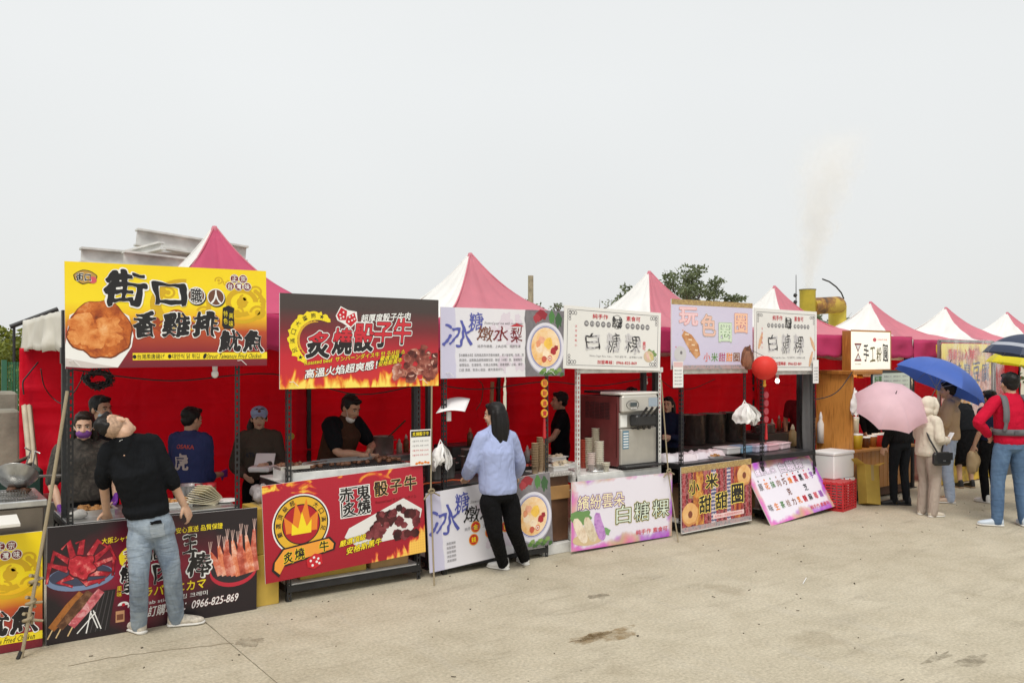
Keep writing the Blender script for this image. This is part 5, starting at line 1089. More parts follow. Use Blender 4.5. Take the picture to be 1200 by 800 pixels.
mb = MB(); mb.b(.03, .12, -.0335, -.0305, .20, .40); mb.build('sticker', M('sticker_blue', (.10, .22, .32), .4), o)
for k in range(6): mb = MB(); mb.b(.038, .112, -.0352, -.034, .215+.03*k, .228+.03*k); mb.build('sticker_line', WH, o)
mb = MB(); mb.b(-.02, w_+.02, -.14, -.002, -.0, .018, .005); mb.build('drip_tray', blackpl, o)
for (zz, nrow) in ((.52, 12), (.12, 12)):
    for c_ in range(5):
        for k in range(nrow):
            if zz < .3 and c_ < 2: continue
            mb = MB(); mb.b(-.0025, -.0005, .15+.085*c_, .225+.085*c_, zz+.016*k, zz+.016*k+.008); mb.build('vent_slot', blackpl, o)
mb = MB(); mb.b(-.003, -.001, .03, .04, .1, .7); mb.build('side_trim', M('trim_dark', (.05, .01, .01), .4), o)
for (fx, fy) in ((.05, .05), (w_-.05, .05), (.05, d_-.05), (w_-.05, d_-.05)): mb = MB(); mb.b(fx-.02, fx+.02, fy-.02, fy+.02, -.03, -.0); mb.build('foot', blackpl, o)
cups = (('tall pale paper cup stack by the ice cream machine', 690, 7.25, 14, .042, (.62, .58, .46)), ('tallest pale paper cup stack, pushed to the back', 698, 7.3, 19, .042, (.66, .62, .5)), ('nearest pale paper cup stack by the machine vent', 702.5, 7.05, 13, .045, (.7, .67, .58)), ('red paper cup stack beside the white post', 684, 7.3, 13, .04, (.55, .10, .06)), ('short pink topped cup stack', 693, 7.05, 7, .038, (.72, .62, .58)), ('single small paper cup at the counter edge', 710, 6.93, 2, .042, (.68, .64, .54)))
for lb, px, v, n, r_, c_ in cups:
    o = thing('cup_stack', lb, 'cups', (U(px, v), v, .802), 0, 'paper cups by the ice cream machine')
    for q in range(n): mb = MB(); z = .02*q; mb.lathe([(0, z), (r_*.72, z), (r_, z+.075), (r_+.006, z+.074), (r_+.006, z+.079), (r_-.004, z+.078)], (0, 0, 0), 14); mb.build('cup', M('cup%.2f%.2f' % (c_[0], c_[1]), c_, .6), o)
mb = MB(); mb.lathe([(0, 0), (.10, 0), (.10, .03), (.095, .03), (.095, .006), (0, .006)], (0, 0, 0), 22); one(mb, 'steel_dish', [stainless], 'round steel dish under the paper cups', 'dish', (U(697, 7.0), 6.99, .7965))
for k, (px, v, z, c_) in enumerate(((652, 7.1, .846, (.75, .74, .72)), (663, 7.2, .846, (.7, .7, .68)), (655, 7.3, .846, (.3, .2, .17)), (650, 7.35, .95, (.76, .75, .73)))):
    tray(('white tray nearest the cabinet edge', 'second white tray touching the white post', 'brown tray at the back of the cabinet', 'upper white tray on the cabinet')[k], U(px, v), v, z if k < 3 else .905, .20, .16, .05, M('paste%d' % k, (.5, .42, .3), .6), 8, .03, 30+k, M('tray%d' % k, c_, .5), group='trays on the plywood cabinet')
# doughnut stall goods
for k, px in enumerate((811, 834, 858)): pot(('left', 'middle', 'right')[k]+' tall dark stock pot at the rear of the doughnut stall', px, 8.4, .80, .20, .42, M('dark_pot', (.30, .28, .26), .22, .9, var=.3), None, False, 'stock_pot', group='three tall stock pots')
mb = MB(); mb.b(-.9, .9, -.3, .3, 0, .795, .01); one(mb, 'rear_counter', [M('dark_table', (.06, .055, .05), .6)], 'dark rear counter carrying the three stock pots', 'counter', (U(834, 8.4), 8.4, 0))
def bagged(label, px, v, z, w, d, h, c, seed):
    mb = MB(); rg = random.Random(seed)
    def fn(a, b_):
        x, y = (a-.5)*w, (b_-.5)*d; e = max(0, 1-max(abs(a-.5), abs(b_-.5))*2); return (x, y, h*(min(1, e*4)**.5)*(.75+.35*noise.noise(Vector((a*4, b_*4, seed)))))
    mb.grid(fn, 14, 10); return one(mb, 'bagged_snacks', [M('bag%d' % seed, c, .25, bump=.5, bscale=18, bdist=.02)], label, 'snack bag', (U(px, v), v, z), 0, 'bagged snacks on the counters')
for k, (px, v, c_, s_) in enumerate(((783, 7.2, (.72, .70, .74), 1), (800, 7.15, (.74, .66, .70), 2), (817, 7.2, (.70, .64, .70), 3), (833, 7.25, (.72, .62, .66), 4))):
    bagged(('clear bag of pale buns beside the rope', 'pinkish bag of buns by the rack post', 'lilac bag of buns mid counter', 'rosy bag of buns nearest the white bag bunch')[k], px, v, .802, .30, .26, .10, c_, s_)
for k, (px, v, c_) in enumerate(((852, 7.3, (.75, .75, .76)), (868, 7.3, (.30, .52, .72)), (884, 7.25, (.62, .58, .72)), (898, 7.25, (.72, .45, .5)), (912, 7.3, (.75, .58, .62)))):
    mb = MB(); mb.b(-.13, .13, -.12, .12, 0, .09, .012); mb.b(-.137, .137, -.127, .127, .07, .082, .003)
    one(mb, 'snack_box', [M('snack%d' % k, c_, .35)], ('white', 'sky blue', 'lilac', 'coral', 'pale pink')[k]+' plastic snack box in the row on the counter', 'box', (U(px, v), v, .802), .05*k, 'row of plastic snack boxes')
tray('tray of fried twists beside the bagged buns', U(838, 7.05), 7.05, .802, .16, .12, .03, fried, 10, .022, 13)
# bottles
def bottle(label, px, v, z, c, h=.22, r=.04, cap=(.75, .7, .5)):
    o = thing('squeeze_bottle', label, 'bottle', (U(px, v), v, z), 0, 'bottles on the counter'); mb = MB(); mb.lathe([(0, 0), (r, 0), (r, h*.62), (r*.5, h*.74), (r*.45, h*.78)], (0, 0, 0), 14); mb.build('bottle_body', M('btl%.2f%.2f%.2f' % c, c, .35), o)
    mb = MB(); mb.lathe([(r*.5, h*.77), (r*.5, h*.85), (r*.15, h), (0, h)], (0, 0, 0), 12); mb.build('nozzle_cap', M('cap%.2f' % cap[0], cap, .4), o)
bottle('tan squeeze bottle on the counter beside the dark drape', 929, 7.4, .802, (.46, .34, .16), .30, .055); bottle('white bottle with blue band', 937, 7.42, .802, (.72, .74, .76), .24, .05, (.1, .25, .5)); bottle('clear blue bottle behind the dark post', 945, 7.45, .802, (.2, .4, .6), .27, .05, (.7, .7, .7)); bottle('tall pale cup tower bottle by the wooden stall', 962, 7.4, .802, (.7, .68, .64), .45, .05, (.7, .7, .68))
bottle('small dark sauce bottle at the back of the pear stall', 551, 8.0, 1.06, (.12, .05, .02), .2, .035, (.5, .1, .05))
# more stock behind and below the counters
carton('beige carton on the ground behind the leaning flavour list', 8.78, 7.2, 0, .34, .34, .44, card); carton('brown carton under the pear stall counter', 4.55, 7.25, .112, .5, .36, .30, card); carton('small white carton under the pear stall counter', 5.1, 7.2, .112, .36, .34, .24, M('white_carton', (.6, .58, .54), .8, var=.1))
carton('dark carton on the low shelf of the doughnut rack', 7.9, 7.2, .122, .6, .36, .36, M('brown_carton', (.2, .12, .06), .85, var=.2))
for k, (px, v, z, c_, h_) in enumerate(((520, 8.1, .80, (.5, .42, .1), .2), (527, 8.15, .80, (.45, .06, .04), .22), (534, 8.1, .80, (.6, .58, .5), .24), (592, 8.1, .80, (.12, .2, .08), .26), (601, 8.15, .80, (.55, .3, .06), .22), (618, 8.1, .80, (.5, .48, .44), .2), (905, 8.3, .9, (.55, .52, .46), .2), (913, 8.35, .9, (.4, .1, .05), .24), (921, 8.3, .9, (.5, .4, .12), .22), (433, 8.85, .94, (.5, .12, .05), .2), (468, 8.8, .94, (.55, .5, .4), .16), (476, 8.85, .94, (.2, .1, .04), .2))):
    bottle(('mustard', 'ketchup', 'cream', 'green', 'amber', 'pale', 'milk', 'chilli', 'honey', 'paprika', 'salt', 'soy')[k]+' coloured bottle on the rear counter of '+('the pear stall', 'the lantern stall', 'the beef stall')[0 if k < 6 else 1 if k < 9 else 2], px, v, z, c_, h_, .034, (.6, .55, .5))
mb = MB(); mb.b(-.6, .6, -.3, .3, 0, .895, .01); one(mb, 'rear_counter', [M('dark_table')], 'dark rear counter in the stall with the red lantern', 'counter', (U(910, 8.35), 8.4, 0))
pot('steel mixing bowl on the rear counter near the maroon shirt', 895, 8.3, .90, .17, .12, stainless); pot('squat pan at the back of the lantern stall', 928, 8.45, .90, .15, .1, stainless_d)
tray('tray of raw skewers beside the grill tray', U(470, 7.3), 7.3, .987, .3, .16, .04, M('raw_meat', (.35, .06, .05), .4, var=.4, vscale=20), 22, .022, 41)
tray('steel tray of sliced pears on the pear counter', U(570, 7.3), 7.32, .837, .3, .2, .05, M('pear_slices', (.65, .58, .35), .4), 22, .03, 42, stainless); tray('steel tray of red dates on the pear counter', U(594, 7.3), 7.32, .837, .24, .2, .05, M('red_dates', (.3, .03, .02), .35), 26, .022, 43, stainless)
# zip ties that hold the high signs to the posts
for sg, x_, z_, lb in (('chicken', 1.04, 2.02, 'yellow sign'), ('chicken', 2.25, 2.02, 'yellow sign, far corner'), ('beef', 2.685, 1.84, 'dark beef sign'), ('beef', 3.925, 1.84, 'dark beef sign, far corner'), ('pear', 4.21, 1.90, 'pear sign'), ('pear', 5.43, 1.90, 'pear sign, far corner')):
    mb = MB(); mb.tube([(-.012, -.062, 0), (.012, -.062, .004), (.014, -.03, .002), (-.014, -.03, 0), (-.012, -.062, 0)], .003, 5); mb.tube([(.012, -.062, .004), (.05, -.075, -.035)], .0025, 5); one(mb, 'zip_tie', [M('white_plastic')], 'zip tie at the lower edge of the '+lb, 'zip tie', (x_, F0, z_), 0, 'zip ties on the signs')
# ---- things hung from the racks
def hang_bag(label, px, py, v, w, h, seed, n=3, name='carrier_bag'):
    o = thing(name, label, 'bag', W(px, py, v), 0, 'white carrier bags hung on posts'); mb = MB()
    rg = random.Random(seed); m_ = 5+2*n
    for k in range(m_):
        a_ = 2*math.pi*k/m_+rg.uniform(-.3, .3); d_ = Vector((math.cos(a_), math.sin(a_)*.6, 0)); sd_ = Vector((-d_.y, d_.x, 0)); hk = h*rg.uniform(.7, 1.05); ok = rg.uniform(.7, 1.1); ph = rg.uniform(0, 9)
        def fn(s_, t_):
            q = d_*(w*.46*ok*math.sin(min(1, t_*1.15)*1.75))+sd_*((s_-.5)*w*.62*(.15+t_**.7))+Vector((0, -.015, -hk*t_**1.15*(1-.25*(2*s_-1)**2*t_)))
            nv = Vector((q.x*22+ph, q.y*22, q.z*16+ph)); return tuple(q+Vector((noise.noise(nv), noise.noise(nv+Vector((7, 3, 1)))*.7, noise.noise(nv+Vector((2, 9, 5)))))*.022*t_**.5)
        mb.grid(fn, 12, 12)
    b_ = mb.build('bag_body', M('white_bag', (.82, .81, .8), .4, bump=.5, bscale=30, bdist=.012), o)
    mb = MB(); mb.tube([(-w*.2, 0, -h*.2), (-.01, .0, .03), (w*.2, 0, -h*.2)], .008, 6); mb.build('bag_handle', M('white_bag'), o); return o
hang_bag('white carrier bags on the post beside the price card', 517, 519, 6.86, .20, .27, 3, 2); hang_bag('bunch of white carrier bags on the doughnut stall post', 873, 472, 6.86, .34, .27, 8, 4); hang_bag('white bags hung on the wooden stall panel', 1002, 457, 6.86, .16, .36, 12, 2)
a = W(481, 546, 6.78); b = Board('price_card', 'small printed price card tied to the tent leg', 'card', a, .215, .325, WH, th=.003)
b.rect('print', K, .03, .80, .97, .97, 1); b.text('炙燒骰子牛', (.1, .83, .9, .94), YL, 2, .03, res=22)
for k in range(4): b.text('Ⅰ 骰子牛 大份 150元', (.1, .66-.13*k, .88, .71-.13*k), RD if k > 1 else GY, 2, small=True)
for k in range(5): b.disc('print', OR, .3+.14*k, .06+.02*(k % 2), .07, .05, 1.4, 12, .3, k)
b.finish()
mb = MB(); q = [W(512, 482, 6.86), W(549, 467, 6.95), W(552, 470, 7.1), W(543, 484, 6.95)]
q = [W(511, 484, 6.86), W(545, 482, 6.70), W(551, 467, 6.98), W(522, 468, 7.12)]; mb.grid(lambda s, t_: tuple((q[0].lerp(q[1], s)).lerp(q[3].lerp(q[2], s), t_)+Vector((0, 0, .02*math.sin(s*3.1)))), 8, 6)
o = one(mb, 'clipped_paper', [M('white_paper', (.80, .80, .80), .7)], 'white paper sheet clipped to the post as a shade', 'paper'); solid(o, .003); mb = MB(); mb.b(-.02, .02, -.015, .015, -.09, .0, .003); c = mb.build('clip', whitepl, o); c.location = W(526, 482, 6.86)
# hanging festive strings
def coin_string(label, px, y0, y1, v, n, mat, txt=True):
    p = W(px, y0, v); zb = Z(px, y1, v); o = thing('festive_string', label, 'hanging decoration', p); mb = MB(); mb.tube([(0, .004, .06), (0, .004, zb-p.z-.25)], .003, 5); mb.build('cord', redpl, o)
    for k in range(n):
        z = (zb-p.z)*(k+.5)/n; mb = MB(); mb.lathe([(0, -.006), (.042, -.006), (.042, .006), (0, .006)], (0, 0, z), 18, False, Matrix.Rotation(R(90), 3, 'X')); mb.build('disc', mat, o)
        if txt:
            v_, f_, bb = glyph_poly('招財進寶'[k % 4], .02, 24); mb = MB(); s_ = .055
            mb.add([((p_[0]-(bb[0]+bb[2])/2)*s_, -.0075, z+(p_[1]-(bb[1]+bb[3])/2)*s_) for p_ in v_], f_); mb.build('character', redpl, o)
    mb = MB(); mb.tube([(0, 0, zb-p.z), (0, 0, zb-p.z-.2)], [.012, .02], 8); mb.build('tassel', redpl, o)
coin_string('string of gold discs with red characters beside the cup stacks', 638, 443, 490, 6.87, 4, M('gold_card', (.75, .38, .03), .4))
coin_string('string of pink paper rounds below the red lantern', 898, 458, 496, 6.80, 4, M('pink_card', (.60, .10, .13), .6, trans=.2), False)
coin_string('yellow green charm hanging on the rear tent leg', 341, 502, 520, 9.9, 1, M('charm', (.55, .5, .08), .5), False)
p = W(896, 431, 6.62); o = thing('paper_lantern', 'round red paper lantern in front of the white sign', 'lantern', p); mb = MB(); prof = []
for k in range(33):
    th = math.pi*(.06+.88*k/32); prof.append(((.150+.007*(k % 2))*math.sin(th), -.148*math.cos(th)))
mb.lathe(prof, (0, 0, 0), 32); mb.build('globe', M('lantern_paper', (.80, .045, .03), .6, trans=.25), o); mb = MB(); mb.tube([(0, 0, -.14), (0, 0, -.19)], .016, 8); mb.blob((0, 0, -.21), .022, 1, .1); mb.build('bead', M('gold_card'), o)
mb = MB(); mb.tube([(0, 0, .14), (0, .2, .22)], .003, 5); mb.build('hanging_cord', blackpl, o)
a = W(789, 454, 6.80); b = Board('notice_sheet', 'white notice sheet below the lilac doughnut sign', 'notice', a, .165, .30, WH, th=.003)
b.rect('print', ink('notice_pink', (226, 190, 190)), .05, .78, .95, .97, 1); 
for k in range(5): b.text('營業公告 食品標示', (.12, .62-.13*k, .88, .68-.13*k), GY, 2, small=True)
b.finish(); a = W(953, 449, 6.80); b = Board('notice_sheet', 'white notice sheet on the last rack post', 'notice', a, .12, .31, WH, th=.003)
for k in range(5): b.text('公告 標示', (.12, .62-.13*k, .88, .70-.13*k), GY, 2, small=True)
b.finish()
# bulbs and cables under the canopies
def bulb(label, px, py, v, lit=False):
    p = W(px, py, v); o = thing('light_bulb', label, 'bulb', p); mb = MB(); mb.blob((0, 0, 0), (.028, .028, .034), 1, 0, 20, 12)
    mb.build('globe', emit('lit_globe', (1, .93, .8), 5.0) if lit else M('bulb_glass', (.8, .8, .78), .15), o); mb = MB(); mb.lathe([(.02, .03), (.022, .08), (0, .085)], (0, 0, 0), 12); mb.build('socket', whitepl, o); mb = MB(); mb.tube([(0, 0, .08), (.02, .02, .35)], .005, 5); mb.build('wire', blackpl, o)
bulb('unlit bulb under the yellow sign', 252, 438, 7.0); bulb('lit bulb glowing right of the red lantern', 911, 446, 7.4, True); bulb('bare bulb behind the white rack', 757, 448, 8.0); bulb('lit bulb inside the wooden stall row', 1178, 491, 8.5, True)
rg = random.Random(9); mb = MB()
for k in range(26):
    c = W(115, 444, 7.9); pts = [c+Vector((math.cos(a_*.5236+k)*(.12*rg.uniform(.5, 1.1)), rg.uniform(-.05, .05), math.sin(a_*.5236+k)*(.075*rg.uniform(.5, 1.1)+rg.uniform(-.02, .02))+rg.uniform(-.01, .01))) for a_ in range(13)]; mb.tube(pts, .006, 5)
o = one(mb, 'cable_coil', [blackpl], 'black coil of cable hung behind the yellow sign', 'cable')
def cable(label, pts, r=.005, mat=None, name='power_cable', cat='cable'):
    P = [W(*p) for p in pts]; Q = []
    for i in range(len(P)-1):
        p0, p1, p2, p3 = P[max(0, i-1)], P[i], P[i+1], P[min(len(P)-1, i+2)]
        for k in range(6):
            t = k/6; Q.append(.5*((2*p1)+(p2-p0)*t+(2*p0-5*p1+4*p2-p3)*t*t+(3*p1-p0-3*p2+p3)*t**3))
    Q.append(P[-1]); mb = MB(); mb.tube(Q, r, 6); return one(mb, name, [mat or blackpl], label, cat)
cable('black cable sagging across the red wall at the first tent', [(48, 432, 8.5), (52, 452, 8.6), (62, 466, 8.7), (74, 472, 8.6), (88, 458, 8.4), (98, 440, 8.0)]); cable('black cable tied to the rear left tent leg', [(45, 424, 9.9), (32, 440, 9.9), (27, 448, 9.9), (28, 462, 9.9)], .008)
cable('black cable swagged behind the doughnut stall', [(776, 446, 8.0), (790, 455, 8.0), (812, 455, 8.0), (838, 444, 8.0)]); cable('dark cable looping onto the wooden stall', [(1000, 434, 6.87), (985, 455, 6.87), (972, 464, 6.87), (955, 468, 6.95)], .007)
cable('black mains cable strung under the first canopies', [(86, 433, 7.3), (200, 446, 7.4), (320, 438, 7.4), (420, 462, 7.4), (500, 448, 7.3)], .006); cable('black mains cable strung behind the pear sign', [(500, 448, 7.3), (560, 456, 7.4), (640, 447, 7.4), (700, 452, 7.4), (765, 441, 7.3)], .006)
cable('brown cord hanging in the pear stall', [(560, 445, 8.2), (566, 452, 8.2), (564, 470, 8.2), (558, 480, 8.2)], .005, bark)
rope = newmat('rope'); t = rope[1]; co = t.co(); wv_ = t.wave(t.map(co, (1, 1, 1), rot=(.6, .4, 0)), 60, 1, 1, 2, 'Z'); t.bsdf(Base_Color=t.ramp(wv_, [(.2, (.26, .20, .12)), (.8, (.52, .44, .30))]), Roughness=.9, Normal=t.bump(wv_, .6, .006)); rope = rope[0]
g0 = G(25, 771); P0 = W(79, 458, 6.80)
o = thing('guy_rope', 'thick tan guy rope from the yellow sign post to the ground', 'rope', (0, 0, 0)); mb = MB(); pts = [P0.lerp(g0, k/10)+Vector((0, -.03*math.sin(math.pi*k/10), -.03*math.sin(math.pi*k/10))) for k in range(11)]; mb.tube(pts, .012, 8); mb.build('strand', rope, o)
for q, (f_, d_) in enumerate(((.72, .08), (.80, .09), (.86, .06))):
    c = P0.lerp(g0, f_); mb = MB(); mb.tube([c+Vector((math.cos(a_*1.05)*.026, math.sin(a_*1.05)*.026, .008*a_-.03)) for a_ in range(10)], .012, 7); mb.tube([c, c+Vector((.05+.02*q, -.02, .02-.02*q))], [.012, .009], 6); mb.build('knot', rope, o)
mb = MB(); mb.tube([g0+Vector((0, 0, .05)), g0+Vector((-.02, 0, 0))], .014, 8); mb.build('stake', blackst, o)
def thin_rope(label, top, mid, bot):
    o = thing('tie_rope', label, 'rope'); mb = MB(); mb.tube([top, mid, bot], .008, 6); mb.build('strand', rope, o); mb = MB()
    mb.tube([mid+Vector((math.cos(a_)*.03, -.012, math.sin(a_)*.02)) for a_ in range(8)], .009, 6); mb.tube([mid, mid+Vector((.09, -.01, -.05))], .008, 6); mb.tube([mid, mid+Vector((-.08, -.01, -.07))], .008, 6); mb.build('knot', rope, o)
thin_rope('thin rope knotted before the pear banner', W(506, 452, 6.8), W(505, 575, 6.80), G(509, 686)); thin_rope('thin rope beside the ice cream rack', W(775, 445, 6.8), W(783, 551, 6.78), G(795, 635))
mb = MB(); mb.tube([W(577, 447, 9.8), W(574, 530, 9.8)], .028, 8); one(mb, 'bamboo_pole', [M('bamboo', (.45, .34, .18), .5, var=.2)], 'bamboo pole beside the rear tent leg behind the pear stall', 'pole'); mb = MB(); mb.tube([W(752, 430, 9.6), W(753, 520, 9.6)], .03, 8); one(mb, 'bamboo_pole', [M('bamboo')], 'bamboo pole showing above the ice cream machine', 'pole')

# ---- dark drape by the last rack, price stand
mb = MB(); q0, q1 = 9.95, 10.13
def fd(s, t_): x = q0+(q1-q0)*s+.03*math.sin(s*9)*t_; return (x+.10*t_*t_, 7.0+.05*math.sin(s*14+t_*2)+.03*t_, 1.90-1.35*t_)
mb.grid(fd, 16, 20); o = one(mb, 'tied_drape', [M('grey_drape', (.11, .11, .115), .5, bump=.3, bscale=9, bdist=.03)], 'dark grey side drape tied to the tent leg', 'drape'); solid(o, .004)

# ================================================================== wooden drink stall
wx0, wx1, wv = 10.96, 12.45, 6.90
o = thing('wooden_stall', 'varnished wooden drink stall with planked counter front', 'stall', (wx0, wv, 0)); w_ = wx1-wx0
n = 14; pw = w_/n
me = None
for k in range(n):
    mb = MB(); mb.b(0, pw-.006, 0, .022, .155, .70, .004); c = mb.build('plank', wood, o); c.location = (k*pw, .0, .0015*(k % 3)); c.location.y = .002*(k % 2)
mb = MB(); mb.b(-.03, w_+.03, -.05, .50, .70, .742, .006); mb.build('counter_top', wood, o); mb = MB(); mb.b(.02, w_-.02, .03, .46, .03, .70); mb.build('carcass', M('dark_carcass', (.09, .04, .02), .7), o)
for x in (.05, w_-.05): mb = MB(); mb.tube([(x-.02, .1, .035), (x+.02, .1, .035)], .035, 12); mb.build('caster', blackpl, o)
mb = MB(); mb.b(-.05, -.012, -.0, .58, .02, 1.80, .004); mb.build('side_wall', wood, o)
mb = MB(); mb.b(-.10, .62, -.06, .62, 1.801, 1.855, .006); mb.build('top_shelf', wood, o); mb = MB(); mb.b(-.10, w_*.9, .50, .60, 1.74, 1.80, .004); mb.build('lintel', wood, o)
mb = MB(); mb.b(w_-.02, w_+.02, .02, .10, .742, 1.80, .004); mb.build('corner_post', wood, o)
ls = W(1000, 436, 6.93); sw, sh = 1.03, .56
b = Board('drink_stall_sign', 'backlit cream light box sign standing on the wooden stall', 'sign', (wx0+.0, 6.95, 1.857), 1.02, .565, emit('lightbox', S(246, 240, 224), .28), th=.14, edge=wood)
b.rect('border', wood, -.01, -.02, 1.01, .02, 1); b.rect('border', wood, -.01, .98, 1.01, 1.02, 1); b.rect('border', wood, .985, .02, 1.01, .98, 1)
for k, ch in enumerate('手工粉圓'): b.text(ch, (.30+.165*k, .22, .43+.165*k, .66 if k in (0, 3) else .58), (K, ink('olive', (110, 100, 50)), ink('olive'), K)[k], 3, .02, brush=.8)
b.poly('emblem', DR, [(.09, .26), (.24, .26), (.17, .45)], 2); b.poly('emblem', DR, [(.09, .66), (.24, .66), (.165, .46)], 2); b.poly('emblem', WH, [(.115, .28), (.215, .28), (.17, .40)], 2.5); b.poly('emblem', WH, [(.115, .64), (.215, .64), (.165, .51)], 2.5); b.rect('emblem', DR, .08, .235, .25, .262, 2); b.rect('emblem', DR, .08, .655, .25, .682, 2)
b.disc('emblem', PK_, .58, .78, .045, .028, 2); b.text('古早味手工粉圓', (.65, .76, .90, .81), PK_, 2, small=True); b.text('手作 綠豆', (.09, .14, .24, .18), GY, 2, small=True); b.finish()
a = W(1022, 470, 6.86); b = Board('menu_board', 'black framed menu board above the wooden counter', 'menu board', a, W(1067, 470, 6.86).x-a.x, .42, M('menu_pale', (.62, .68, .58), .4), th=.02, edge=blackpl)
for (x0_, y0_, x1_, y1_) in ((-.02, .95, 1.02, 1.05), (-.03, -.02, .02, 1.0), (.98, -.02, 1.03, 1.0)): b.rect('frame', blackpl, x0_, y0_, x1_, y1_, 1)
for k in range(5): b.text('粉圓冰 50　綠豆湯 45　仙草 50', (.30, .80-.15*k, .93, .86-.15*k), GY, 2, small=True)
b.text('粉圓', (.06, .55, .24, .85), GR, 2, .03, res=24); b.finish()
for px, py in ((1008, 441), (1060, 441)):
    p = W(px, py, 7.2); o2 = thing('spot_lamp', ('warm spotlight under the wooden stall top shelf', 'warm spotlight behind the pink umbrella')[px > 1030], 'lamp', p, 0, 'warm lamps in the wooden stall'); mb = MB(); mb.lathe([(.0, .05), (.03, .05), (.055, -.02)], (0, 0, 0), 16); mb.build('lamp_shade', M('brass', (.5, .36, .15), .35, .8), o2); mb = MB(); mb.lathe([(0, -.008), (.05, -.008)], (0, 0, 0), 16); mb.build('lamp_lens', emit('warm_lens', (1, .78, .42), 14), o2)
    ld = bpy.data.lights.new('warm_lamp', 'POINT'); ld.energy = 5; ld.color = (1, .75, .45); ld.shadow_soft_size = .05; lo = bpy.data.objects.new('lamp_light', ld); col.objects.link(lo); lo.parent = o2; lo.location = (0, 0, -.08)
def drink(label, px, v, r_, h_, c, z=.742, name='drink_jar'):
    o = thing(name, label, 'jar', (U(px, v), v, z), 0, 'jars on the wooden counter'); mb = MB(); mb.lathe([(0, 0), (r_*.8, 0), (r_, h_*.9), (r_, h_), (r_-.006, h_), (0, h_*.85)], (0, 0, 0), 18); mb.build('jar_body', M('jar_%.2f%.2f' % (c[0], c[1]), c, .25), o); mb = MB(); mb.lathe([(r_*1.03, 0), (r_*1.03, .015), (0, .02)], (0, 0, h_), 18); mb.build('lid', whitepl, o)
drink('yellow tub at the wooden counter corner', 1004, 6.95, .085, .20, (.62, .42, .03)); drink('stack of clear cups on the yellow tub', 1002.5, 7.1, .05, .42, (.68, .62, .45)); drink('dark syrup jar on the wooden counter', 1014, 7.0, .07, .14, (.10, .03, .01)); drink('amber jar on the wooden counter', 1022, 7.0, .07, .15, (.35, .12, .02)); drink('bright red jelly jar near the black jacket', 1029, 6.97, .085, .17, (.6, .02, .02)); drink('second red jelly jar', 1036, 7.05, .08, .16, (.55, .03, .03))
# boxes on the ground by the stall
def foam_box(label, x, y, z, w, d, h):
    o = thing('foam_box', label, 'foam box', (x, y, z), .05, 'stacked foam boxes'); mb = MB(); mb.b(-w/2, w/2, -d/2, d/2, 0, h, .012); mb.build('box_body', foam, o); mb = MB(); mb.b(-w/2-.01, w/2+.01, -d/2-.01, d/2+.01, h+.002, h+.05, .012); mb.build('lid', foam, o)
foam_box('lower white foam box behind the red crate', 10.62, 7.02, 0, .52, .36, .32); foam_box('upper white foam box behind the red crate', 10.63, 7.03, .375, .52, .36, .32)
cb = carton('tipped yellow carton leaning on the wooden counter', 10.95, 6.66, .01, .25, .16, .54, card_y, rot=(R(-13), R(9), R(-14)), flaps=True)
c0 = G(992, 597); o = thing('red_crate', 'red slatted plastic crate on the ground by the flavour list', 'crate', (c0.x-.02, c0.y+.16, 0), R(12)); w_, d_, h_ = .46, .40, .37
for z in [.02+.036*k for k in range(10)]:
    for (x0_, x1_, y0_, y1_) in ((-w_/2, w_/2, -d_/2, -d_/2+.012), (-w_/2, w_/2, d_/2-.012, d_/2), (-w_/2, -w_/2+.012, -d_/2+.012, d_/2-.012), (w_/2-.012, w_/2, -d_/2+.012, d_/2-.012)):
        mb = MB(); mb.b(x0_, x1_, y0_, y1_, z, z+.019, .002); mb.build('slat', redpl, o)
for k in range(8):
    for yy in (-d_/2-.006, d_/2+.0): mb = MB(); x = -w_/2+(w_-.016)*k/7; mb.b(x, x+.016, yy, yy+.006, .003, h_+.02, .002); mb.build('rib', redpl, o)
for k in range(6):
    for xx in (-w_/2-.006, w_/2+.0): mb = MB(); y = -d_/2+(d_-.016)*k/5; mb.b(xx, xx+.006, y, y+.016, .003, h_+.02, .002); mb.build('rib', redpl, o)
mb = MB(); mb.b(-w_/2, w_/2, -d_/2, d_/2, .0, .018); mb.build('base', redpl, o); mb = MB(); mb.b(-w_/2+.013, w_/2-.013, -d_/2+.013, d_/2-.013, h_-.02, h_+.004, .004); mb.build('lid', redpl, o)

# ================================================================== tofu stall further on
tx = U(1102, 6.9); o = thing('tofu_stall', 'dark tofu stall frame behind the queue', 'stall', (tx, 6.9, 0)); w_ = 1.75
for x in (0, w_): mb = MB(); mb.b(x-.02, x+.02, 0, .04, 0, 2.3); mb.build('post', steel_lt, o)
mb = MB(); mb.b(-.05, w_+.05, .02, .6, .80, .84); mb.build('counter_top', stainless, o); mb = MB(); mb.b(0, w_, .05, .07, .02, .80); mb.build('counter_front', M('tofu_front', (.55, .36, .03), .5, var=.6, vscale=7), o)
mb = MB(); mb.b(-.02, w_+.02, .0, .03, 2.28, 2.32); mb.build('cross_bar', steel_lt, o)
def tofu(t, co, s, c, f):
    g = t.ramp(t.m('SUBTRACT', t.noise(co, 2.4, 3), t.m('MULTIPLY', s[2], .28)), [(.18, 0.0), (.30, 1.0)]); return t.mix(c, t.ramp(t.noise(co, 12, 4, .7), [(.35, S(150, 90, 90)), (.6, S(226, 180, 170))]), g)
b = Board('tofu_banner', 'yellow stinky tofu banner hanging behind the blue umbrella', 'banner', W(1104, 498, 6.86), 1.60, 1.28, bgmat('tofu_ground', [(0, (222, 190, 160)), (.35, (238, 210, 110)), (.6, (244, 222, 96)), (1, (240, 226, 150))], 2, 1.28, tofu), th=.006)
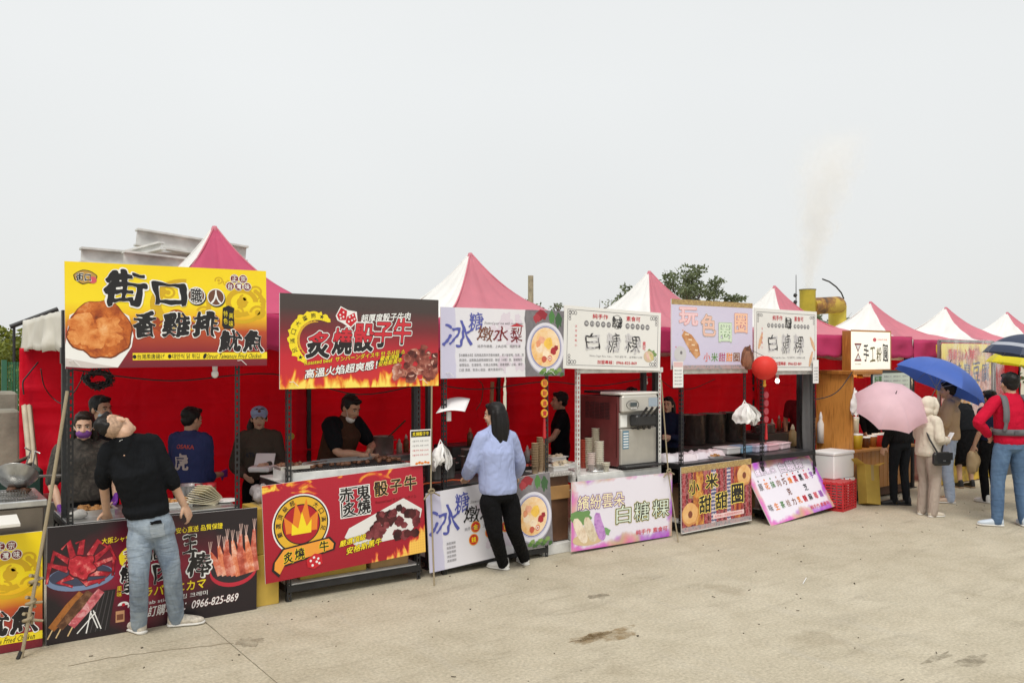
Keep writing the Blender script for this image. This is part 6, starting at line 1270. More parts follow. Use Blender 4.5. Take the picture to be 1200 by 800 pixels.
for k, ch in enumerate('麻辣臭豆腐'): b.text(ch, (.04+.19*k, .52, .19+.19*k, .76), ink('slate', (96, 100, 130)), 3, .03, brush=.7)
b.text('香酥', (.12, .80, .30, .93), PK_, 3, .05); b.text('入味', (.42, .80, .66, .93), PK_, 3, .05); b.disc('food_picture', ink('bowl_dk', (70, 50, 40)), .4, .22, .2, .12, 2); b.disc('food_picture', food('tofu_print', [(140, 80, 30), (206, 150, 70), (236, 200, 120)], 10), .4, .26, .17, .10, 2.6); b.finish()
b = Board('tofu_side_banner', 'folded yellow banner edge left of the tofu banner', 'banner', W(1097, 462, 7.1), .32, .80, ink('folded_yellow', (230, 200, 60)), rz=R(-50), th=.006); b.text('臭', (.2, .55, .8, .8), K, 2, .03, brush=.7); b.text('豆', (.2, .25, .8, .5), K, 2, .03, brush=.7); b.finish()
# rain sheets of clear film
film = newmat('clear_film'); t = film[1]; bb_ = t.bsdf(Base_Color=(.8, .8, .82), Roughness=.15); tr = t.add('ShaderNodeBsdfTransparent'); ms = t.add('ShaderNodeMixShader'); co = t.co(); t.put(ms.inputs[0], t.m('MULTIPLY_ADD', t.ramp(t.noise(t.map(co, (3, 3, .7)), 3, 4, .6, 1), [(.42, 0.0), (.7, 1.0)]), .42, .08)); t.l(tr.outputs[0], ms.inputs[1]); t.l(bb_.outputs[0], ms.inputs[2]); t.l(ms.outputs[0], t.n['Material Output'].inputs[0]); t.put(bb_.inputs['Normal'], t.bump(t.noise(t.map(co, (3, 3, .7)), 4, 4, .6, 1), .8, .05)); film = film[0]
def sheet(label, p0, p1, z0, z1, seed):
    mb = MB(); p0, p1 = Vector(p0), Vector(p1)
    def fn(s, t_): p = p0.lerp(p1, s); return (p.x+.03*noise.noise(Vector((s*4, t_*2, seed))), p.y-.05+.07*noise.noise(Vector((s*5, t_*1.5, seed+3))), z0+(z1-z0)*t_)
    mb.grid(fn, 24, 14); return one(mb, 'plastic_sheet', [film], label, 'plastic sheet', group='clear rain sheets')
sheet('clear plastic rain sheet over the tofu banner', (tx-.15, 6.80, 0), (tx+1.8, 6.80, 0), .95, 2.33, 1); sheet('clear plastic sheet gathered beside the man in red', (tx+1.75, 6.8, 0), (tx+2.0, 7.2, 0), .4, 2.2, 5)
tray('tray of fried tofu on the far stall', tx+.5, 7.2, .842, .4, .3, .06, fried, 22, .035, 17); pot('blue lidded pan on the tofu stall', 1138, 7.2, .842, .16, .12, stainless, M('blue_lid', (.05, .25, .4), .4))
a = W(1139, 566, 6.80); b = Board('stall_front_card', 'yellow printed card on the tofu counter front', 'card', (a.x, 6.86, .22), .50, .34, ink('card_yellow', (246, 214, 50)), th=.006); b.text('豆腐', (.1, .2, .9, .85), K, 2, .04, brush=.8); b.finish()
# next stall on, mostly hidden
o = thing('far_counter', 'dark counter of the stall beyond the tofu stall', 'counter', (U(1172, 6.95), 6.95, 0)); mb = MB(); mb.b(0, 2.2, 0, .6, 0, .82, .01); mb.build('body', M('dark_table'), o); mb = MB(); mb.b(-.02, 2.22, -.02, .62, .822, .86, .006); mb.build('counter_top', stainless_d, o)
# ================================================================== people
def skin_mat(name, c):
    m, t = newmat(name); co = t.co(); b = t.bsdf(Base_Color=t.ramp(t.noise(co, 14, 4), [(.3, tuple(x*.86 for x in c)), (.7, tuple(min(1, x*1.08) for x in c))]), Roughness=.52)
    b.inputs['Subsurface Weight'].default_value = .12; b.inputs['Subsurface Radius'].default_value = (.02, .008, .004); return m
skinA, skinB = skin_mat('skin_light', (.62, .39, .27)), skin_mat('skin_tan', (.52, .305, .20))
def hair_mat(name, c):
    m, t = newmat(name); co = t.co(); f = t.noise(t.map(co, (60, 60, 5)), 2.2, 4, .6, .4)
    b = t.bsdf(Base_Color=t.ramp(f, [(.3, tuple(x*.5 for x in c)), (.7, tuple(x*1.4 for x in c))]), Roughness=.45, Normal=t.bump(f, .45, .006)); b.inputs['Specular IOR Level'].default_value = .3; return m
hairK = hair_mat('black_hair', (.007, .006, .006)); hairB = hair_mat('dark_brown_hair', (.016, .010, .007)); stubble = M('stubble', (.40, .26, .175), .7, var=.35, vscale=60)
eyeW, iris, lips, browm = M('eye_white', (.68, .66, .63), .25), M('iris', (.02, .012, .008), .2), M('lips', (.38, .13, .10), .45), M('brow', (.02, .014, .012), .7)
def crom(P, n=4):
    P = [Vector(p) for p in P]; Q = []; T = []
    for i in range(len(P)-1):
        p0, p1, p2, p3 = P[max(0, i-1)], P[i], P[i+1], P[min(len(P)-1, i+2)]
        for k in range(n):
            t = k/n; Q.append(.5*((2*p1)+(p2-p0)*t+(2*p0-5*p1+4*p2-p3)*t*t+(3*p1-p0-3*p2+p3)*t**3)); T.append(i+t)
    Q.append(P[-1]); T.append(len(P)-1.0); return Q, T
def limb(mb, pts, rad, n=12, sub=4):
    Q, T = crom(pts, sub); rr = []
    for t in T: i = min(int(t), len(rad)-2); f = t-i; rr.append(rad[i]*(1-f)+rad[i+1]*f)
    d0, d1 = (Q[0]-Q[1]).normalized(), (Q[-1]-Q[-2]).normalized()
    Q = [Q[0]+d0*rr[0]*.85, Q[0]+d0*rr[0]*.5]+Q+[Q[-1]+d1*rr[-1]*.5, Q[-1]+d1*rr[-1]*.85]; rr = [rr[0]*.35, rr[0]*.82]+rr+[rr[-1]*.82, rr[-1]*.35]
    mb.tube(Q, rr, n)
def ell(mb, c, r, rot=None, n=14, m=10): mb.blob(c, r, 0, 0, n, m, rot)
def loft(mb, rings, n=20):
    vs = []
    for c, ax, ay, rx, ry in rings:
        for j in range(n):
            a = 2*math.pi*j/n; cs, sn = math.cos(a), math.sin(a); vs.append(Vector(c)+ax*rx*math.copysign(abs(cs)**.85, cs)+ay*ry*math.copysign(abs(sn)**.9, sn))
    k = len(rings); fs = [[i*n+j, i*n+(j+1) % n, (i+1)*n+(j+1) % n, (i+1)*n+j] for i in range(k-1) for j in range(n)]
    fs += [list(range(n))[::-1], [(k-1)*n+j for j in range(n)]]; mb.add(vs, fs, True)
TEX = {}
def clouds(sz):
    if sz not in TEX: t = bpy.data.textures.new('folds', 'CLOUDS'); t.noise_scale = sz; t.noise_depth = 2; TEX[sz] = t
    return TEX[sz]
def soft(mb, name, mat, parent, voxel=.01, it=4, fold=0.0, fsize=.09, fac=.5):
    o = mb.build(name, mat, parent); md = o.modifiers.new('join', 'REMESH'); md.mode = 'VOXEL'; md.voxel_size = voxel; md.use_smooth_shade = True
    if it: sm_ = o.modifiers.new('soften', 'SMOOTH'); sm_.iterations = it; sm_.factor = fac
    if fold: dp = o.modifiers.new('folds', 'DISPLACE'); dp.texture = clouds(fsize); dp.strength = fold; dp.mid_level = .5; dp.texture_coords = 'LOCAL'
    return o
def hand(mb, wr, d, nrm, side, s, curl=.5):
    """palm and five unequal fingers; nrm points out of the palm"""
    d = d.normalized(); nrm = (nrm-d*nrm.dot(d)).normalized(); ac = d.cross(nrm).normalized()*side   # towards the little finger
    P = lambda a, b, c: wr+(d*a+ac*b+nrm*c)*s
    loft(mb, [(P(-.01, 0, 0), ac, nrm, .026*s, .020*s), (P(.03, .0, 0), ac, nrm, .036*s, .018*s), (P(.075, 0, 0), ac, nrm, .041*s, .015*s), (P(.09, 0, 0), ac, nrm, .038*s, .012*s)], 12)
    for k, (b, ln) in enumerate(((-.030, .068), (-.010, .078), (.011, .072), (.030, .056))):
        q = P(.085, b, 0); pts = [q-d*.02*s, q]; ang = 0.0; fan = ac*(b*4.2)
        for j, fr in enumerate((.45, .32, .23)):
            ang += curl*(.5+.35*j); q = q+((d*math.cos(ang)+nrm*math.sin(ang))+fan*(.5 if j == 0 else .25)).normalized()*ln*fr*s; pts.append(q)
        limb(mb, pts, [.0095*s, .0095*s, .0088*s, .0082*s, .007*s], 8, 2)
    q = P(.015, -.03, .004); limb(mb, [P(.005, -.015, .0), q, P(.045, -.058, .016), P(.068, -.062+.02*curl, .03)], [.014*s, .0135*s, .0105*s, .0085*s], 8, 2)
BASE = dict(pel=(0, 0, .95), wst=(0, .005, 1.09), chs=(0, .0, 1.28), nck=(0, -.01, 1.425), hd=(0, .02, 1.575), shL=(-.172, -.01, 1.385), shR=(.172, -.01, 1.385), elL=(-.232, -.03, 1.11), elR=(.232, -.03, 1.11), wrL=(-.24, .06, .87), wrR=(.24, .06, .87),
            hpL=(-.088, 0, .91), hpR=(.088, 0, .91), knL=(-.10, .025, .50), knR=(.10, .025, .50), anL=(-.105, -.02, .085), anR=(.105, -.02, .085), toL=(-.04, 1, 0), toR=(.04, 1, 0), pnL=(1, .2, 0), pnR=(-1, .2, 0), face=(0, 1, 0), up=(0, 0, 1))
DIRS = ('toL', 'toR', 'pnL', 'pnR', 'face', 'up')
def person(label, root, heading, H, J=None, JW=None, DW=None, skin=skinA, top=None, legs=None, shoes=None, hair='short', hairm=hairK, face=True, vox=.009, sleeve=1.0, hem=.0, loose=1.0, legloose=1.0, curl=(.5, .5), skirt=False, hood=False, headscale=1.0, build=1.0, sole=None, legcut=1.0, hairlen=.0):
    root = Vector(root); rz = R(heading-90); o = thing('person', label, 'person', root, rz, None); s = H/1.70; inv = Matrix.Rotation(-rz, 3, 'Z')
    j = {k: (Vector(v) if k in DIRS else Vector(v)*s) for k, v in BASE.items()}
    for k, v in (J or {}).items(): j[k] = Vector(v) if k in DIRS else Vector(v)*s
    for k, v in (JW or {}).items(): j[k] = inv @ (Vector(v)-root)
    for k, v in (DW or {}).items(): j[k] = inv @ Vector(v)
    b = build; f = j['face'].normalized(); u = (j['up']-f*j['up'].dot(f)).normalized(); rt = f.cross(u); Hm = Matrix((rt, f, u)).transposed(); hs = s*headscale
    hp = lambda x, y, z: j['hd']+Hm @ Vector((x, y, z))*hs
    xsh = (j['shR']-j['shL']).normalized(); xhp = (j['hpR']-j['hpL']).normalized(); sp = (j['nck']-j['pel']).normalized()
    def ax(x): y = sp.cross(x).normalized(); return x, y
    X1, Y1 = ax(xsh); X0, Y0 = ax(xhp); Xm, Ym = ax(((xsh+xhp)/2).normalized())
    # ---- body: one continuous surface
    mb = MB()
    ell(mb, hp(0, -.012, .03), Vector((.075, .094, .088))*hs, Hm, 18, 14); ell(mb, hp(0, .020, -.03), Vector((.060, .070, .082))*hs, Hm, 18, 14); ell(mb, hp(0, .058, -.092), Vector((.026, .022, .022))*hs, Hm)
    limb(mb, [hp(0, .080, .012), hp(0, .094, -.01), hp(0, .104, -.028)], [.009*hs, .011*hs, .0145*hs], 8, 2); ell(mb, hp(0, .070, .028), Vector((.05, .018, .012))*hs, Hm)
    for sd in (-1, 1): ell(mb, hp(sd*.077, -.010, -.008), Vector((.012, .021, .033))*hs, Hm); ell(mb, hp(sd*.035, .06, -.03), Vector((.024, .024, .022))*hs, Hm); ell(mb, hp(sd*.016, .092, -.03), Vector((.010, .010, .009))*hs, Hm)
    ell(mb, hp(0, .083, -.056), Vector((.025, .010, .012))*hs, Hm)
    limb(mb, [j['nck']-sp*.04*s, j['nck']+sp*.02*s, hp(0, -.022, -.06)], [.062*s, .054*s*b, .052*s], 14)
    limb(mb, [j['pel'], j['wst'], j['chs'], j['nck']-sp*.05*s], [.09*s, .09*s, .10*s, .07*s], 14)
    for q, sg in (('L', -1), ('R', 1)):
        sh, e, w = j['sh'+q], j['el'+q], j['wr'+q]; limb(mb, [j['chs']+(sh-j['chs'])*.6, sh, e, (e+w)/2, w], [.05*s, .044*s*b, .038*s*b, .034*s*b, .025*s], 12)
        hand(mb, w, (w-e) if ('hd'+q) not in j else j['hd'+q], j['pn'+q], sg, s*1.0, curl[0 if q == 'L' else 1])
        hpp, kn, an = j['hp'+q], j['kn'+q], j['an'+q]; limb(mb, [j['pel'], hpp, kn, kn.lerp(an, .4), an], [.07*s, .07*s, .048*s, .046*s, .033*s], 12)
        td = Vector((j['to'+q].x, j['to'+q].y, 0)).normalized(); g0 = Vector((an.x, an.y, 0)); limb(mb, [an, g0-td*.02*s+Vector((0, 0, .04*s)), g0+td*.10*s+Vector((0, 0, .03*s)), g0+td*.15*s+Vector((0, 0, .025*s))], [.034*s, .032*s, .028*s, .02*s], 10)
    body = soft(mb, 'body', skin, o, vox*.78, 3)
    if face:
        for sd in (-1, 1):
            mb = MB(); ell(mb, hp(sd*.031, .0785, .004), Vector((.0125, .006, .0058))*hs, Hm); e_ = mb.build('eye', eyeW, o); mb = MB(); ell(mb, hp(sd*.031, .0835, .004), Vector((.0058, .003, .0056))*hs, Hm); mb.build('iris', iris, e_)
            mb = MB(); limb(mb, [hp(sd*.016, .087, .024), hp(sd*.032, .0875, .030), hp(sd*.050, .076, .024)], [.0038*hs, .0045*hs, .003*hs], 6, 2); mb.build('eyebrow', browm, o)
            mb = MB(); limb(mb, [hp(sd*.018, .084, .009), hp(sd*.031, .0845, .0112), hp(sd*.044, .079, .008)], [.002*hs]*3, 5, 2); mb.build('eyelid', browm, e_)
        mb = MB(); limb(mb, [hp(-.022, .084, -.060), hp(-.009, .0945, -.0555), hp(0, .0955, -.057), hp(.009, .0945, -.0555), hp(.022, .084, -.060)], [.003*hs, .0052*hs, .005*hs, .0052*hs, .003*hs], 8, 2); limb(mb, [hp(-.018, .085, -.0625), hp(0, .0945, -.066), hp(.018, .085, -.0625)], [.003*hs, .006*hs, .003*hs], 8, 2); mb.build('mouth', lips, o)
    # ---- hair
    if hair:
        mb = MB()
        if hair == 'fade':
            ell(mb, hp(0, -.012, .075), Vector((.066, .094, .052))*hs, Hm); ell(mb, hp(0, -.065, .05), Vector((.058, .045, .062))*hs, Hm); ell(mb, hp(0, .055, .10), Vector((.05, .04, .03))*hs, Hm); ell(mb, hp(0, -.04, .11), Vector((.05, .06, .028))*hs, Hm)
            st = MB(); ell(st, hp(0, -.0135, .026), Vector((.0775, .0945, .084))*hs, Hm, 20, 14); soft(st, 'shaved_hair', stubble, o, .008, 2)
        else:
            ell(mb, hp(0, -.028, .048), Vector((.085, .100, .086))*hs, Hm, 18, 14); ell(mb, hp(0, -.058, -.006), Vector((.070, .056, .072))*hs, Hm)
            for sd in (-1, 1): ell(mb, hp(sd*.066, -.018, .022), Vector((.020, .052, .045))*hs, Hm)
            ell(mb, hp(0, .052, .092), Vector((.062, .032, .028))*hs, Hm)
            if hair in ('long', 'shoulder'):
                ln = hairlen or (.30 if hair == 'long' else .20)
                for a_, y_, r_ in ((-.068, -.03, .030), (-.055, -.075, .04), (0, -.092, .046), (.055, -.075, .04), (.068, -.03, .030)):
                    b0_ = hp(a_, y_, .02); limb(mb, [b0_, hp(a_*1.15, y_-.012, -.09), hp(a_*1.12, y_-.012, -.09)+Vector((0, 0, -(ln-.12)*s*.5)), hp(a_*1.0, y_-.008, -.09)+Vector((0, 0, -(ln-.12)*s))], [r_*hs*1.1, r_*hs*1.1, r_*hs*1.05, r_*hs*.55], 10)
            if hair == 'ponytail': limb(mb, [hp(.05, -.08, .0), hp(.085, -.10, -.08), hp(.09, -.07, -.19), hp(.085, -.03, -.27)], [.04*hs, .045*hs, .038*hs, .018*hs], 10)
        soft(mb, 'hair', hairm, o, .009, 5 if hair == 'long' else 3, .004 if hair == 'long' else .014, .035)
    # ---- top garment
    if top:
        mb = MB(); L_ = loose; hz = j['pel']-sp*(.02-hem)*s; sm_ = (j['shL']+j['shR'])/2
        loft(mb, [(hz, X0, Y0, .155*s*b*L_, .118*s*b*L_), (hz+sp*.05*s, X0, Y0, .166*s*b*L_, .127*s*b*L_), (j['wst'], Xm, Ym, .160*s*b*L_, .120*s*b*L_), (j['chs'], X1, Y1, .172*s*b*L_, .124*s*b*L_), (sm_-sp*.02*s, X1, Y1, .165*s*b, .100*s*b), (sm_+sp*.035*s, X1, Y1, .115*s*b, .080*s), (j['nck']+sp*.012*s, X1, Y1, .068*s, .066*s)])
        limb(mb, [j['chs'], j['chs'].lerp(j['nck'], .6), j['nck']+(hp(0, -.02, -.07)-j['nck'])*.25], [.115*s*b, .088*s*b, .066*s], 16)
        for q in 'LR':
            sh, e, w = j['sh'+q], j['el'+q], j['wr'+q]; inn = sh.lerp(sm_, .4)-sp*.025*s; limb(mb, [j['nck']-sp*.01*s, j['nck'].lerp(sh, .55)+sp*.004*s, sh-sp*.012*s], [.060*s, .052*s, .056*s], 12)
            if sleeve >= 1: limb(mb, [inn, sh, sh.lerp(e, .5), e, e.lerp(w, .5), w-(w-e).normalized()*.015*s], [.076*s, .066*s*b, .063*s*L_*b, .057*s*L_*b, .052*s*L_, .041*s*L_], 14)
            else:
                c = sh.lerp(e, sleeve*2) if sleeve <= .5 else e.lerp(w, (sleeve-.5)*2); pts = [inn, sh, sh.lerp(e, min(.5, sleeve))] + ([e] if sleeve > .5 else []) + [c]; limb(mb, pts, [.076*s, .066*s*b, .064*s*L_*b] + ([.062*s*L_*b] if sleeve > .5 else []) + [.054*s*L_*b], 14)
        if hood: ell(mb, j['nck']-Y1*.07*s*(1 if Y1.dot(f) >= 0 else -1)+sp*.0*s, Vector((.115, .07, .075))*s)
        soft(mb, 'top', top, o, vox*1.15, 5, .010, .05)
    # ---- trousers or skirt
    if legs:
        mb = MB(); ll = legloose
        if skirt:
            loft(mb, [(j['pel']+sp*.10*s, Xm, Ym, .14*s, .105*s), (j['pel'], X0, Y0, .17*s, .13*s), (j['pel']-Vector((0, 0, .25*s)), X0, Y0, .185*s, .15*s), (j['pel']-Vector((0, 0, .52*s)), X0, Y0, .205*s, .165*s)])
        else:
            loft(mb, [(j['pel']+sp*.07*s, X0, Y0, .142*s*b, .106*s*b), (j['pel']+sp*.0*s, X0, Y0, .160*s*b, .122*s*b), (j['pel']-sp*.09*s, X0, Y0, .158*s*b, .118*s*b), (j['pel']-sp*.13*s, X0, Y0, .10*s, .07*s)])
            for q in 'LR':
                h_, kn, an = j['hp'+q], j['kn'+q], j['an'+q]; e = kn.lerp(an, legcut) if legcut < 1 else an-Vector((0, 0, .035*s))
                limb(mb, [j['pel'].lerp(h_, .7), h_-Vector((0, 0, .06*s)), h_.lerp(kn, .5), kn, kn.lerp(e, .5), e], [.09*s, .092*s*b*(.6+.4*ll), .083*s*ll*b, .066*s*ll*b, .062*s*ll, .052*s*ll], 16)
        soft(mb, 'skirt' if skirt else 'trousers', legs, o, vox*1.15, 4, .007, .04)
    # ---- shoes
    if shoes:
        for q in 'LR':
            an = j['an'+q]; td = Vector((j['to'+q].x, j['to'+q].y, 0)).normalized(); sd = Vector((td.y, -td.x, 0)); zz = Vector((0, 0, 1)); g0 = Vector((an.x, an.y, 0)); mb = MB()
            F = lambda y, z: g0+td*y*s+zz*z*s
            loft(mb, [(F(-.062, .05), sd, zz, .022*s, .03*s), (F(-.05, .052), sd, zz, .036*s, .045*s), (F(.0, .055), sd, zz, .041*s, .05*s), (F(.06, .045), sd, zz, .044*s, .036*s), (F(.13, .036), sd, zz, .049*s, .028*s), (F(.175, .032), sd, zz, .038*s, .02*s), (F(.195, .03), sd, zz, .014*s, .012*s)], 16)
            limb(mb, [F(-.015, .06), F(-.018, .105)], [.044*s, .042*s], 12); sh_ = soft(mb, 'shoe', shoes, o, .008, 3); mb = MB()
            loft(mb, [(F(-.066, .013), sd, zz, .024*s, .0125*s), (F(-.05, .013), sd, zz, .041*s, .0128*s), (F(.06, .013), sd, zz, .047*s, .0128*s), (F(.135, .013), sd, zz, .052*s, .0125*s), (F(.185, .014), sd, zz, .036*s, .012*s), (F(.202, .016), sd, zz, .014*s, .010*s)], 16); mb.build('sole', sole or M('sole_white', (.68, .66, .62), .6), sh_)
    return o, hp, Hm, hs, j, s
def extra(mb, name, mat, o, vox=0.0, it=3): return soft(mb, name, mat, o, vox, it) if vox else mb.build(name, mat, o)
def mask(o, hp, Hm, hs, mat, low=0.0):
    mb = MB(); ell(mb, hp(0, .046-low*.3, -.052-low), Vector((.062, .062, .048))*hs*(.82 if low else 1), Hm, 18, 12); mb.build('face_mask', mat, o)
    mb = MB()
    for sd in (-1, 1): mb.tube([hp(sd*.055, .055, -.03-low), hp(sd*.078, .01, .0), hp(sd*.084, -.02, -.012)], .0016*hs, 5)
    mb.build('ear_loops', whitepl, o)
def denim(name, c, wear):
    m, t = newmat(name); co = t.co(); f = t.noise(t.map(co, (1, 1, .45)), 5, 5, .65, .8); g = t.wave(t.map(co, (1, 1, 1), rot=(.5, .5, 0)), 220, 1, 1, 1)
    cr = t.noise(t.map(co, (2, 2, 9)), 2.6, 4, .6, 1.0)
    b = t.bsdf(Base_Color=t.mix(t.ramp(f, [(.3, c), (.7, wear)]), tuple(x*.55 for x in c), t.m('MULTIPLY', t.ramp(cr, [(.55, 0.0), (.7, 1.0)]), .55)), Roughness=.85)
    n1 = t.bump(cr, .5, .02); nb = t.add('ShaderNodeBump', {'Height': g, 'Strength': .15, 'Distance': .001, 'Normal': n1}); t.put(b.inputs['Normal'], nb.outputs[0]); return m
jeans_l = denim('washed_jeans', (.12, .165, .235), (.37, .44, .51)); jeans_b = denim('blue_jeans', (.045, .095, .19), (.11, .19, .31)); jeans_p = denim('pale_jeans', (.28, .35, .48), (.46, .53, .66))
blackc = cloth('black_cotton', (.008, .009, .011)); blackp = cloth('black_trousers', (.006, .006, .007), .6); navy = cloth('navy_sweat', (.035, .045, .13)); olive = cloth('olive_sweat', (.075, .062, .048)); browns = cloth('brown_body', (.062, .030, .018)); lightblue = cloth('pale_blue_top', (.36, .42, .66), .4); cream = cloth('cream_fleece', (.66, .60, .50), .3); tan = cloth('tan_fleece', (.52, .36, .22), .3); redc = cloth('red_shirt', (.50, .008, .035), .4); beige = cloth('beige_trousers', (.40, .33, .28), .5); maroon = cloth('maroon_shirt', (.16, .012, .018))
tie = newmat('tie_dye'); t = tie[1]; co = t.co(); t.bsdf(Base_Color=t.ramp(t.noise(co, 17, 5, .65, 1.2), [(.35, (.018, .016, .014)), (.55, (.05, .043, .035)), (.7, (.095, .08, .065))]), Roughness=.85); tie = tie[0]
white_sh = M('white_shoe', (.72, .71, .69), .5, var=.1); black_sh = M('black_shoe', (.015, .015, .016), .5); tan_sh = M('tan_shoe', (.55, .42, .32), .6); blue_sh = M('pale_blue_shoe', (.55, .62, .70), .5); purple = M('purple_glove', (.17, .035, .33), .45)

# 1 man leaning back in front of the crab banner
v = 6.60; rt_ = G(190, 740); rt_.y = 6.60; rt_.x = 1.62
o, hp, Hm, hs, j, s = person('man in black sweatshirt and washed jeans leaning back to look up', rt_, 90, 1.74,
    JW=dict(pel=W(176, 611, v), wst=W(171, 588, v), chs=W(159, 552, v-.04), nck=W(144, 516, v-.06), hd=W(137, 500, v-.05), shL=W(128, 527, v-.0), shR=W(178, 517, v-.0), elL=W(121, 556, v+.05), wrL=W(125, 600, v+.28), elR=W(200, 560, v-.02), wrR=W(216, 592, v+.02),
            hpL=W(164, 622, v), hpR=W(189, 617, v), knL=W(163, 676, v-.03), knR=W(201, 668, v+.0), anL=G(163, 741)+Vector((0, 0, .085)), anR=G(207, 733)+Vector((0, 0, .085))),
    DW=dict(face=(.50, .80, .34), up=(-.80, .36, .42), toL=(-.25, .9, 0), toR=(.85, -.25, 0), pnL=(.1, .3, -1), pnR=(-.6, .6, 0)), skin=skinA, top=blackc, legs=jeans_l, shoes=M('worn_cream_shoe', (.55, .50, .42), .7, var=.4, vscale=40), hair='fade', face=True, vox=.008, sleeve=.61, hem=.075, loose=1.0, legloose=1.03, curl=(.25, .55), build=.95)
X_, Y_ = Vector((1, 0, 0)), Vector((0, 1, 0))
inv = Matrix.Translation(-Vector(rt_))
def loc(px, py, vv): return W(px, py, vv)-Vector(rt_)
def patch(o, name, mat, corners, target, off=.005, n=10):
    """flat piece of cloth sewn onto a garment"""
    c = [Vector(p) for p in corners]; mb = MB(); mb.grid(lambda a, t_: tuple(c[0].lerp(c[1], a).lerp(c[3].lerp(c[2], a), t_)), n, n); q = mb.build(name, mat, o)
    md = q.modifiers.new('wrap', 'SHRINKWRAP'); md.target = [k for k in o.children if k.name.startswith(target)][0]; md.wrap_method = 'NEAREST_SURFACEPOINT'; md.wrap_mode = 'ABOVE_SURFACE'; md.offset = off; return q
pk = patch(o, 'back_pocket', denim('pocket_denim', (.24, .29, .34), (.40, .45, .50)), [loc(180, 636, 6.42), loc(197, 631, 6.45), loc(195, 612, 6.45), loc(176, 616, 6.42)], 'trousers', .004)
patch(o, 'phone_in_pocket', blackp, [loc(178, 616, 6.42), loc(192, 613, 6.45), loc(192, 608, 6.45), loc(178, 611, 6.42)], 'trousers', .010, 6)
patch(o, 'belt', blackp, [loc(160, 609, 6.42), loc(196, 600, 6.45), loc(196, 595, 6.45), loc(160, 603, 6.42)], 'trousers', .008, 10)
patch(o, 'neck_label', whitepl, [loc(134, 520, 6.42), loc(142, 516, 6.42), loc(142, 513.5, 6.42), loc(134, 517.5, 6.42)], 'top', .004, 6)
# purple gloved vendor, second man, navy man, woman in cap, cook
def at_(px, v): p = W(px, 418, v); return Vector((p.x, v, 0))
o, hp, Hm, hs, j, s = person('long haired vendor in dark tie-dyed shirt with purple face mask', at_(98, 7.72), -85, 1.60, J=dict(elL=(-.25, .05, 1.12), wrL=(-.20, .22, .98), elR=(.25, .03, 1.12), wrR=(.24, .20, .93), face=(.35, 1, -.08)), skin=skinA, top=tie, legs=blackp, shoes=black_sh, hair='shoulder', hairm=hairB, sleeve=.5, loose=1.08, hairlen=.27); mask(o, hp, Hm, hs, M('purple_mask', (.17, .05, .25), .7))
mb = MB(); hand(mb, j['wrR'], j['wrR']-j['elR'], j['pnR'], 1, s*1.07, .5); extra(mb, 'glove', purple, o, .006); mb = MB(); hand(mb, j['wrL'], j['wrL']-j['elL'], j['pnL'], -1, s*1.07, .5); extra(mb, 'glove', purple, o, .006)
o, hp, Hm, hs, j, s = person('masked man standing at the back of the first tent', at_(117, 8.45), -60, 1.70, skin=skinB, top=blackc, legs=blackp, shoes=black_sh, hair='short'); mask(o, hp, Hm, hs, M('blue_mask', (.42, .52, .58), .7))
o, hp, Hm, hs, j, s = person('vendor in navy sweatshirt turned to the red wall', at_(224, 8.15), 40, 1.585, J=dict(elL=(-.22, .08, 1.10), wrL=(-.1, .28, .98), face=(.35, 1, -.15)), JW=dict(elR=W(243, 558, 8.12), wrR=W(260, 555, 8.3)), skin=skinB, top=navy, legs=blackp, shoes=black_sh, hair='short', sleeve=.62, loose=1.08, build=1.05)
mb = MB(); hand(mb, j['wrR'], j['wrR']-j['elR'], j['pnR'], 1, s*1.07, .5); extra(mb, 'glove', purple, o, .006)
def print_on(o, st, c, size, mat, nrm, target, rx=0.0):
    """printed words laid on a garment"""
    v_, f_, bb = glyph_poly(st, .03, 26); n = Vector(nrm).normalized(); xa = Vector((0, 0, 1)).cross(n).normalized(); za = n.cross(xa); mb = MB()
    mb.add([Vector(c)+(xa*((p[0]-(bb[0]+bb[2])/2))+za*(p[1]-(bb[1]+bb[3])/2))*size for p in v_], f_); q = mb.build('print', mat, o); md = q.modifiers.new('wrap', 'SHRINKWRAP')
    md.target = [k for k in o.children if k.name.startswith(target)][0]; md.wrap_method = 'NEAREST_SURFACEPOINT'; md.wrap_mode = 'ABOVE_SURFACE'; md.offset = .004; return q
print_on(o, 'OSAKA', (.02, -.13*s, 1.32*s), .055, M('print_red', (.45, .06, .05), .7), (0, -1, 0), 'top'); print_on(o, '虎', (-.02, -.13*s, 1.17*s), .16, M('print_pale', (.5, .42, .40), .7), (0, -1, 0), 'top')
o, hp, Hm, hs, j, s = person('woman in pale blue cap and olive sweatshirt holding a foam box', at_(304, 8.25), -112, 1.56, J=dict(elL=(-.22, .06, 1.10), wrL=(-.10, .26, 1.10), elR=(.25, .03, 1.08), wrR=(.14, .22, 1.0), face=(-.05, 1, -.02)), skin=skinA, top=olive, legs=blackp, shoes=black_sh, hair='ponytail', hairm=hairB, loose=1.1)
print_on(o, 'ATHLETIC', (0, .14*s, 1.20*s), .062, M('print_dark', (.02, .02, .035), .8), (0, 1, 0), 'top')
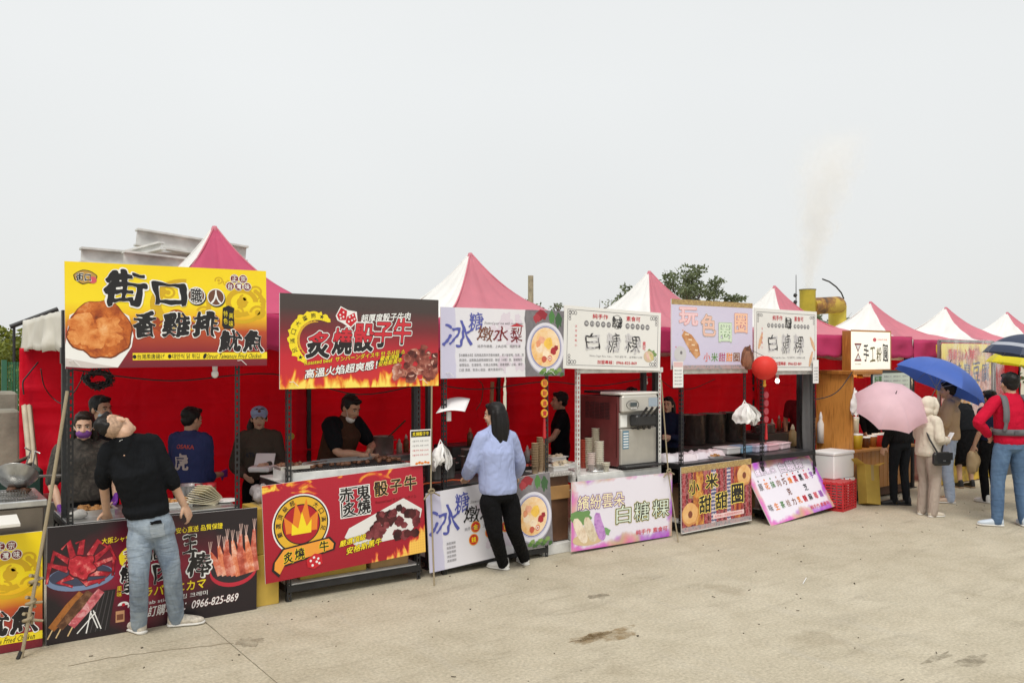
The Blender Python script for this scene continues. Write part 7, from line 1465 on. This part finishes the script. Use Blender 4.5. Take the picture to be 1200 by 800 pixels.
mb = MB(); ell(mb, hp(0, -.008, .06), Vector((.090, .106, .078))*hs, Hm, 20, 14); capm = cloth('pale_blue_cap', (.30, .42, .62), .2); c_ = mb.build('cap', capm, o); mb = MB(); mb.grid(lambda a, t_: tuple(hp((a-.5)*.15*(1-.25*t_*t_), .088+.075*t_*math.cos((a-.5)*1.6), .058-.012*t_-.03*((a-.5)*2)**2)), 10, 5); q = mb.build('brim', capm, c_); solid(q, .005); mb = MB(); ell(mb, hp(0, .095, .085), Vector((.017, .010, .014))*hs, Hm); mb.build('badge', M('leather_badge', (.13, .05, .03), .7), c_)
p = o.matrix_basis @ ((j['wrL']+j['wrR'])/2+Vector((0, .10, .05))); r = thing('foam_lunch_box', 'open white foam lunch box held by the woman in the cap', 'lunch box', p+Vector((.05, 0, -.05)), R(-38)); mb = MB(); mb.b(-.10, .10, -.08, .08, 0, .05, .012); mb.build('tray', foam, r); mb = MB(); mb.box((0, .115, .10), (.19, .012, .13), Matrix.Rotation(R(-32), 3, 'X'), .005); mb.build('lid', foam, r)
o, hp, Hm, hs, j, s = person('cook in black sleeved brown shirt bending over the grill', at_(398, 7.92), -62, 1.72, J=dict(pel=(0, -.06, .95), wst=(0, -.03, 1.09), chs=(0, .03, 1.27), nck=(0, .07, 1.405), hd=(0, .14, 1.525), shL=(-.19, .04, 1.36), shR=(.19, .04, 1.36), elL=(-.27, .18, 1.15), wrL=(-.02, .36, 1.12), elR=(.25, .16, 1.13), wrR=(.12, .40, 1.08), face=(.15, 1, -.42), up=(0, .4, 1)), skin=skinB, top=browns, legs=blackp, shoes=black_sh, hair='short', sleeve=.36, loose=1.14, build=1.1, curl=(.9, .9))
mask(o, hp, Hm, hs, whitepl, .05)
mb = MB()
for q, inn in (('L', 1), ('R', 1)):
    sh, e = j['sh'+q], j['el'+q]; limb(mb, [sh.lerp((j['shL']+j['shR'])/2, .3), sh, sh.lerp(e, .45), sh.lerp(e, .78)], [.092*s, .090*s, .086*s, .072*s], 14)
soft(mb, 'sleeves', blackc, o, .010, 3, .014, .07)
p = o.matrix_basis @ j['wrR']; mb = MB()
for sd in (-1, 1): mb.tube([(0, .01*sd, .03), (.03, .018*sd, -.06), (.08, .004*sd, -.20)], .006, 6)
one(mb, 'tongs', [stainless], 'steel tongs in the cook\'s hand over the grill', 'tongs', p+Vector((.01, -.06, .0)))
# woman in pale blue top
v = 6.52; rt_ = G(602, 668); rt_.y = 6.52
person('woman in pale blue top and black trousers ordering at the pear stall', rt_, 100, 1.60,
    JW=dict(pel=W(584, 573, v), wst=W(582, 552, v), chs=W(580, 529, v), nck=W(580, 502, v), hd=W(579, 486, v+.02), shL=W(565.5, 512, v), shR=W(598, 512, v), elL=W(553, 545, v+.06), wrL=W(547, 557, v+.28), elR=W(608, 543, v+.08), wrR=W(603, 557, v+.3), hpL=W(574, 582, v), hpR=W(597, 580, v), knL=W(580, 624, v), knR=W(602, 619, v), anL=G(590, 667)+Vector((0, 0, .085)), anR=G(615, 661)+Vector((0, 0, .085))),
    DW=dict(face=(-.45, .9, -.05), toL=(-.35, .9, 0), toR=(.25, .9, 0), pnL=(.3, .2, -1), pnR=(-.3, .2, -1)), skin=skinA, top=lightblue, legs=blackp, shoes=white_sh, hair='long', sleeve=.92, loose=1.12, legloose=1.12, hairlen=.36, build=1.08, vox=.008, hem=-.02)
# vendors half hidden behind goods
person('vendor in black bending behind the ice cream machine', at_(657, 8.2), 150, 1.62, J=dict(elL=(-.25, .12, 1.15), wrL=(-.24, .38, .98)), skin=skinB, top=blackc, legs=blackp, shoes=black_sh, sleeve=.3)
person('second vendor whose hair shows above the ice cream machine', at_(740, 8.8), -100, 1.62, skin=skinA, top=blackc, legs=blackp, shoes=black_sh)
person('vendor in dark navy behind the rope and rack post', at_(783, 8.0), -150, 1.52, J=dict(elL=(-.2, .1, 1.1), wrL=(-.1, .28, 1.12)), skin=skinA, top=cloth('dark_navy', (.012, .016, .04)), legs=blackp, shoes=black_sh, hair='shoulder')
person('vendor in maroon shirt beside the sauce bottles', at_(938, 8.1), -130, 1.62, J=dict(nck=(0, .05, 1.40), hd=(0, .10, 1.53), face=(0, 1, -.3)), skin=skinB, top=maroon, legs=blackp, shoes=black_sh, sleeve=.36)
person('vendor in dark clothes inside the wooden drink stall', at_(1022, 8.0), -100, 1.58, skin=skinA, top=blackc, legs=blackp, shoes=black_sh)
# queue
def stand(px, py): return G(px, py)
g = stand(1055, 592); oP = person('person in black jacket and trousers under the pink umbrella', g, 75, 1.60, J=dict(elR=(.24, .08, 1.15), wrR=(.12, .22, 1.22), pnR=(-1, 0, .3), anL=(-.05, .07, .085), knL=(-.08, .05, .50), toL=(-.9, .5, 0), toR=(-.6, .6, 0)), skin=skinA, top=cloth('black_jacket', (.012, .012, .013), .8), legs=cloth('black_jean', (.013, .015, .018), .6), shoes=black_sh, sole=black_sh, hair='short', legloose=.95, loose=1.12, curl=(.5, 1.2))
g = stand(1088, 604); o, hp, Hm, hs, j, s = person('person in hooded cream fleece with a black shoulder bag', g, -20, 1.52, J=dict(elR=(.23, .0, 1.12), wrR=(.10, .24, 1.08), elL=(-.22, .02, 1.12), wrL=(-.06, .27, 1.10), face=(0, 1, -.15)), skin=skinA, top=cream, legs=beige, shoes=M('cream_shoe', (.62, .55, .45), .6), hair='short', legloose=1.26, loose=1.2, curl=(1, 1), hem=-.06)
mb = MB(); ell(mb, hp(0, -.02, .032), Vector((.108, .122, .120))*hs, Hm, 20, 14); ell(mb, hp(0, -.035, -.07), Vector((.10, .10, .08))*hs, Hm); limb(mb, [hp(-.06, .06, -.10), hp(-.085, .055, .03), hp(0, .055, .125), hp(.085, .055, .03), hp(.06, .06, -.10)], [.030*hs]*5, 10, 4); soft(mb, 'hood', cream, o, .011, 3, .015, .06)
mb = MB(); mb.tube([Vector((-.10, .10, 1.36))*s, Vector((-.02, .17, 1.2))*s, Vector((.15, .12, 1.05))*s, Vector((.23, .02, .93))*s], .011, 6); mb.tube([Vector((-.10, .10, 1.36))*s, Vector((.0, -.10, 1.36))*s, Vector((.17, -.13, 1.12))*s, Vector((.235, -.05, .93))*s], .011, 6); mb.build('bag_strap', black_sh, o)
p = o.matrix_basis @ (Vector((.275, -.02, .86))*s); mb = MB(); mb.b(-.13, .13, -.045, .045, -.09, .08, .03); q = one(mb, 'shoulder_bag', [M('black_leather', (.014, .014, .015), .35)], 'small black leather bag on the cream fleece', 'bag', p, R(-20)); mb = MB(); mb.b(-.02, .02, -.05, -.046, -.03, .0); mb.build('clasp', M('steel_clasp', (.5, .5, .5), .3, .9), q); mb = MB(); mb.b(-.128, .128, -.052, -.0455, -.02, .076, .004); mb.build('flap', M('black_leather'), q)
p = o.matrix_basis @ ((j['wrR']+j['wrL'])/2+Vector((0, .09, .03))); mb = MB(); mb.box((0, 0, 0), (.012, .075, .15), Matrix.Rotation(R(35), 3, 'Y'), .004); one(mb, 'phone', [M('white_phone', (.7, .7, .72), .3)], 'pale phone held by the person in cream', 'phone', p, R(-20))
g = stand(1112, 588); oB = person('person in tan hoodie and pale jeans under the blue umbrella', g, 118, 1.70, J=dict(elL=(-.22, .06, 1.12), wrL=(-.08, .27, 1.12), elR=(.25, .05, 1.14), wrR=(.08, .25, 1.28), pnR=(-1, 0, .2), pnL=(1, 0, .2)), skin=skinA, top=tan, legs=jeans_p, shoes=tan_sh, hair='short', hairm=hairB, hood=True, legloose=1.2, loose=1.18, curl=(.8, 1.3), hem=-.04)
g = stand(1131, 571); person('person in long black dress bending to the far stall', g, 62, 1.60, J=dict(pel=(0, -.06, .93), chs=(0, .08, 1.24), wst=(0, .0, 1.08), nck=(0, .17, 1.36), hd=(0, .25, 1.48), shL=(-.16, .14, 1.33), shR=(.16, .14, 1.33), elL=(-.2, .2, 1.08), wrL=(-.15, .36, .95), elR=(.2, .2, 1.08), wrR=(.15, .36, .95), face=(0, 1, -.3)), skin=skinA, top=blackc, legs=blackp, shoes=black_sh, sole=M('tan_sole', (.3, .2, .12), .6), hair='short', skirt=True, loose=1.15)
g = stand(1160, 588); o, hp, Hm, hs, j, s = person('person in navy half hidden by the man in red, carrying a takeaway bag', g, 75, 1.58, J=dict(wrL=(-.26, .05, .86)), skin=skinB, top=cloth('deep_navy', (.014, .017, .045)), legs=blackp, shoes=white_sh, hair='short', sleeve=.5)
p = o.matrix_basis @ (j['wrL']+Vector((0, .03, -.08))); mb = MB(); mb.blob((0, 0, -.16), (.10, .08, .15), 6, .3, 12, 9); mb.tube([(-.04, 0, -.05), (0, 0, .03), (.04, 0, -.05)], .006, 6); one(mb, 'takeaway_bag', [M('tan_bag', (.50, .36, .2), .5)], 'tan takeaway bag hanging from the navy person\'s hand', 'bag', p)
g = stand(1215, 602); oN = person('person at the right edge under the navy striped umbrella', g, 250, 1.70, J=dict(elR=(.25, .05, 1.14), wrR=(.10, .24, 1.25), pnR=(-1, 0, .2)), skin=skinB, top=blackc, legs=blackp, shoes=white_sh, curl=(.5, 1.3))
g = stand(1234, 585); oY = person('person beyond the right edge holding the yellow umbrella', g, 100, 1.65, J=dict(elL=(-.25, .05, 1.14), wrL=(-.10, .24, 1.25), pnL=(1, 0, .2)), skin=skinA, top=cloth('grey_top', (.2, .2, .22)), legs=blackp, shoes=white_sh, curl=(1.3, .5))
# man in red with baby carrier straps
g = G(1184, 616); o, hp, Hm, hs, j, s = person('man in red long sleeved shirt and blue jeans with grey carrier straps', g, 58, 1.86, J=dict(elL=(-.40, -.05, 1.16), wrL=(-.21, .06, 1.00), pnL=(.3, .9, -.3), elR=(.30, .06, 1.12), wrR=(.10, .26, 1.05), anL=(-.15, .0, .085), anR=(.15, -.02, .085), knL=(-.13, .02, .5), knR=(.13, .02, .5), toL=(-.75, .35, 0), toR=(.3, .9, 0)), skin=skinB, top=redc, legs=jeans_b, shoes=blue_sh, hair='short', legloose=1.1, loose=1.04, build=1.0, curl=(.9, .6), hem=-.02)
strap = cloth('grey_webbing', (.14, .14, .15), .2)
mb = MB()
for sd in (-1, 1):
    Q, T = crom([Vector((sd*.10, .13, 1.20))*s, Vector((sd*.12, .06, 1.42))*s, Vector((sd*.12, -.06, 1.435))*s, Vector((sd*.135, -.135, 1.30))*s, Vector((sd*.14, -.14, 1.15))*s, Vector((sd*.155, -.135, 1.06))*s], 5)
    vs = []
    for i_, q in enumerate(Q): wd = .034 if i_ < len(Q)*.75 else .02; vs += [q+Vector((-wd*s, 0, 0)), q+Vector((wd*s, 0, 0))]
    mb.add(vs, [[2*i_, 2*i_+1, 2*i_+3, 2*i_+2] for i_ in range(len(Q)-1)], True)
q = mb.build('shoulder_strap', strap, o); solid(q, .014, 0)
mb = MB(); Q = [Vector((.175*math.cos(a_*math.pi/12)*1.05, .138*math.sin(a_*math.pi/12)*1.05, 1.045))*s for a_ in range(25)]; vs = []
for q in Q: vs += [q+Vector((0, 0, -.034*s)), q+Vector((0, 0, .034*s))]
mb.add(vs, [[2*i_, 2*i_+1, 2*i_+3, 2*i_+2] for i_ in range(24)], True); q = mb.build('waist_belt', strap, o); solid(q, .016, 0); mb = MB(); mb.box(Vector((-.03, -.155, 1.045))*s, (.05, .012, .05), None, .004); mb.build('buckle', M('dark_buckle', (.08, .08, .09), .4), o)

# ================================================================== umbrellas
def umbrella(label, hub, axis, rad, mat, grip=None, spin=0.0, stripe=None, depth=.30, n=8):
    hub = Vector(hub); az = Vector(axis).normalized(); o = thing('umbrella', label, 'umbrella', hub); Q = az.to_track_quat('Z', 'Y').to_matrix() @ Matrix.Rotation(spin, 3, 'Z'); mb = MB()
    def pt(k, r, t_):  # t_ across the gore
        a0, a1 = 2*math.pi*k/n, 2*math.pi*(k+1)/n; th = r*1.15; rr = rad*math.sin(th)/math.sin(1.15); z = -rad*depth*2.0*(1-math.cos(th))/(1-math.cos(1.15))*.9
        p0, p1 = Vector((rr*math.cos(a0), rr*math.sin(a0), z)), Vector((rr*math.cos(a1), rr*math.sin(a1), z)); p = p0.lerp(p1, t_); bulge = math.sin(math.pi*t_); p *= 1+.0*bulge; p.z += -.0+.02*rad*bulge*r
        sc_ = 1-.10*bulge*max(0, r-.75)*4*.35; return Q @ Vector((p.x*sc_, p.y*sc_, p.z))
    for k in range(n):
        g_ = MB(); g_.grid(lambda t_, r, k=k: tuple(pt(k, r, t_)), 8, 10); q = g_.build('canopy_panel', [mat, stripe or mat], o)
        if stripe:
            for i_, pl in enumerate(q.data.polygons):
                if i_//8 in (7,): pl.material_index = 1
        r_ = MB(); r_.tube([pt(k, i_/8, 0)-Q @ Vector((0, 0, .006)) for i_ in range(9)], .0025, 5); r_.tube([pt(k, .5, 0)-Q @ Vector((0, 0, .006)), Q @ Vector((0, 0, -rad*.62))], .0022, 5); r_.build('rib', M('rib_steel', (.35, .35, .36), .3, .8), o)
    L_ = .80; end = Vector(grip)-hub if grip is not None else Q @ Vector((0, 0, -L_)); mb = MB(); mb.tube([Q @ Vector((0, 0, .0)), end], .006, 8); mb.build('shaft', M('rib_steel'), o); mb = MB(); mb.tube([Q @ Vector((0, 0, -.005)), Q @ Vector((0, 0, .05))], [.008, .004], 8); mb.build('tip', blackpl, o)
    d_ = end.normalized(); mb = MB(); mb.tube([end-d_*.03, end+d_*.09], [.013, .015], 10); mb.build('handle', blackpl, o); return o
def ucloth(name, c, tr=.3): return M(name, c, .5, trans=tr, var=.08, bump=.15, bscale=5, bdist=.03)
def grip_of(t, k): p_ = t[0].matrix_basis @ t[4]['wr'+k]; return p_+(t[0].matrix_basis.to_3x3() @ (t[4]['wr'+k]-t[4]['el'+k])).normalized()*.07
umbrella('pale pink umbrella tilted back over the person in black', W(1050, 461, 5.95), (-.42, -.52, .75), .47, ucloth('pink_umbrella', (.86, .60, .68), .4), grip_of(oP, 'R'), .2)
umbrella('bright blue umbrella over the person in the tan hoodie', W(1113, 425, 6.0), (.34, -.30, .9), .64, ucloth('blue_umbrella', (.07, .16, .58), .3), grip_of(oB, 'R'), .1)
umbrella('navy umbrella with pale stripes at the right edge', W(1212, 392, 4.75), (.10, -.12, 1), .54, ucloth('navy_umbrella', (.035, .05, .10), .2), grip_of(oN, 'R'), .3, ucloth('pale_stripe', (.45, .48, .55), .2))
umbrella('yellow umbrella showing below the navy one', W(1206, 407, 5.3), (.1, -.12, 1), .50, ucloth('yellow_umbrella', (.78, .68, .02), .3), grip_of(oY, 'L'), .35)
